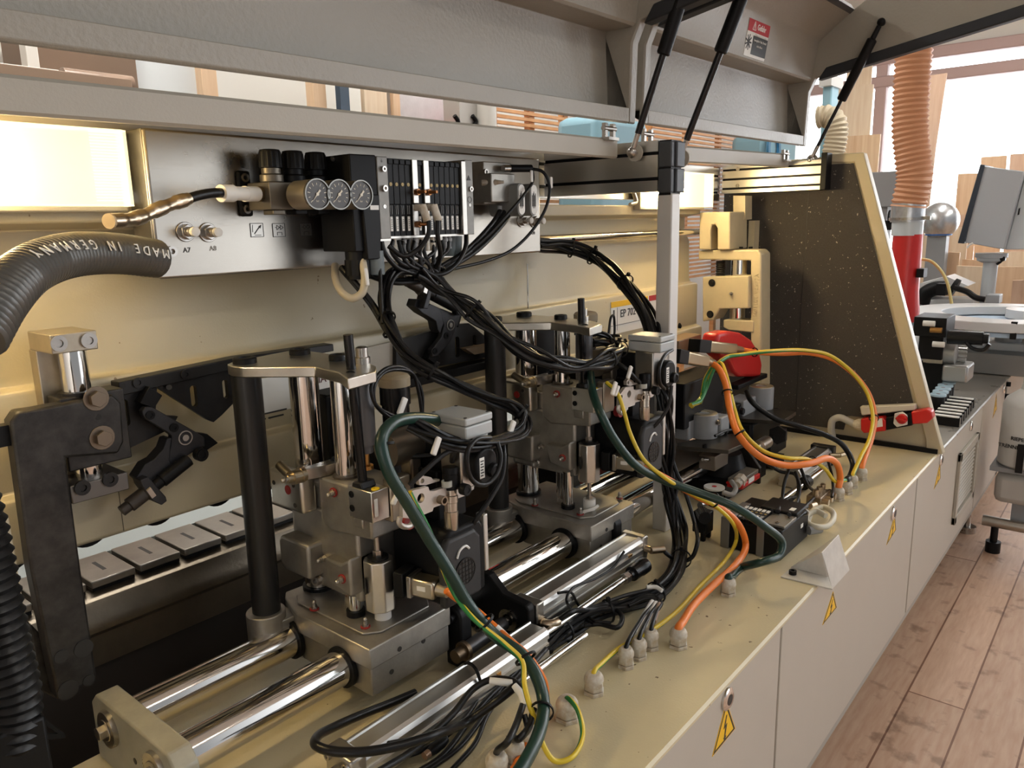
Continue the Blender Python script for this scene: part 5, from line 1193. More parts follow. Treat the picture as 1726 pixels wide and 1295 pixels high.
# ================================================================ small valve block on the worktop
v2 = thing('valve_terminal', 'small black valve block with white tabs standing on the worktop', 'valve block', (1.79, .68, .70))
MB().box((1.702, .606, .702), (1.885, .757, .776)).build('block_body', BLACK, v2, bevel=.003)
for y0, y1, nm in ((.735, .757, 'end_plate'), (.648, .666, 'end_plate')): MB().box((1.700, y0, .701), (1.83, y1, .779)).build(nm, mat('grey_end_plate', (.22, .215, .20), .4, .5), v2, bevel=.001)
for k in range(6):
    y0 = .666 + k*.0112
    va_ = MB().box((1.705, y0+.0005, .776), (1.80, y0+.0105, .784)).build('valve', BLACK, v2, bevel=.001)
    MB().box((1.776, y0+.0018, .784), (1.792, y0+.0092, .7855)).build('white_tab', LABEL, va_)
    MB().cyl((1.765, y0+.0055, .784), (1.765, y0+.0055, .785), .003).build('button', mat('tan_button', (.42, .31, .12), .5), va_)
    MB().box((1.715, y0+.002, .784), (1.75, y0+.009, .7848)).build('grey_lid', GREYP, va_)
MB().box((1.72, .607, .776), (1.80, .648, .782)).build('light_lid', mat('grey_end_plate', (.22, .215, .20), .4, .5), v2, bevel=.001)
for x, y in ((1.735, .63), (1.785, .615)): socket_screw((x, y, .782), (0, 0, 1), .005, v2, STEEL, .003)
MB().box((1.80, .606, .776), (1.885, .70, .789)).build('node_lid', BLACK, v2, bevel=.004)
MB().box((1.83, .6052, .742), (1.845, .6062, .752)).build('white_label', LABEL, v2)
MB().box((1.815, .62, .789), (1.835, .632, .790)).build('white_label', LABEL, v2)
MB().tube([(1.85, .606, .772), (1.85, .598, .776), (1.85, .598, .784), (1.85, .604, .788)], .003, 8).build('wire_clip', STEEL, v2)
MB().cyl((1.87, .60, .725), (1.90, .58, .725), .012, n=8).build('cable_nut', GREYP, v2)
# brass manifold with plugs
mf = thing('pneumatic_manifold', 'brownish metal manifold with black tubes behind the cream cable coil', 'manifold', P(1385, 840, z=.705))
a = P(1380, 838, z=.72)
MB().box(a+V((-.045, -.02, -.018)), a+V((.04, .02, .014))).build('manifold_block', mat('brown_nickel', (.30, .24, .18), .35, .9), mf, bevel=.002)
for k in range(3):
    c = a+V((-.03+k*.03, -.02, .0)); MB().cyl(c, c+V((0, -.018, 0)), .009).build('hose_fitting', nz, mf)
    c = a+V((-.03+k*.03, .0, .014)); MB().cyl(c, c+V((0, 0, .016)), .008).build('hose_fitting', nz, mf)
for dx_ in (-.065, .06): MB().cyl(a+V((dx_-.02 if dx_ < 0 else .04, -.005, 0)), a+V((dx_, -.012, 0)), .009).build('end_plug', BLACK if dx_ > 0 else nz, mf)
# folded white sheet bracket
sbk = thing('sheet_bracket', 'folded white sheet metal bracket overhanging the worktop edge', 'bracket', (1.68, .52, .70))
A_, B_, C_ = P(1386, 932, z=.76), P(1414, 902, z=.76), P(1403, 993, y=.487)
D_ = P(1432, 961, y=.487)
WSH = mat('white_sheet', (.62, .60, .55), .4, var=.15, vscale=30)
nrm = (B_-A_).cross(C_-A_).normalized()
MB().prism([A_, B_, D_, C_], nrm*.002).build('outer_flap', WSH, sbk, smooth=False)
E_, F_ = P(1396, 973, z=.704), P(1334, 957, z=.704)
MB().prism([A_, B_, F_], V((-.001, .0015, .0008))).prism([A_, E_, F_], V((-.001, .0015, .0008))).build('inner_web', WSH, sbk, smooth=False)
MB().prism([P(px, py, z=.703) for px, py in ((1316, 972), (1334, 957), (1396, 973), (1403, 993))], (0, 0, -.0025)).build('base_flange', WSH, sbk, smooth=False)
socket_screw(P(1336, 968, z=.703), (0, 0, 1), .0085, sbk, BLACK, .009)
# red main switch on the end panel
ms = thing('main_switch', 'red main switch with round red knob on the cream end panel', 'switch', (2.82, .62, .75))
XS = 2.838
MB().prism(xpoly([(1453, 683), (1546, 679), (1546, 689), (1456, 698)], XS), (-.03, 0, 0)).build('cover_strip', mat('cream_cover_strip', (.60, .56, .47), .4), ms, bevel=.004)
rb_ = MB().prism(xpoly([(1457, 702), (1492, 699), (1499, 705), (1499, 722), (1462, 726), (1457, 720)], XS), (-.045, 0, 0)).build('red_housing', REDP, ms, bevel=.003)
MB().prism(xpoly([(1476, 707), (1487, 705), (1488, 719), (1476, 721)], XS-.045), (-.0006, 0, 0)).build('white_label', LABEL, rb_)
MB().prism(xpoly([(1499, 700), (1541, 692), (1543, 713), (1499, 721)], XS), (-.044, 0, 0)).build('black_housing', BLACK, ms, bevel=.003)
MB().prism(xpoly([(1508, 697), (1522, 694), (1530, 700), (1530, 716), (1512, 720), (1506, 714)], XS-.044), (-.004, 0, 0)).build('knob_plate', LABEL, ms, bevel=.002)
c = P(1521, 706, x=XS-.048); MB().lathe(c, (-1, 0, 0), [(0, .017), (.010, .0165), (.012, .015)]).obox(c+V((-.016, 0, 0)), (0, 1, .3), (1, 0, 0), (0, -.3, 1), .016, .008, .004).build('red_knob', REDP, ms, bevel=.001)
MB().prism(xpoly([(1541, 690), (1566, 686), (1575, 690), (1577, 701), (1568, 709), (1543, 711)], XS), (-.045, 0, 0)).build('red_housing', REDP, ms, bevel=.004)
c = P(1457, 716, x=XS-.022); d = (P(1440, 716, x=XS-.022)-c); MB().cyl(c, c+d*.6, .022, .022, n=8).cyl(c+d*.6, c+d, .02, .015).build('cable_gland', GLANDP, ms)
MB().tube([P(1441, 716, x=XS-.022), P(1430, 710, x=XS-.02), P(1415, 704, x=XS-.02), P(1404, 708, x=XS-.02), P(1401, 720, x=XS-.02), P(1403, 737, x=XS-.01)], .0125, 10).build('grey_cable', mat('light_grey_cable', (.46, .45, .43), .45), ms)

# ================================================================ cable glands
def gland(px, py, label, s_=1.0, h_=.040):
    c = P(px, py, z=.70)
    t = thing('cable_gland', label, 'cable gland', c, 'cable glands in the worktop')
    r = .0168*s_
    MB().hexa(c, c+V((0, 0, .007)), r*1.08).build('gland_base', GLANDP, t, bevel=.001)
    MB().cyl(c+V((0, 0, .008)), c+V((0, 0, .026*h_/.04)), r*1.0, n=6).build('gland_nut', GLANDP, t, bevel=.0015)
    MB().lathe(c+V((0, 0, .024*h_/.04)), (0, 0, 1), [(0, r*.98), (.006, r*.96), (.011, r*.82), (.014, r*.66), (.0145, r*.5)], 20).build('gland_dome', GLANDP, t)
    return c + V((0, 0, h_*.95))
G = {}
for k, px, py, lb, s_ in (('g1', 1227, 1002, 'cable gland taking the thick dark green cable near the folded sheet bracket', 1.0), ('g2', 1143, 1090, 'cable gland taking the thick orange cable in mid worktop', 1.05),
        ('g3', 1001, 1168, 'cable gland taking the long yellow and green wire', 1.05), ('g4', 956, 1212, 'cable gland with the short looped green and yellow wire', 1.15),
        ('g5', 1055, 1124, 'nearest of the three cable glands set in a close row', .9), ('g6', 1077, 1109, 'middle of the three cable glands set in a close row', .9), ('g7', 1097, 1093, 'farthest of the three cable glands set in a close row', .9),
        ('g8', 1412, 843, 'cable gland taking the orange cable behind the cream cable coil', 1.05), ('g9', 1426, 832, 'cable gland just behind the one with the orange cable', 1.05), ('g10', 1436, 822, 'small cable gland taking a yellow wire near the end panel', .95), ('g11', 1451, 809, 'cable gland nearest the end panel, taking the upper orange cable', 1.05),
        ('g12', 838, 1308, 'cable gland with black cable at the very bottom edge', 1.05), ('g13', 866, 1285, 'cable gland at the bottom left of the dark green cable', 1.05), ('g14', 893, 1262, 'cable gland mostly hidden behind the dark green cable', .95)):
    G[k] = gland(px, py, lb, s_)

# ================================================================ cables
def W_(p):
    """(px, py, depth): depth > 0 is y, depth < 0 is the height -z; Vectors pass through"""
    if isinstance(p, Vector): return p
    if len(p) == 4: return V(p[:3])
    q = P(p[0], p[1], y=p[2]) if p[2] > 0 else P(p[0], p[1], z=-p[2])
    if q.z < .706: q = P(p[0], p[1], z=.706)
    return q
def cable(name, pts, r, m, label, cat='cable', group=None, n=10, twist=0.0, parent=None, ph=0.0):
    o = MB().tube([W_(p) for p in pts], r, n, twist=twist, ph=ph).build(name, m, parent)
    if label: tag(o, label, cat, group)
    return o
BUND = {}
def bundle(pts, n, R, r, label, group, cat='cable', name='black_cable', m=None, jit=.15, ties=(), tl=None):
    base_ = catmull([W_(p) for p in pts], 5)
    for i in range(n):
        a = 2*math.pi*i/n*1.618*1.3 + random.random(); rho = math.sqrt((i+.5)/n)*R
        q = []
        for k, p in enumerate(base_):
            d = (base_[min(k+1, len(base_)-1)]-base_[max(k-1, 0)]); u, w_ = frame(d)
            aa = a + .5*math.sin(k*.25+i); rr = rho*(1+jit*math.sin(k*.5+i*2.1))
            q.append(p + u*math.cos(aa)*rr + w_*math.sin(aa)*rr)
        o = MB().tube(q, r*(.85+.3*random.random()), 8, sm=3).build(name, m or (RUBBER if i % 4 else RUBBER2))
        tag(o, label, cat, group)
    for f_ in ties:
        k = min(len(base_)-2, max(1, int(f_*(len(base_)-1)))); d = (base_[k+1]-base_[k-1]).normalized(); u, w_ = frame(d)
        t = MB().ring(base_[k]-d*.0022, base_[k]+d*.0022, R+r*1.15, R+r*.6, 18).obox(base_[k]+w_*(R+r*1.4)*-1, d, u, w_, .0035, .0035, .0045).build('cable_tie', BLACK)
        tag(t, tl or 'black cable tie clamping ' + label[label.index('bundle'):], 'cable tie', 'cable ties on ' + group)
# thick green cables and their companions
cable('green_cable', [(755, 712, .90), (700, 705, .88), (660, 715, .86), (643, 742, .85), (652, 788, .84), (688, 850, .83), (724, 910, .82), (760, 968, .80), (795, 1027, .78), (835, 1072, .745), (878, 1103, .70), (904, 1140, .665), (916, 1182, .64), (911, 1228, .615), (885, 1285, .59), (850, 1335, .58)], .0098, GREENC, 'thick dark green cable arching over the nearer trimming unit to the bottom edge', n=16)
cable('orange_cable', [(752, 996, .835), (770, 1010, .83), (800, 1027, .815), (830, 1053, .775), (860, 1080, .735), (890, 1106, .70), (912, 1138, .678), (920, 1175, -.722), (912, 1210, -.718), (892, 1250, -.716), (866, 1296, -.716)], .0055, ORANGEC, 'orange cable running beside the near dark green cable from the metal plug', n=12)
cable('earth_wire', [(690, 830, .835), (728, 905, .83), (745, 955, .815), (768, 1005, .80), (800, 1045, .76), (850, 1085, .715), (880, 1115, .685), (884, 1155, .665), (893, 1190, .65), (903, 1215, .64), (915, 1255, .625), (935, 1283, -.712), (962, 1278, -.71), (982, 1240, -.715), (974, 1198, -.735), G['g4'], G['g4']+V((0, 0, -.02))], .0042, EARTH, 'yellow and green wire ending in a small loop at its own gland in the foreground', n=12, twist=9)
cable('green_cable', [(995, 630, .95), (1000, 665, .90), (1014, 700, .86), (1034, 738, .84), (1072, 785, .81), (1115, 808, .78), (1175, 830, .72), (1235, 853, .65), (1288, 887, .598), (1318, 915, .574), (1313, 936, .572), (1282, 948, .592), (1250, 957, -.732), (1232, 973, -.735), G['g1'], G['g1']+V((0, 0, -.02))], .0092, GREENC, 'thick dark green cable from the farther trimming unit down to its gland', n=16)
cable('orange_cable', [(1085, 788, .85), (1110, 800, .80), (1170, 834, .75), (1222, 862, .70), (1246, 886, .68), (1257, 918, -.745), (1240, 952, -.74), (1203, 986, -.735), (1168, 1022, -.735), (1150, 1050, -.737), G['g2'], G['g2']+V((0, 0, -.02))], .0078, ORANGEC, 'thick orange cable curving over the worktop in front of the small valve block', n=14)
cable('earth_wire', [(1022, 645, .90), (1040, 662, .87), (1052, 695, .85), (1062, 730, .84), (1085, 775, .81), (1120, 805, .77), (1165, 832, .74), (1205, 853, .71), (1232, 878, .685), (1241, 910, -.74), (1222, 945, -.735), (1180, 988, -.73), (1140, 1032, -.728), (1090, 1068, -.728), (1045, 1092, -.728), (1015, 1118, -.732), G['g3'], G['g3']+V((0, 0, -.02))], .0045, EARTH, 'long yellow and green wire following the far green and orange cables', n=12, twist=2.5, ph=2.2)
# right hand orange loops
cable('orange_cable', [(1198, 612, .955), (1210, 620, .93), (1222, 645, .90), (1230, 690, .86), (1246, 735, .80), (1278, 768, .745), (1320, 784, .70), (1362, 782, .66), (1395, 773, .64), (1412, 785, .632), (1416, 808, .63), G['g8'], G['g8']+V((0, 0, -.02))], .0092, ORANGEC, 'thick orange cable drooping from a servo plug to the gland near the cream coil', n=14)
cable('earth_wire', [(1180, 680, .97), (1190, 650, .97), (1203, 620, .955), (1214, 612, .94), (1226, 640, .90), (1238, 690, .86), (1254, 730, .80), (1286, 760, .75), (1325, 772, .70), (1360, 774, .67), (1390, 790, .65), (1408, 812, .64), G['g9'], G['g9']+V((0, 0, -.02))], .0055, EARTH, 'yellow and green wire tied along the drooping orange cable', n=12, twist=5)
cable('orange_cable', [(1250, 590, .985), (1275, 594, .95), (1320, 596, .90), (1362, 595, .85), (1402, 605, .80), (1438, 630, .75), (1463, 662, .70), (1474, 698, .665), (1470, 735, .645), (1460, 765, .635), G['g11'], G['g11']+V((0, 0, -.02))], .0085, ORANGEC, 'orange cable making the big arch in front of the dark end panel', n=14)
cable('earth_wire', [(1164, 683, .97), (1180, 676, .97), (1190, 655, .97), (1203, 622, .955), (1222, 604, .95), (1250, 598, .95), (1300, 592, .90), (1360, 591, .845), (1400, 600, .80), (1436, 628, .745), (1460, 660, .70), (1471, 700, .66), (1466, 738, .64), (1452, 768, .632), (1442, 790, .63), G['g10'], G['g10']+V((0, 0, -.02))], .0062, EARTH, 'yellow and green wire tied along the big orange arch', n=12, twist=4)
cable('earth_wire', [(1166, 686, .975), (1182, 668, .975), (1188, 640, .97), (1200, 618, .96)], .005, EARTH, 'short yellow and green wire dangling below the servo plugs', n=10, twist=4)
cable('black_cable', [(1258, 660, .95), (1268, 678, .92), (1305, 705, .86), (1345, 718, .80), (1388, 732, .74), (1420, 750, .69), (1437, 780, .65), (1432, 805, .635), G['g9']+V((0, 0, .004)), G['g9']+V((0, 0, -.02))], .0085, RUBBER, 'thick black cable from the far bearing plate to a gland near the end panel', n=12)
cable('grey_wire', [(1205, 735, .93), (1232, 725, .92), (1255, 735, .90), (1275, 765, .86)], .004, RUBBER2, 'thin grey wire from the near grey bearing housing to the barrel sensor')
cable('black_cable', [(1275, 762, .85), (1290, 778, .80), (1315, 795, .76), (1340, 800, .72), (1345, 830, .70), (1325, 850, -.72), (1300, 862, -.785)], .005, RUBBER, 'black tube from the barrel sensor to the small valve block')
for k, pts in enumerate(([(1330, 790, .70), (1322, 815, .70), (1318, 845, .69), (1312, 862, -.79)], [(1340, 795, .70), (1348, 820, .68), (1342, 850, .67), (1330, 868, -.79)], [(1350, 790, .69), (1360, 815, .67), (1372, 828, -.735)], [(1310, 862, -.79), (1325, 842, -.77), (1345, 840, -.74), (1345, 862, -.74), (1330, 875, -.78)], [(1335, 872, -.78), (1352, 858, -.75), (1372, 840, -.73)], [(1270, 845, .78), (1300, 848, -.76), (1330, 860, -.78)])):
    cable('air_tube', pts, .0045, RUBBER, 'black air tube among the tangle behind the small valve block', 'air tube', 'black tubes behind the small valve block')
cable('cream_cable', [(1362, 893, -.72), (1362, 878, -.725), (1372, 860, -.728), (1388, 855, -.73), (1402, 862, -.732), (1404, 876, -.733), (1392, 888, -.73), (1374, 888, -.735), (1360, 880, -.735), (1362, 868, -.74), (1376, 862, -.745), (1392, 870, -.742)], .0075, mat('cream_cable_jacket', (.56, .53, .43), .45), 'cream cable tied into a small coil behind the folded sheet bracket', n=12)
cable('thin_black_cable', [(1395, 775, .66), (1402, 800, .65), (1404, 822, -.74), (1402, 838, -.73)], .004, RUBBER, 'thin black cable beside the orange cable near the cream coil')

# black cable bundles
bundle([(712, 452, 1.12), (665, 462, 1.11), (650, 495, 1.10), (655, 545, 1.06), (680, 592, 1.02), (728, 628, .97), (776, 652, .94), (828, 672, .91), (862, 686, .89), (883, 705, .87), (880, 728, .85), (852, 742, .84), (795, 750, .835), (735, 738, .85), (690, 715, .88)], 7, .0115, .0042, 'black cable in the bundle sweeping down to the nearer grey terminal box', 'cables to the near trimming unit', ties=(.20, .36, .62), tl='black cable tie on the bundle sweeping down to the nearer terminal box')
bundle([(575, 452, 1.16), (600, 480, 1.13), (630, 520, 1.10), (655, 562, 1.055), (682, 598, 1.018)], 3, .006, .0046, 'black cable in the bundle from under the steel panel end, behind the cream hose loop', 'cables behind the cream hose', ties=(.75,))
bundle([(700, 462, 1.12), (738, 486, 1.10), (780, 512, 1.06), (818, 545, 1.02), (870, 583, .97), (922, 612, .93), (968, 622, .91), (1004, 612, .90), (1036, 600, .90), (1042, 586, .93), (1028, 578, .96), (995, 575, .98)], 8, .017, .0042, 'black cable in the bundle sagging across the farther trimming unit', 'cables to the far trimming unit', jit=.5, ties=(.22, .70, .80))
bundle([(600, 450, 1.17), (632, 466, 1.15), (668, 476, 1.13), (705, 474, 1.12)], 4, .006, .0045, 'black cable in the bundle crossing just below the steel panel', 'cables below the steel panel')
bundle([(905, 412, 1.27), (945, 416, 1.25), (990, 428, 1.20), (1030, 452, 1.12), (1068, 495, 1.03), (1098, 548, .96), (1113, 620, .90), (1120, 700, .885), (1124, 780, .885), (1134, 850, .87), (1148, 905, .83), (1148, 942, -.725), (1130, 978, -.722), (1098, 1004, -.72), (1055, 1022, -.72), (1005, 1036, -.72), (960, 1058, -.72), (915, 1090, -.72), (880, 1118, -.72)], 10, .019, .0046, 'black cable in the bundle hanging down the silver post and across the worktop', 'cables down the post', ties=(.08, .13, .2, .62, .72, .82, .9))
bundle([(1100, 700, .90), (1112, 770, .88), (1128, 830, .87), (1140, 880, .85), (1145, 930, -.73)], 3, .010, .004, 'black cable in the bundle beside the silver post foot', 'cables at the post foot')
# tubes under the valve block
for i, px in enumerate((663, 672, 680, 689, 699, 710, 718, 728, 735, 745, 757)):
    ex = 690 + (i % 4)*16; ey = 446 + (i*7) % 24
    cable('air_tube', [(px, 405, 1.115), (px+random.uniform(-4, 4), 422, 1.11), (px*.6+ex*.4, 438+random.uniform(-6, 8), 1.105), (ex+10, ey+8, 1.11), (720+random.uniform(-25, 25), 470, 1.12)], .0042, RUBBER if i % 3 else RUBBER2, 'black air tube hanging from the valve block fittings', 'air tube', 'tubes under the valve block')
cable('air_tube', [(641, 398, 1.11), (648, 425, 1.10), (668, 450, 1.10), (700, 462, 1.11)], .0048, RUBBER, 'leftmost black tube under the valve block beside the silencer', 'air tube')
cable('air_tube', [(786, 392, 1.12), (785, 415, 1.11), (770, 445, 1.10), (745, 462, 1.10), (715, 462, 1.11)], .005, RUBBER, 'black tube curving from the right end of the valve block', 'air tube')
cable('air_tube', [(723, 372, 1.07), (722, 395, 1.07), (705, 420, 1.08), (680, 432, 1.09), (655, 415, 1.10)], .0046, RUBBER, 'black tube from the left grey elbow on the valve block', 'air tube')
cable('air_tube', [(738, 372, 1.07), (738, 400, 1.07), (742, 430, 1.08), (735, 452, 1.10)], .0046, RUBBER, 'black tube from the right grey elbow on the valve block', 'air tube')
for i, px in enumerate((843, 852, 862)):
    cable('air_tube', [(px, 354, 1.16), (px-10, 372, 1.14), (px-32, 398, 1.13), (px-65, 428, 1.12), (px-110, 455, 1.12)], .0052, RUBBER, 'black tube from the solenoid valves sloping down left', 'air tube', 'tubes from the solenoid valves')
cable('thin_black_cable', [(892, 284, 1.13), (915, 290, 1.11), (926, 312, 1.10), (922, 345, 1.10), (900, 385, 1.11), (865, 420, 1.12), (820, 440, 1.12), (770, 452, 1.12), (735, 460, 1.12)], .0036, RUBBER, 'long thin black cable arching right of the solenoid valves')
cable('thin_black_cable', [(897, 286, 1.125), (898, 305, 1.11), (882, 330, 1.10), (855, 362, 1.10), (825, 395, 1.11), (790, 425, 1.12), (750, 448, 1.12)], .0036, RUBBER, 'thin black cable passing in front of the white oval labels')
for (px, py, y, lb) in ((896, 297, 1.105, 'small white cable tag on the thin cable in front of the oval labels'), (929, 308, 1.098, 'small white cable tag on the arching cable at the panel edge')):
    c = P(px, py, y=y); tag(MB().obox(c, (1, 0, 0), (0, 1, 0), (0, 0, 1), .0045, .002, .013).build('cable_tag', WHITEP, bevel=.002), lb, 'cable tag')
cable('cream_hose', [(565, 448, 1.19), (566, 470, 1.16), (576, 492, 1.13), (594, 503, 1.11), (610, 494, 1.10), (615, 472, 1.10), (612, 446, 1.11), (609, 430, 1.12)], .0072, mat('cream_hose', (.52, .46, .34), .45), 'cream hose loop hanging under the black valve block node', 'hose', n=14)
c = P(618, 467, y=1.09); tag(MB().obox(c, (1, 0, 0), (0, 1, 0), (-.1, 0, 1), .004, .002, .016).build('cable_tag', WHITEP, bevel=.002), 'white cable tag on the cream hose loop', 'cable tag')
cable('thin_black_cable', [(634, 415, 1.10), (640, 450, 1.10), (642, 500, 1.08), (645, 545, 1.06)], .0036, RUBBER, 'thin black cable hanging straight down beside the cream hose loop')
# coils and cables round the trimming units
for k in range(2):
    o_ = k*5
    cable('thin_black_cable', [(700, 712, .95), (660, 705-o_, .95), (632, 680, .94), (626+o_, 652, .94), (645, 625+o_, .95), (672, 618+o_, .96), (697, 632, .97), (711-o_, 662, .97), (712, 705, .97)], .0032, RUBBER, 'thin black cable coiled behind the nearer trimming unit', 'cable', 'coiled cables behind the near unit')
cable('grey_cable', [(690, 818, .86), (720, 790, .85), (755, 762, .845), (800, 748, .84), (845, 736, .845), (872, 722, .86)], .0042, RUBBER2, 'dark grey cable rising from the hole plate of the nearer unit to the bundle')
cable('grey_cable', [(762, 778, .868), (764, 766, .86), (778, 752, .85), (815, 745, .845), (855, 738, .85)], .0048, RUBBER2, 'dark grey cable from the upright sensor plug to the bundle')
cable('grey_cable', [(846, 742, .86), (850, 770, .845), (846, 805, .84), (830, 835, .84), (808, 868, .845), (790, 893, .86), (772, 902, .87)], .0042, RUBBER2, 'dark grey cable dropping past the black encoder to the black motor')
cable('black_cable', [(826, 738, .825), (802, 742, .815), (788, 762, .81), (789, 795, .81), (802, 815, .81), (822, 815, .81), (838, 798, .81), (844, 770, .815), (838, 745, .825)], .0042, RUBBER, 'black cable looped round the nearer encoder cap')
cable('black_cable', [(1133, 590, .83), (1120, 600, .82), (1111, 622, .81), (1112, 645, .81), (1120, 656, .82)], .0042, RUBBER, 'black cable looped round the farther encoder cap')
cable('grey_cable', [(1132, 650, .82), (1128, 680, .82), (1115, 705, .83), (1098, 722, .85), (1086, 722, .87)], .0042, RUBBER2, 'dark grey cable from the farther encoder down to the sensor tip')
cable('black_cable', [(1040, 612, .90), (1055, 622, .88), (1068, 635, .87), (1078, 645, .868)], .005, RUBBER, 'black cable with pale tag leading to the farther sensor plug')
cable('thin_black_cable', [(1022, 585, 1.0), (1026, 560, 1.0), (1030, 535, 1.0), (1034, 532, 1.0), (1036, 555, 1.0), (1034, 580, .99)], .003, RUBBER, 'thin black cable doubled upright left of the farther terminal box')
cable('black_tube', [(660, 770, .97), (720, 768, .93), (770, 760, .90), (800, 757, .88)], .005, BLACKG, 'straight glossy black tube above the nearer hole plate', 'tube')
for px, py, y, lb in ((862, 723, .85, 'white cable tag hanging at the right turn of the near bundle'), (1061, 628, .87, 'pale cable tag on the cable to the farther sensor'), (1035, 655, .85, 'white cable tag on the yellow and green wire by the farther unit'), (678, 685, .93, 'white cable tag in front of the beige capped drive'), (735, 752, .84, 'pale printed sleeve on a cable near the nearer terminal box')):
    c = P(px, py, y=y); tag(MB().obox(c, (1, 0, -.6), (0, 1, 0), (.6, 0, 1), .0055, .003, .015).build('cable_tag', WHITEP, bevel=.002), lb, 'cable tag')
# foreground cables round the near cylinder
cable('black_cable', [(700, 1168, -.72), (660, 1185, -.725), (610, 1205, -.74), (565, 1225, -.765), (535, 1242, -.79), (532, 1256, -.80), (556, 1266, -.80), (610, 1268, -.795), (670, 1258, -.79), (730, 1240, -.785), (790, 1215, .74), (840, 1180, .71), (868, 1158, .70)], .0068, RUBBER, 'thick black cable making the big loop over the foreground cylinder', n=14)
fg = 'black cable in the tangle beside the foreground cylinder'
for k, pts in enumerate(([(640, 1300, .74), (700, 1262, .745), (762, 1205, .75), (800, 1160, .755), (832, 1145, .74), (868, 1150, .71), (882, 1170, .69), (876, 1205, .66), (856, 1250, .63), G['g12'], G['g12']+V((0, 0, -.02))],
        [(690, 1310, -.71), (745, 1275, -.712), (792, 1215, -.714), (820, 1180, -.72), (862, 1140, -.722), (905, 1098, -.722)], [(655, 1255, .76), (730, 1240, .755), (800, 1210, .75), (860, 1160, .73), (920, 1095, .76)],
        [(720, 1300, -.71), (772, 1262, -.712), (810, 1215, -.714), (838, 1170, -.718), (870, 1130, -.72)], [(900, 1195, .65), (892, 1225, .64), (876, 1245, .63), G['g13'], G['g13']+V((0, 0, -.02))],
        [(640, 1280, -.71), (700, 1270, -.715), (760, 1235, -.717), (795, 1195, -.72), (812, 1165, -.722)], [(884, 1205, .655), (889, 1225, .645), G['g14'], G['g14']+V((0, 0, -.02))], [(760, 1300, -.71), (800, 1255, -.71), (822, 1205, -.712), (850, 1165, -.715), (880, 1128, -.72)])):
    cable('black_cable', pts, (.0052, .0045, .0048, .004, .0055, .004, .0045, .004)[k], RUBBER if k % 2 else RUBBER2, fg, 'cable', 'tangled cables beside the near cylinder')
for (a, c, lb) in (((722, 1270, -.716), (752, 1246, -.716), 'dark inline connector with copper ring in the foreground cable tangle'), ((780, 1195, -.72), (800, 1172, -.72), 'dark inline connector farther up the foreground cable tangle')):
    a, c = W_(a), W_(c); t = thing('inline_connector', lb, 'connector', a); d = c-a
    MB().lathe(a, d, [(0, .006), (d.length*.3, .0085), (d.length*.75, .0085), (d.length, .006)]).build('connector_body', BLACK, t)
    MB().cyl(a-d*.22, a+d*.02, .0062).build('copper_ring', mat('copper_brown_ring', (.42, .27, .18), .35, .8), t)
for pts, lb in (([(825, 1148, .735), (845, 1150, .72), (862, 1152, .71)], 'white printed sleeve on the cables above the foreground glands'), ([(866, 1156, .70), (878, 1170, .685), (884, 1190, .67)], 'second white printed sleeve hanging toward the foreground glands')):
    cable('printed_sleeve', pts, .0058, LABEL, lb, 'cable sleeve')
cable('printed_sleeve', [(836, 1058, .765), (850, 1071, .75), (866, 1085, .73)], .0062, LABEL, 'white printed sleeve on the orange cable beside the near green cable', 'cable sleeve')
cable('printed_sleeve', [(1224, 655, .893), (1227, 672, .878), (1230, 690, .862)], .0098, LABEL, 'white printed sleeve high on the drooping orange cable', 'cable sleeve')
t = MB().tube([P(778, 1122, y=.845), P(790, 1118, y=.82), P(803, 1130, y=.79), P(810, 1150, y=.783)], .003, 6).build('cable_tie', BLACK); tag(t, 'black cable tie strapped round the foreground cylinder', 'cable tie')
# tie rings on thick cables
def ring_at(p, q, r, lb):
    a, c = W_(p), W_(q); d = (c-a).normalized()
    tag(MB().ring(a-d*.002, a+d*.002, r+.002, r, 18).build('cable_tie', BLACK), lb, 'cable tie', 'ties on the thick coloured cables')
ring_at((816, 1050, .755), (835, 1072, .74), .017, 'black cable tie on the near green cable by the orange printed cable')
ring_at((886, 1110, .69), (900, 1135, .67), .0165, 'black cable tie where the near green cable turns down')
ring_at((913, 1200, .635), (911, 1228, .615), .0165, 'black cable tie low on the near green cable')
ring_at((650, 748, .85), (655, 790, .84), .0115, 'black cable tie on top of the near green cable arch')
ring_at((1203, 843, .715), (1235, 855, .69), .0155, 'black cable tie on the far green cable before it splits')
ring_at((1226, 662, .885), (1231, 690, .86), .014, 'black cable tie high on the drooping orange cable'); ring_at((1247, 730, .80), (1270, 762, .76), .0135, 'black cable tie halfway down the drooping orange cable'); ring_at((1370, 778, .66), (1390, 774, .645), .013, 'black cable tie at the low end of the drooping orange cable')
ring_at((1272, 594, .95), (1300, 595, .92), .013, 'black cable tie near the servo plug on the orange arch'); ring_at((1374, 596, .84), (1400, 603, .80), .013, 'black cable tie on top of the big orange arch'); ring_at((1473, 705, .662), (1470, 735, .645), .0135, 'black cable tie low on the big orange arch')
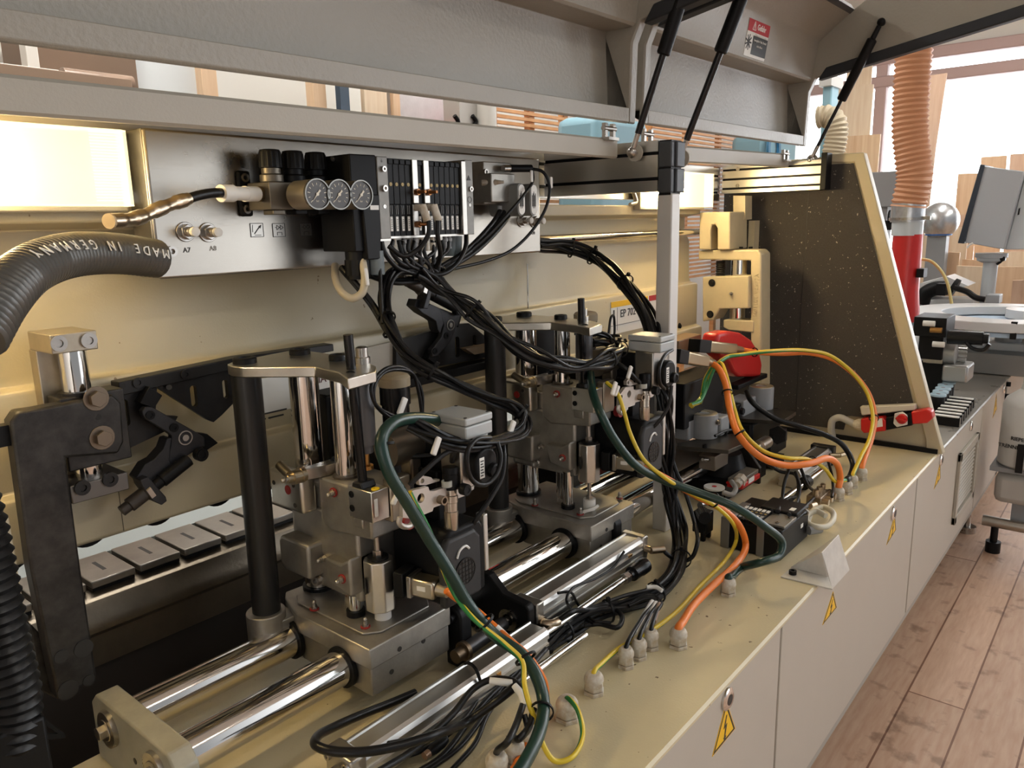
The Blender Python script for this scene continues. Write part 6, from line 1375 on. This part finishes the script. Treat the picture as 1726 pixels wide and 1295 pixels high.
# tubes at the cylinder fittings and sensor leads
cable('air_tube', [(1.085, .806, .752, 0), (960, 1033, .79), (995, 1028, -.735), (1030, 1024, -.73), (1048, 1038, -.725), (1040, 1058, -.722), (1010, 1052, -.722), (985, 1055, -.72)], .0052, RUBBER, 'black tube from the elbow on the near end of the far cylinder', 'air tube')
cable('air_tube', [(1.488, .801, .757, 0), (1125, 935, .79), (1150, 946, -.72), (1166, 940, -.73), (1175, 918, -.76), (1170, 880, .80), (1155, 830, .83), (1138, 790, .86), (1128, 750, .88)], .005, RUBBER, 'black tube looping up from the far end of the far cylinder', 'air tube')
cable('thin_black_cable', [(1052, 930, .828), (1035, 955, .825), (1005, 975, .825), (965, 992, .82), (955, 1012, .80), (972, 1035, -.73), (1000, 1052, -.725)], .0028, RUBBER, 'thin black sensor lead lying along the far cylinder')
cable('thin_black_cable', [(940, 1000, .825), (960, 998, .815), (975, 1020, -.735), (1000, 1046, -.728), (1030, 1050, -.724)], .0028, RUBBER, 'thin black sensor lead crossing below the far cylinder')
for k, g in enumerate(('g5', 'g6', 'g7')):
    e = G[g]; st_ = W_((1105+k*4, 1006+k*4, -.735)); m_ = e.lerp(st_, .5)+V((0, 0, .004))
    cable('black_cable', [W_((1060, 1022, -.73)), W_((1092, 1003+k*3, -.738)), st_, m_, e, e+V((0, 0, -.02))], .0042, RUBBER, ('short black cable with white sleeve into the nearest of the row of glands', 'short black cable with white sleeve into the middle of the row of glands', 'short black cable with brown sleeve into the farthest of the row of glands')[k])
    cable('printed_sleeve', [st_.lerp(m_, .25), m_.lerp(e, .5)], .0056, (LABEL, WHITEP, mat('brown_sleeve', (.35, .24, .17), .5))[k], ('white sleeve on the cable to the nearest of the three row glands', 'white sleeve on the cable to the middle of the three row glands', 'brown sleeve on the cable to the farthest of the three row glands')[k], 'cable sleeve')
t = cable('white_clip', [(1090, 990, -.75), (1105, 990, -.75), (1116, 996, -.748)], .0045, WHITEP, 'small white plastic clip on the cable bundle near the three glands', 'clip')
cable('black_cable', [(928, 1095, -.712), (905, 1106, -.712), (893, 1120, -.712)], .0085, BLACK, 'short black sleeve with bright rings beside the orange cable', 'cable sleeve')
ts = MB().tube([(1.395, .965, .836), (1.40, .955, .842), (1.415, .945, .845), (1.43, .94, .85)], .004, 6).build('white_tie_end', WHITEP); tag(ts, 'curled white plastic strip on the farther carriage block', 'plastic strip')
# ================================================================ beyond the end panel
def at(px, py, x): return P(px, py, x=x)
# round valves and black blocks on the far worktop
for k in range(5):
    c = P(1598-4.1*k, 643+5.2*k, z=.775)
    t = thing('round_valve', 'round pale blue topped black valve in the row on the far worktop', 'valve', (c.x, c.y, .70), 'round valves in a row')
    MB().cyl((c.x, c.y, .70), (c.x, c.y, .765), .026, n=20).build('valve_body', BLACK, t)
    MB().cyl((c.x, c.y, .765), (c.x, c.y, .775), .030, n=24).build('valve_cap', mat('pale_blue_cap', (.42, .58, .68), .35), t, bevel=.002)
    MB().cyl((c.x, c.y, .775), (c.x, c.y, .7756), .008, n=12).build('cap_mark', mat('cap_mark_grey', (.25, .22, .25), .5), t)
for k in range(7):
    c = P(1618-4.3*k, 671+5.0*k, z=.735)
    t = thing('valve_block', 'black and white square valve in the long row on the far worktop', 'valve', (c.x, c.y, .70), 'square valves in a row')
    MB().box((c.x-.016, c.y-.055, .70), (c.x+.016, c.y+.04, .735)).build('valve_body', BLACK, t, bevel=.002)
    MB().box((c.x-.017, c.y-.05, .735), (c.x+.004, c.y+.04, .739)).build('white_strip', LABEL, t)
    MB().box((c.x-.017, c.y-.0565, .705), (c.x-.006, c.y-.055, .735)).build('silver_end', ALUPLATE, t)
# gluing and feed equipment above the far worktop
fx = 3.75
fe_ = thing('feed_motor', 'silver ribbed motor with square gearbox above the far worktop', 'motor', at(1600, 640, fx))
c = at(1603, 595, fx); MB().cyl(c+V((0, .09, 0)), c+V((0, -.02, 0)), .055, .05, n=24).build('motor_barrel', mat('silver_motor', (.40, .40, .39), .35, .7), fe_)
b = MB()
for k in range(9):
    a = -1.2+k*.3; b.obox(c+V((.052*math.cos(a), -.022, .052*math.sin(a)))*1.0, (0, 1, 0), (-math.sin(a), 0, math.cos(a)), (math.cos(a), 0, math.sin(a)), .03, .004, .008)
b.build('cooling_ribs', mat('silver_motor', (.40, .40, .39), .35, .7), fe_)
a, c = at(1590, 640, fx), at(1636, 615, fx); MB().box((fx-.05, c.y, a.z), (fx+.1, a.y, c.z)).build('gearbox', mat('silver_motor', (.40, .40, .39), .35, .7), fe_, bevel=.01)
a, c = at(1560, 608, fx), at(1594, 594, fx); MB().box((fx-.05, c.y, a.z), (fx+.1, a.y, c.z)).build('steel_shelf', STEEL, fe_)
a, c = at(1552, 645, fx), at(1592, 610, fx); MB().box((fx-.02, c.y, .70), (fx+.12, a.y, c.z)).build('motor_base', BLACK, fe_)
bk = thing('glue_unit', 'black machine block with horizontal black cylinder below the ring table', 'machine unit', at(1560, 600, fx-.1))
a, c = at(1540, 565, fx-.1), at(1598, 536, fx-.1); MB().box((fx-.12, c.y, a.z), (fx+.06, a.y, c.z)).build('black_plate', BLACK, bk, bevel=.003)
a = at(1598, 568, fx-.1); c = at(1658, 571, fx-.1); MB().cyl(a, c, .030, n=20).cyl(c, c+(c-a).normalized()*.02, .022).build('black_cylinder', BLACKG, bk)
MB().tube([at(1628, 577, fx-.12), at(1640, 588, fx-.12), at(1658, 590, fx-.12), at(1668, 580, fx-.12)], .008, 8).build('black_hose', RUBBER, bk)
a, c = at(1545, 605, fx-.08), at(1590, 565, fx-.08); MB().box((fx-.07, c.y, a.z), (fx+.04, a.y, c.z)).build('lower_block', BLACK, bk, bevel=.004)
for px, py, m in ((1556, 545, WHITEP), (1568, 556, BRASS), (1572, 580, WHITEP)):
    c = at(px, py, fx-.14); MB().cyl(c, c+V((0, -.045, 0)), .012).build('small_fitting', m, bk)
# ring shaped return table
cR = P(1700, 527, z=1.0)
rt_ = thing('ring_table', 'white ring shaped return table behind the dark end panel', 'table', (cR.x, cR.y, 0))
RM = mat('light_grey_ring', (.62, .62, .62), .3)
MB().ring((cR.x, cR.y, .955), (cR.x, cR.y, 1.0), .46, .295, 56).build('ring_top', RM, rt_, bevel=.004)
MB().cyl((cR.x, cR.y, .93), (cR.x, cR.y, .95), .44, n=48).build('blue_board', mat('light_blue_board', (.45, .58, .72), .35), rt_)
MB().cyl((cR.x+.22, cR.y-.1, .955), (cR.x+.22, cR.y-.1, 1.0), .14, n=32).build('inner_disc', RM, rt_)
MB().cyl((cR.x+.1, cR.y, .80), (cR.x+.1, cR.y, .93), .06, n=20).build('table_column', GREYP, rt_)
a = at(1707, 572, cR.x-.44); MB().box((a.x-.01, a.y-.012, a.z), (a.x+.01, a.y+.012, a.z+.08)).build('black_bracket', BLACK, rt_)
# pale sheets and black elbow behind it
wt = thing('feed_table', 'white slanted feed table with black bent hose beside the red duct', 'feed table', at(1580, 515, 5.3))
MB().prism([at(px, py, 5.3) for px, py in ((1550, 515), (1550, 478), (1595, 466), (1632, 482), (1600, 490), (1560, 505), (1640, 505), (1640, 515))], (.25, 0, 0)).build('white_sheet', RM, wt)
MB().tube([at(1553, 512, 5.2), at(1560, 495, 5.2), at(1575, 487, 5.2), at(1592, 486, 5.2)], .044, 14).build('black_elbow_hose', BLACK, wt)
a, c = at(1580, 497, 5.15), at(1598, 478, 5.15); MB().box((5.1, c.y, a.z), (5.2, a.y, c.z)).cyl(at(1605, 483, 5.15), at(1612, 486, 5.15), .052).build('hose_connector', BLACK, wt)
MB().tube([at(1608, 485, 5.1), at(1630, 492, 5.1), at(1645, 502, 5.1), at(1660, 505, 5.1)], .017, 8).build('black_cable', RUBBER, wt)
a, c = at(1662, 511, 5.1), at(1687, 497, 5.1); MB().box((5.06, c.y, a.z), (5.18, a.y, c.z)).build('grey_sensor_box', GREYP, wt, bevel=.004)
MB().box((5.3, at(1640, 515, 5.3).y, .70), (5.5, at(1550, 515, 5.3).y, at(1550, 514, 5.3).z)).build('feed_body', GREYP, wt)
# grey beam and rear cabinet beyond the cabinets
gb = thing('rear_cabinet', 'grey machine cabinet closing the far end behind the ring table', 'machine cabinet', (4.8, .6, 0))
MB().box((4.48, .30, .695), (5.3, 1.4, .80)).build('grey_beam', mat('mid_grey_paint', (.30, .295, .28), .5), gb, bevel=.004)  # one even mid grey for beam and cabinet body
MB().box((5.32, .55, 0), (5.5, 1.2, .80)).build('cabinet_body', mat('mid_grey_paint', (.30, .295, .28), .5), gb)
MB().box((4.6, .25, .80), (5.1, .62, .84)).build('white_tray', RM, gb, bevel=.004)
MB().box((4.75, .44, .80), (4.82, .52, .95)).build('beige_leg', CREAM, gb)
a = at(1616, 590, 4.5); txt('IMA', 'maker_lettering', V((4.475, .74, .86)), (0, -1, 0), (0, 0, 1), .06, LABEL, gb, .001) if False else None
# yellow air tube
t = MB().tube([at(1552, 437, 4.1), at(1568, 440, 4.1), at(1585, 455, 4.1), at(1597, 478, 4.1), at(1604, 512, 4.1)], .007, 8).build('air_tube', mat('pale_yellow_tube', (.72, .62, .25), .4)); tag(t, 'thin pale yellow air tube arching right of the red duct', 'air tube')
# red duct with orange hose
rd_ = thing('suction_duct', 'red suction funnel with clear ring under the orange ribbed hose', 'duct', (4.0, .915, 1.0))
MB().lathe((4.0, .91, 1.0), (0, 0, 1), [(0, .075), (.05, .075), (.14, .066), (.405, .064)], 28).build('red_funnel', REDP, rd_)
MB().cyl((4.0, .91, .70), (4.0, .91, 1.0), .05, n=24).build('duct_pipe', DARKST, rd_)
MB().lathe((4.0, .915, 1.40), (0, 0, 1), [(0, .067), (.075, .068)], 28).build('clear_ring', mat('pale_clear_plastic', (.55, .60, .63), .2), rd_)
MB().lathe((4.0, .918, 1.462), (0, 0, 1), [(0, .072), (.006, .072), (.007, .078), (.012, .078), (.013, .0715), (.085, .0725)], 28).build('galvanised_collar', GALV, rd_)
MB().ring((4.0, .918, 1.470), (4.0, .918, 1.482), .079, .072).obox((3.98, .835, 1.478), (0, 1, 0), (1, 0, 0), (0, 0, 1), .018, .01, .008).build('hose_clamp', STEEL, rd_)
MB().box((3.95, .82, 1.21), (4.02, .85, 1.25)).build('black_latch', BLACK, rd_)
corr([(4.0, .918, 1.53), at(1534, 335, 4.0), at(1541, 300, 4.0), at(1538, 262, 4.0), at(1534, 220, 4.0), at(1535, 170, 4.0), at(1540, 95, 4.0), at(1546, 20, 4.0), at(1552, -60, 4.0)], .079, .0235, ORANGEH, 'duct_hose', 'orange ribbed suction hose rising in front of the window', 'hose', .13, 26)
# grey cabinet just behind the end panel
gc = thing('electrical_box', 'flat grey electrical box just behind the top of the end panel', 'box', at(1495, 345, 4.6))
a, c = at(1455, 350, 4.6), at(1516, 288, 4.6); MB().box((4.6, c.y, a.z), (4.75, a.y, c.z)).build('box_body', GREYP, gc, bevel=.004)
MB().box((4.62, c.y+.05, .72), (4.72, a.y-.05, a.z)).build('box_stand', GREYP, gc)
c = at(1498, 375, 4.5); MB().ring(c+V((0, 0, .03)), c+V((0, -.01, .03)), .035, .02).box(c+V((-.01, -.02, -.04)), c+V((.01, .02, .01))).build('black_handle', BLACK, gc)
# control panel on a post
cp = thing('control_panel', 'tilted grey control panel on a post in front of the boards', 'control panel', at(1664, 512, 5.3))
q = [at(1652, 279, 5.3), at(1726, 289, 5.3), at(1692, 421, 5.3), at(1626, 409, 5.3)]
MB().prism(q, (.30, -.02, 0)).build('panel_case', mat('light_grey_case', (.40, .42, .44), .4), cp, bevel=.006)
MB().prism([at(1652, 277, 5.29), at(1660, 278, 5.29), at(1625, 411, 5.29), at(1614, 410, 5.29)], (.32, 0, 0)).build('dark_edge', mat('dark_blue_edge', (.02, .03, .045), .4), cp, bevel=.004)
MB().prism([at(1729, 292, 5.34), at(1790, 300, 5.34), at(1760, 420, 5.34), at(1694, 421, 5.34)], (.25, 0, 0)).build('panel_door', mat('light_grey_case2', (.50, .53, .55), .4), cp, bevel=.006)
MB().prism([at(1717, 352, 5.335), at(1720, 350, 5.335), at(1718, 362, 5.335), at(1715, 363, 5.335)], (-.004, 0, 0)).build('black_latch', BLACK, cp)
c = P(1672, 424, x=5.44); MB().lathe((5.44, c.y, c.z-.01), (0, 0, -1), [(0, .086), (.025, .086), (.027, .076), (.043, .076), (.055, .05)], 24).build('swivel_collar', mat('light_grey_case', (.40, .42, .44), .4), cp)
MB().cyl((5.44, c.y, c.z-.05), (5.44, c.y, .0), .039, n=20).build('post', mat('light_grey_case2', (.50, .53, .55), .4), cp)
MB().tube([at(1640, 410, 5.3), at(1633, 414, 5.3), at(1630, 418, 5.3)], .006, 6).build('white_cable', WHITEP, cp)
MB().tube([at(1690, 432, 5.4), at(1688, 440, 5.4), at(1680, 446, 5.4)], .008, 6).sphere(at(1689, 436, 5.4), .018).build('black_plug', BLACK, cp)
# canister of release agent on a trolley
YC = .345
cc = P(1736, 720, y=YC); rr_ = .108
zA, zB_ = P(1736, 770, y=YC).z, P(1736, 690, y=YC).z
cn = thing('canister', 'big white canister with black print and black strap at the right edge', 'canister', (cc.x, YC, zA))
MB().lathe((cc.x, YC, zA), (0, 0, 1), [(0, rr_*.9), (.01, rr_), (zB_-zA, rr_), (zB_-zA+.03, rr_*.9), (zB_-zA+.07, rr_*.45), (zB_-zA+.10, rr_*.4), (zB_-zA+.12, rr_*.4)], 32).build('canister_body', mat('white_canister', (.60, .60, .58), .45), cn)
nd = (V((0, 0, 0)) - V((cc.x, YC, 0))).normalized(); side = V((0, 0, 1)).cross(nd)
nd2 = (nd*.93 - side*.36).normalized(); sd2 = V((0, 0, 1)).cross(nd2)
for s_, py, h_ in (('RIEPE', 731, .022), ('TRENNMITTEL', 742, .022)):
    txt(s_, 'printed_text', V((cc.x, YC, P(1736, py, y=YC).z)) + nd2*(rr_+.0006), sd2, (0, 0, 1), h_, PAPER, cn, .0012, bold=.0004)
z1_, z2_ = P(1736, 772, y=YC).z, P(1736, 736, y=YC).z
b0 = V((cc.x, YC, 0)) + nd*(rr_+.002)
MB().prism([b0+V((0, 0, z1_))-side*.035, b0+V((0, 0, z1_))-side*.008, b0+V((0, 0, z2_))-side*.008, b0+V((0, 0, z2_))-side*.035], nd*.012).build('black_strap', BLACK, cn, bevel=.002)
tr_ = thing('trolley', 'grey trolley with bent tube base carrying the canister', 'trolley', (cc.x, YC, 0))
MB().box((cc.x-.10, YC-.12, zA-.02), (cc.x+.12, YC+.12, zA-.001)).build('trolley_plate', GREYP, tr_)
MB().box((cc.x-.08, YC-.1, zA-.17), (cc.x+.1, YC+.10, zA-.03)).build('motor_box', mat('pale_trolley_box', (.48, .47, .44), .5), tr_, bevel=.03)
MB().cyl((cc.x-.06, YC+.13, .14), (cc.x-.06, YC-.6, .14), .024, n=16).build('tube_base', ALUPLATE, tr_)
for yy in (YC+.08, YC-.4): MB().cyl((cc.x-.06, yy, 0), (cc.x-.06, yy, .05), .03).cyl((cc.x-.06, yy, .05), (cc.x-.06, yy, .13), .015).build('foot', BLACK, tr_)
MB().box((cc.x-.03, YC-.03, .14), (cc.x+.03, YC+.03, zA-.16)).build('stand', GREYP, tr_)
# wooden boards leaning in front of the window
BO = [([(1428, 112), (1470, 110), (1466, 150), (1424, 150)], 7.6, WOODB, 'pale knotty board end high behind the far gas strut'),
      ([(1413, 142), (1472, 142), (1462, 232), (1404, 238)], 7.3, WOODB, 'tall pale striped board behind the far gas strut'),
      ([(1410, 231), (1484, 226), (1474, 300), (1404, 300)], 7.0, wood_mat('laminated_board', (.58, .33, .18), (.80, .60, .38), (2, 9, .3)), 'laminated board with orange stripes above the end panel'),
      ([(1562, 128), (1596, 123), (1577, 250), (1556, 362), (1540, 362)], 7.0, WOODC, 'tall pinkish board standing right behind the orange hose'),
      ([(1560, 356), (1578, 356), (1568, 470), (1553, 470)], 6.4, WOODB, 'narrow pale board beside the red duct'),
      ([(1654, 265), (1697, 262), (1694, 420), (1646, 420)], 7.5, WOODA, 'beech board peeking up behind the control panel'),
      ([(1703, 260), (1740, 258), (1740, 420), (1700, 420)], 7.45, WOODC, 'pinkish beech board at the right edge above the control panel'),
      ([(1615, 293), (1652, 292), (1642, 430), (1604, 430)], 7.2, WOODA, 'tall beech board left of the control panel'),
      ([(1598, 363), (1634, 361), (1626, 470), (1590, 470)], 6.9, WOODC, 'shorter reddish board left of the control panel'),
      ([(1603, 384), (1632, 383), (1626, 480), (1596, 480)], 6.6, WOODB, 'pale board in front of the reddish board'),
      ([(1590, 425), (1618, 426), (1612, 505), (1585, 505)], 6.2, WOODA, 'low beech board behind the yellow tube'),
      ([(1613, 448), (1658, 450), (1656, 520), (1608, 520)], 5.9, WOODB, 'low wide board left of the control panel post'),
      ([(1622, 437), (1665, 440), (1662, 450), (1618, 450)], 6.3, WOODA, 'board edge just below the control panel'),
      ([(1678, 425), (1740, 424), (1740, 455), (1680, 456)], 6.4, WOODB, 'pale board right of the control panel post, upper'),
      ([(1680, 450), (1740, 450), (1740, 520), (1676, 520)], 6.0, WOODA, 'beech board right of the control panel post, lower'),
      ([(1707, 473), (1740, 472), (1740, 520), (1704, 520)], 5.7, WOODC, 'reddish board at the right edge above the ring table')]
for poly, xx, m, lb in BO:
    q = [at(px, py, xx) for px, py in poly]
    n = len(q); lo = sorted(range(n), key=lambda i: q[i].z)[:2]
    for i in lo: q[i] = V((q[i].x, q[i].y, .0))
    o = MB().prism(q, (.022, 0, 0)).build('wood_board', m); tag(o, lb, 'board', 'boards leaning by the window')
# dust drum
dd = thing('dust_drum', 'round galvanised dust drum on a grey stand behind the red duct', 'drum', (6.1, at(1584, 400, 6.1).y, 0))
c = at(1584, 372, 6.1); MB().sphere(c, .125, 24).build('drum_body', GALV, dd)
MB().box((6.05, c.y-.06, 0), (6.15, c.y+.06, c.z-.1)).build('drum_stand', GREYP, dd)
MB().ring(c+V((0, 0, -.1)), c+V((0, 0, -.085)), .085, .06).build('blue_band', mat('blue_band', (.02, .12, .4), .4), dd)
# blue machine post with beige hose
bs = thing('blue_machine', 'light blue machine column behind the right hood edge', 'machine', (5.6, at(1390, 300, 5.6).y, 0))
a, c = at(1378, 300, 5.6), at(1403, 140, 5.6); MB().box((5.6, c.y, 0), (5.75, a.y, c.z)).build('column', BLUEM, bs, bevel=.01)
MB().box((5.55, c.y-.01, c.z-.02), (5.8, a.y+.01, c.z+.05)).build('column_head', mat('whitish_head', (.6, .6, .58), .5), bs)
corr([at(1380, 198, 5.52), at(1395, 196, 5.52), at(1407, 204, 5.52), at(1410, 225, 5.52), at(1404, 262, 5.52), at(1400, 320, 5.52), at(1398, 400, 5.52), at(1396, 700, 5.52)], .075, .026, BEIGEH, 'beige_hose', 'beige ribbed hose bending down behind the far gas strut', 'hose', .14, 20)

# ================================================================ what shows through the gap above the hinge rail
def back(px, y, x_=None): return P(px[0], px[1], y=y)
def bbox(name, p0, p1, y, d, m, label, cat, floor=True, bev=.003):
    a, c = P(*p0, y=y), P(*p1, y=y)
    z0 = 0 if floor else min(a.z, c.z)
    o = MB().box((min(a.x, c.x), y, z0), (max(a.x, c.x), y+d, max(a.z, c.z))).build(name, m, None, bevel=bev); return tag(o, label, cat)
YB_ = 3.2
bbox('brown_shelf', (64, 150), (224, 60), 3.25, .3, mat('dark_brown_wood', (.20, .13, .085), .6), 'dark brown shelf panel seen through the gap at upper left', 'shelf')
bbox('white_upright', (53, 150), (62, 70), 3.2, .06, WHITEP, 'white upright post in the gap at upper left', 'post')
bbox('shelf_plank', (-30, 150), (222, 134), 2.98, .37, mat('brown_plank', (.34, .23, .16), .6), 'brown shelf plank carrying wrapped rolls in the upper left gap', 'plank')
bbox('white_profile', (-20, 134), (100, 118), 3.0, .05, WHITEP, 'long white profile lying on the shelf in the upper left gap', 'profile', False)
a, c = P(105, 131, y=3.02), P(222, 145, y=3.02)
wr_ = thing('wrapped_roll', 'brown roll wrapped in clear film with a white label in the gap', 'roll', a)
MB().cyl(a, c, .035, n=16).build('roll', mat('wrapped_brown_roll', (.38, .26, .19), .25, var=.4, vscale=8), wr_)
MB().obox(P(141, 136, y=2.983), (1, 0, 0), (0, 1, 0), (0, 0, 1), .035, .002, .022).build('white_label', LABEL, wr_)
bbox('white_board', (222, 170), (330, 60), 3.3, .03, mat('cool_white_board', (.72, .75, .76), .5), 'big white board standing behind the machine, left of the wooden posts', 'board')
bbox('wooden_post', (346, 190), (361, 80), 3.25, .06, WOODA, 'left of two upright wooden posts seen through the gap', 'post')
bbox('wooden_post', (532, 210), (546, 100), 3.25, .06, WOODA, 'right of two upright wooden posts seen through the gap', 'post')
bbox('blue_post', (577, 210), (586, 110), 3.2, .04, mat('dark_blue_post', (.04, .07, .11), .5), 'thin dark blue upright in the gap', 'post')
bbox('beige_board', (617, 215), (650, 120), 3.25, .03, WOODB, 'beige board standing right of the thin dark blue upright', 'board')
bbox('white_board', (650, 215), (666, 120), 3.3, .03, mat('cool_white_board', (.72, .75, .76), .5), 'narrow white board between beige board and wood strip', 'board')
bbox('wood_strip', (666, 215), (672, 120), 3.25, .03, WOODA, 'thin wooden strip standing between the white boards', 'strip')
bbox('white_board', (672, 220), (757, 130), 3.3, .03, mat('grained_white_board', (.70, .70, .72), .5, var=.1, vscale=20), 'wide pale grained board left of the red machine', 'board')
rm = thing('red_machine', 'red and grey machine parts glimpsed through the middle of the gap', 'machine', (P(800, 215, y=3.0).x, 3.1, 0))
a, c = P(758, 215, y=3.0), P(832, 120, y=3.0)
MB().box((a.x, 3.0, 0), (c.x, 3.2, a.z+.02)).box((c.x-.06, 3.0, 0), (c.x, 3.2, c.z)).build('red_frame', REDP, rm)
MB().box((a.x+.06, 2.98, 0), (c.x-.1, 3.1, c.z-.1)).build('grey_body', mat('pale_grey_machine', (.5, .48, .45), .5), rm)
for px in (766, 796): MB().tube([P(px, 195, y=2.97), P(px+6, 205, y=2.97), P(px+2, 212, y=2.97)], .012, 8).build('black_handle', BLACK, rm)
t = MB().cyl((P(832, 200, y=2.9).x, 2.95, 0), (P(832, 200, y=2.9).x, 2.95, P(832, 150, y=2.9).z), .055, n=24).build('white_pipe', WHITEP); tag(t, 'white vertical pipe right of the red machine', 'pipe')
def slats(p0, p1, y, label):
    a, c = P(*p0, y=y), P(*p1, y=y); t = thing('slatted_crate', label, 'crate', ((a.x+c.x)/2, y, 0))
    b = MB(); z1 = max(a.z, c.z); k = 0
    z = z1
    while z > .3 and k < 40:
        b.box((a.x, y, z-.018), (c.x, y+.02, z)); z -= .034; k += 1
    b.build('slats', WOODO, t)
    for f in (0, .33, .66, 1): MB().box((a.x+(c.x-a.x)*f-.025, y+.02, 0), (a.x+(c.x-a.x)*f+.025, y+.06, z1)).build('upright', WOODO, t)
slats((838, 215), (1010, 180), 3.0, 'orange wooden slatted crate in the gap left of the post cap')
slats((1100, 260), (1268, 205), 3.0, 'orange wooden slatted crate in the gap below the right hood')
bl = thing('blue_saw', 'light blue machine top in the gap beside the steel hinges', 'machine', (P(1045, 220, y=2.5).x, 2.6, 0))
a, c = P(1008, 250, y=2.5), P(1095, 205, y=2.5); MB().box((a.x, 2.5, 0), (c.x, 2.8, c.z)).build('saw_body', BLUEM, bl, bevel=.05)
bl2 = thing('blue_saw', 'light blue round machine part in the gap at the far end of the right hood', 'machine', (P(1320, 245, y=2.5).x, 2.6, 0))
a, c = P(1290, 260, y=2.5), P(1345, 235, y=2.5); MB().box((a.x, 2.5, 0), (c.x, 2.8, c.z)).build('saw_body', BLUEM, bl2, bevel=.05)
c = P(1302, 250, y=2.49); MB().ring(c, c+V((0, -.02, 0)), .13, .09, 28).build('dark_blue_ring', mat('strong_blue', (.03, .18, .35), .4), bl2)
# dark red guard low between far unit and bearing plates
dg = thing('red_guard_plate', 'dark red sloping guard plate low behind the farther trimming unit', 'guard', P(1000, 830, y=1.25))
MB().prism([P(px, py, y=1.25) for px, py in ((940, 790), (1060, 780), (1060, 815), (1010, 835), (950, 850))], (0, .02, 0)).build('guard_plate', DREDP, dg)
MB().box((1.62, 1.15, .70), (1.66, 1.27, .86)).build('guard_foot', BLACK, dg)
MB().prism([P(px, py, y=1.235) for px, py in ((1016, 820), (1058, 799), (1058, 804), (1022, 822))], (0, .012, 0)).build('bright_strip', STEEL, dg)
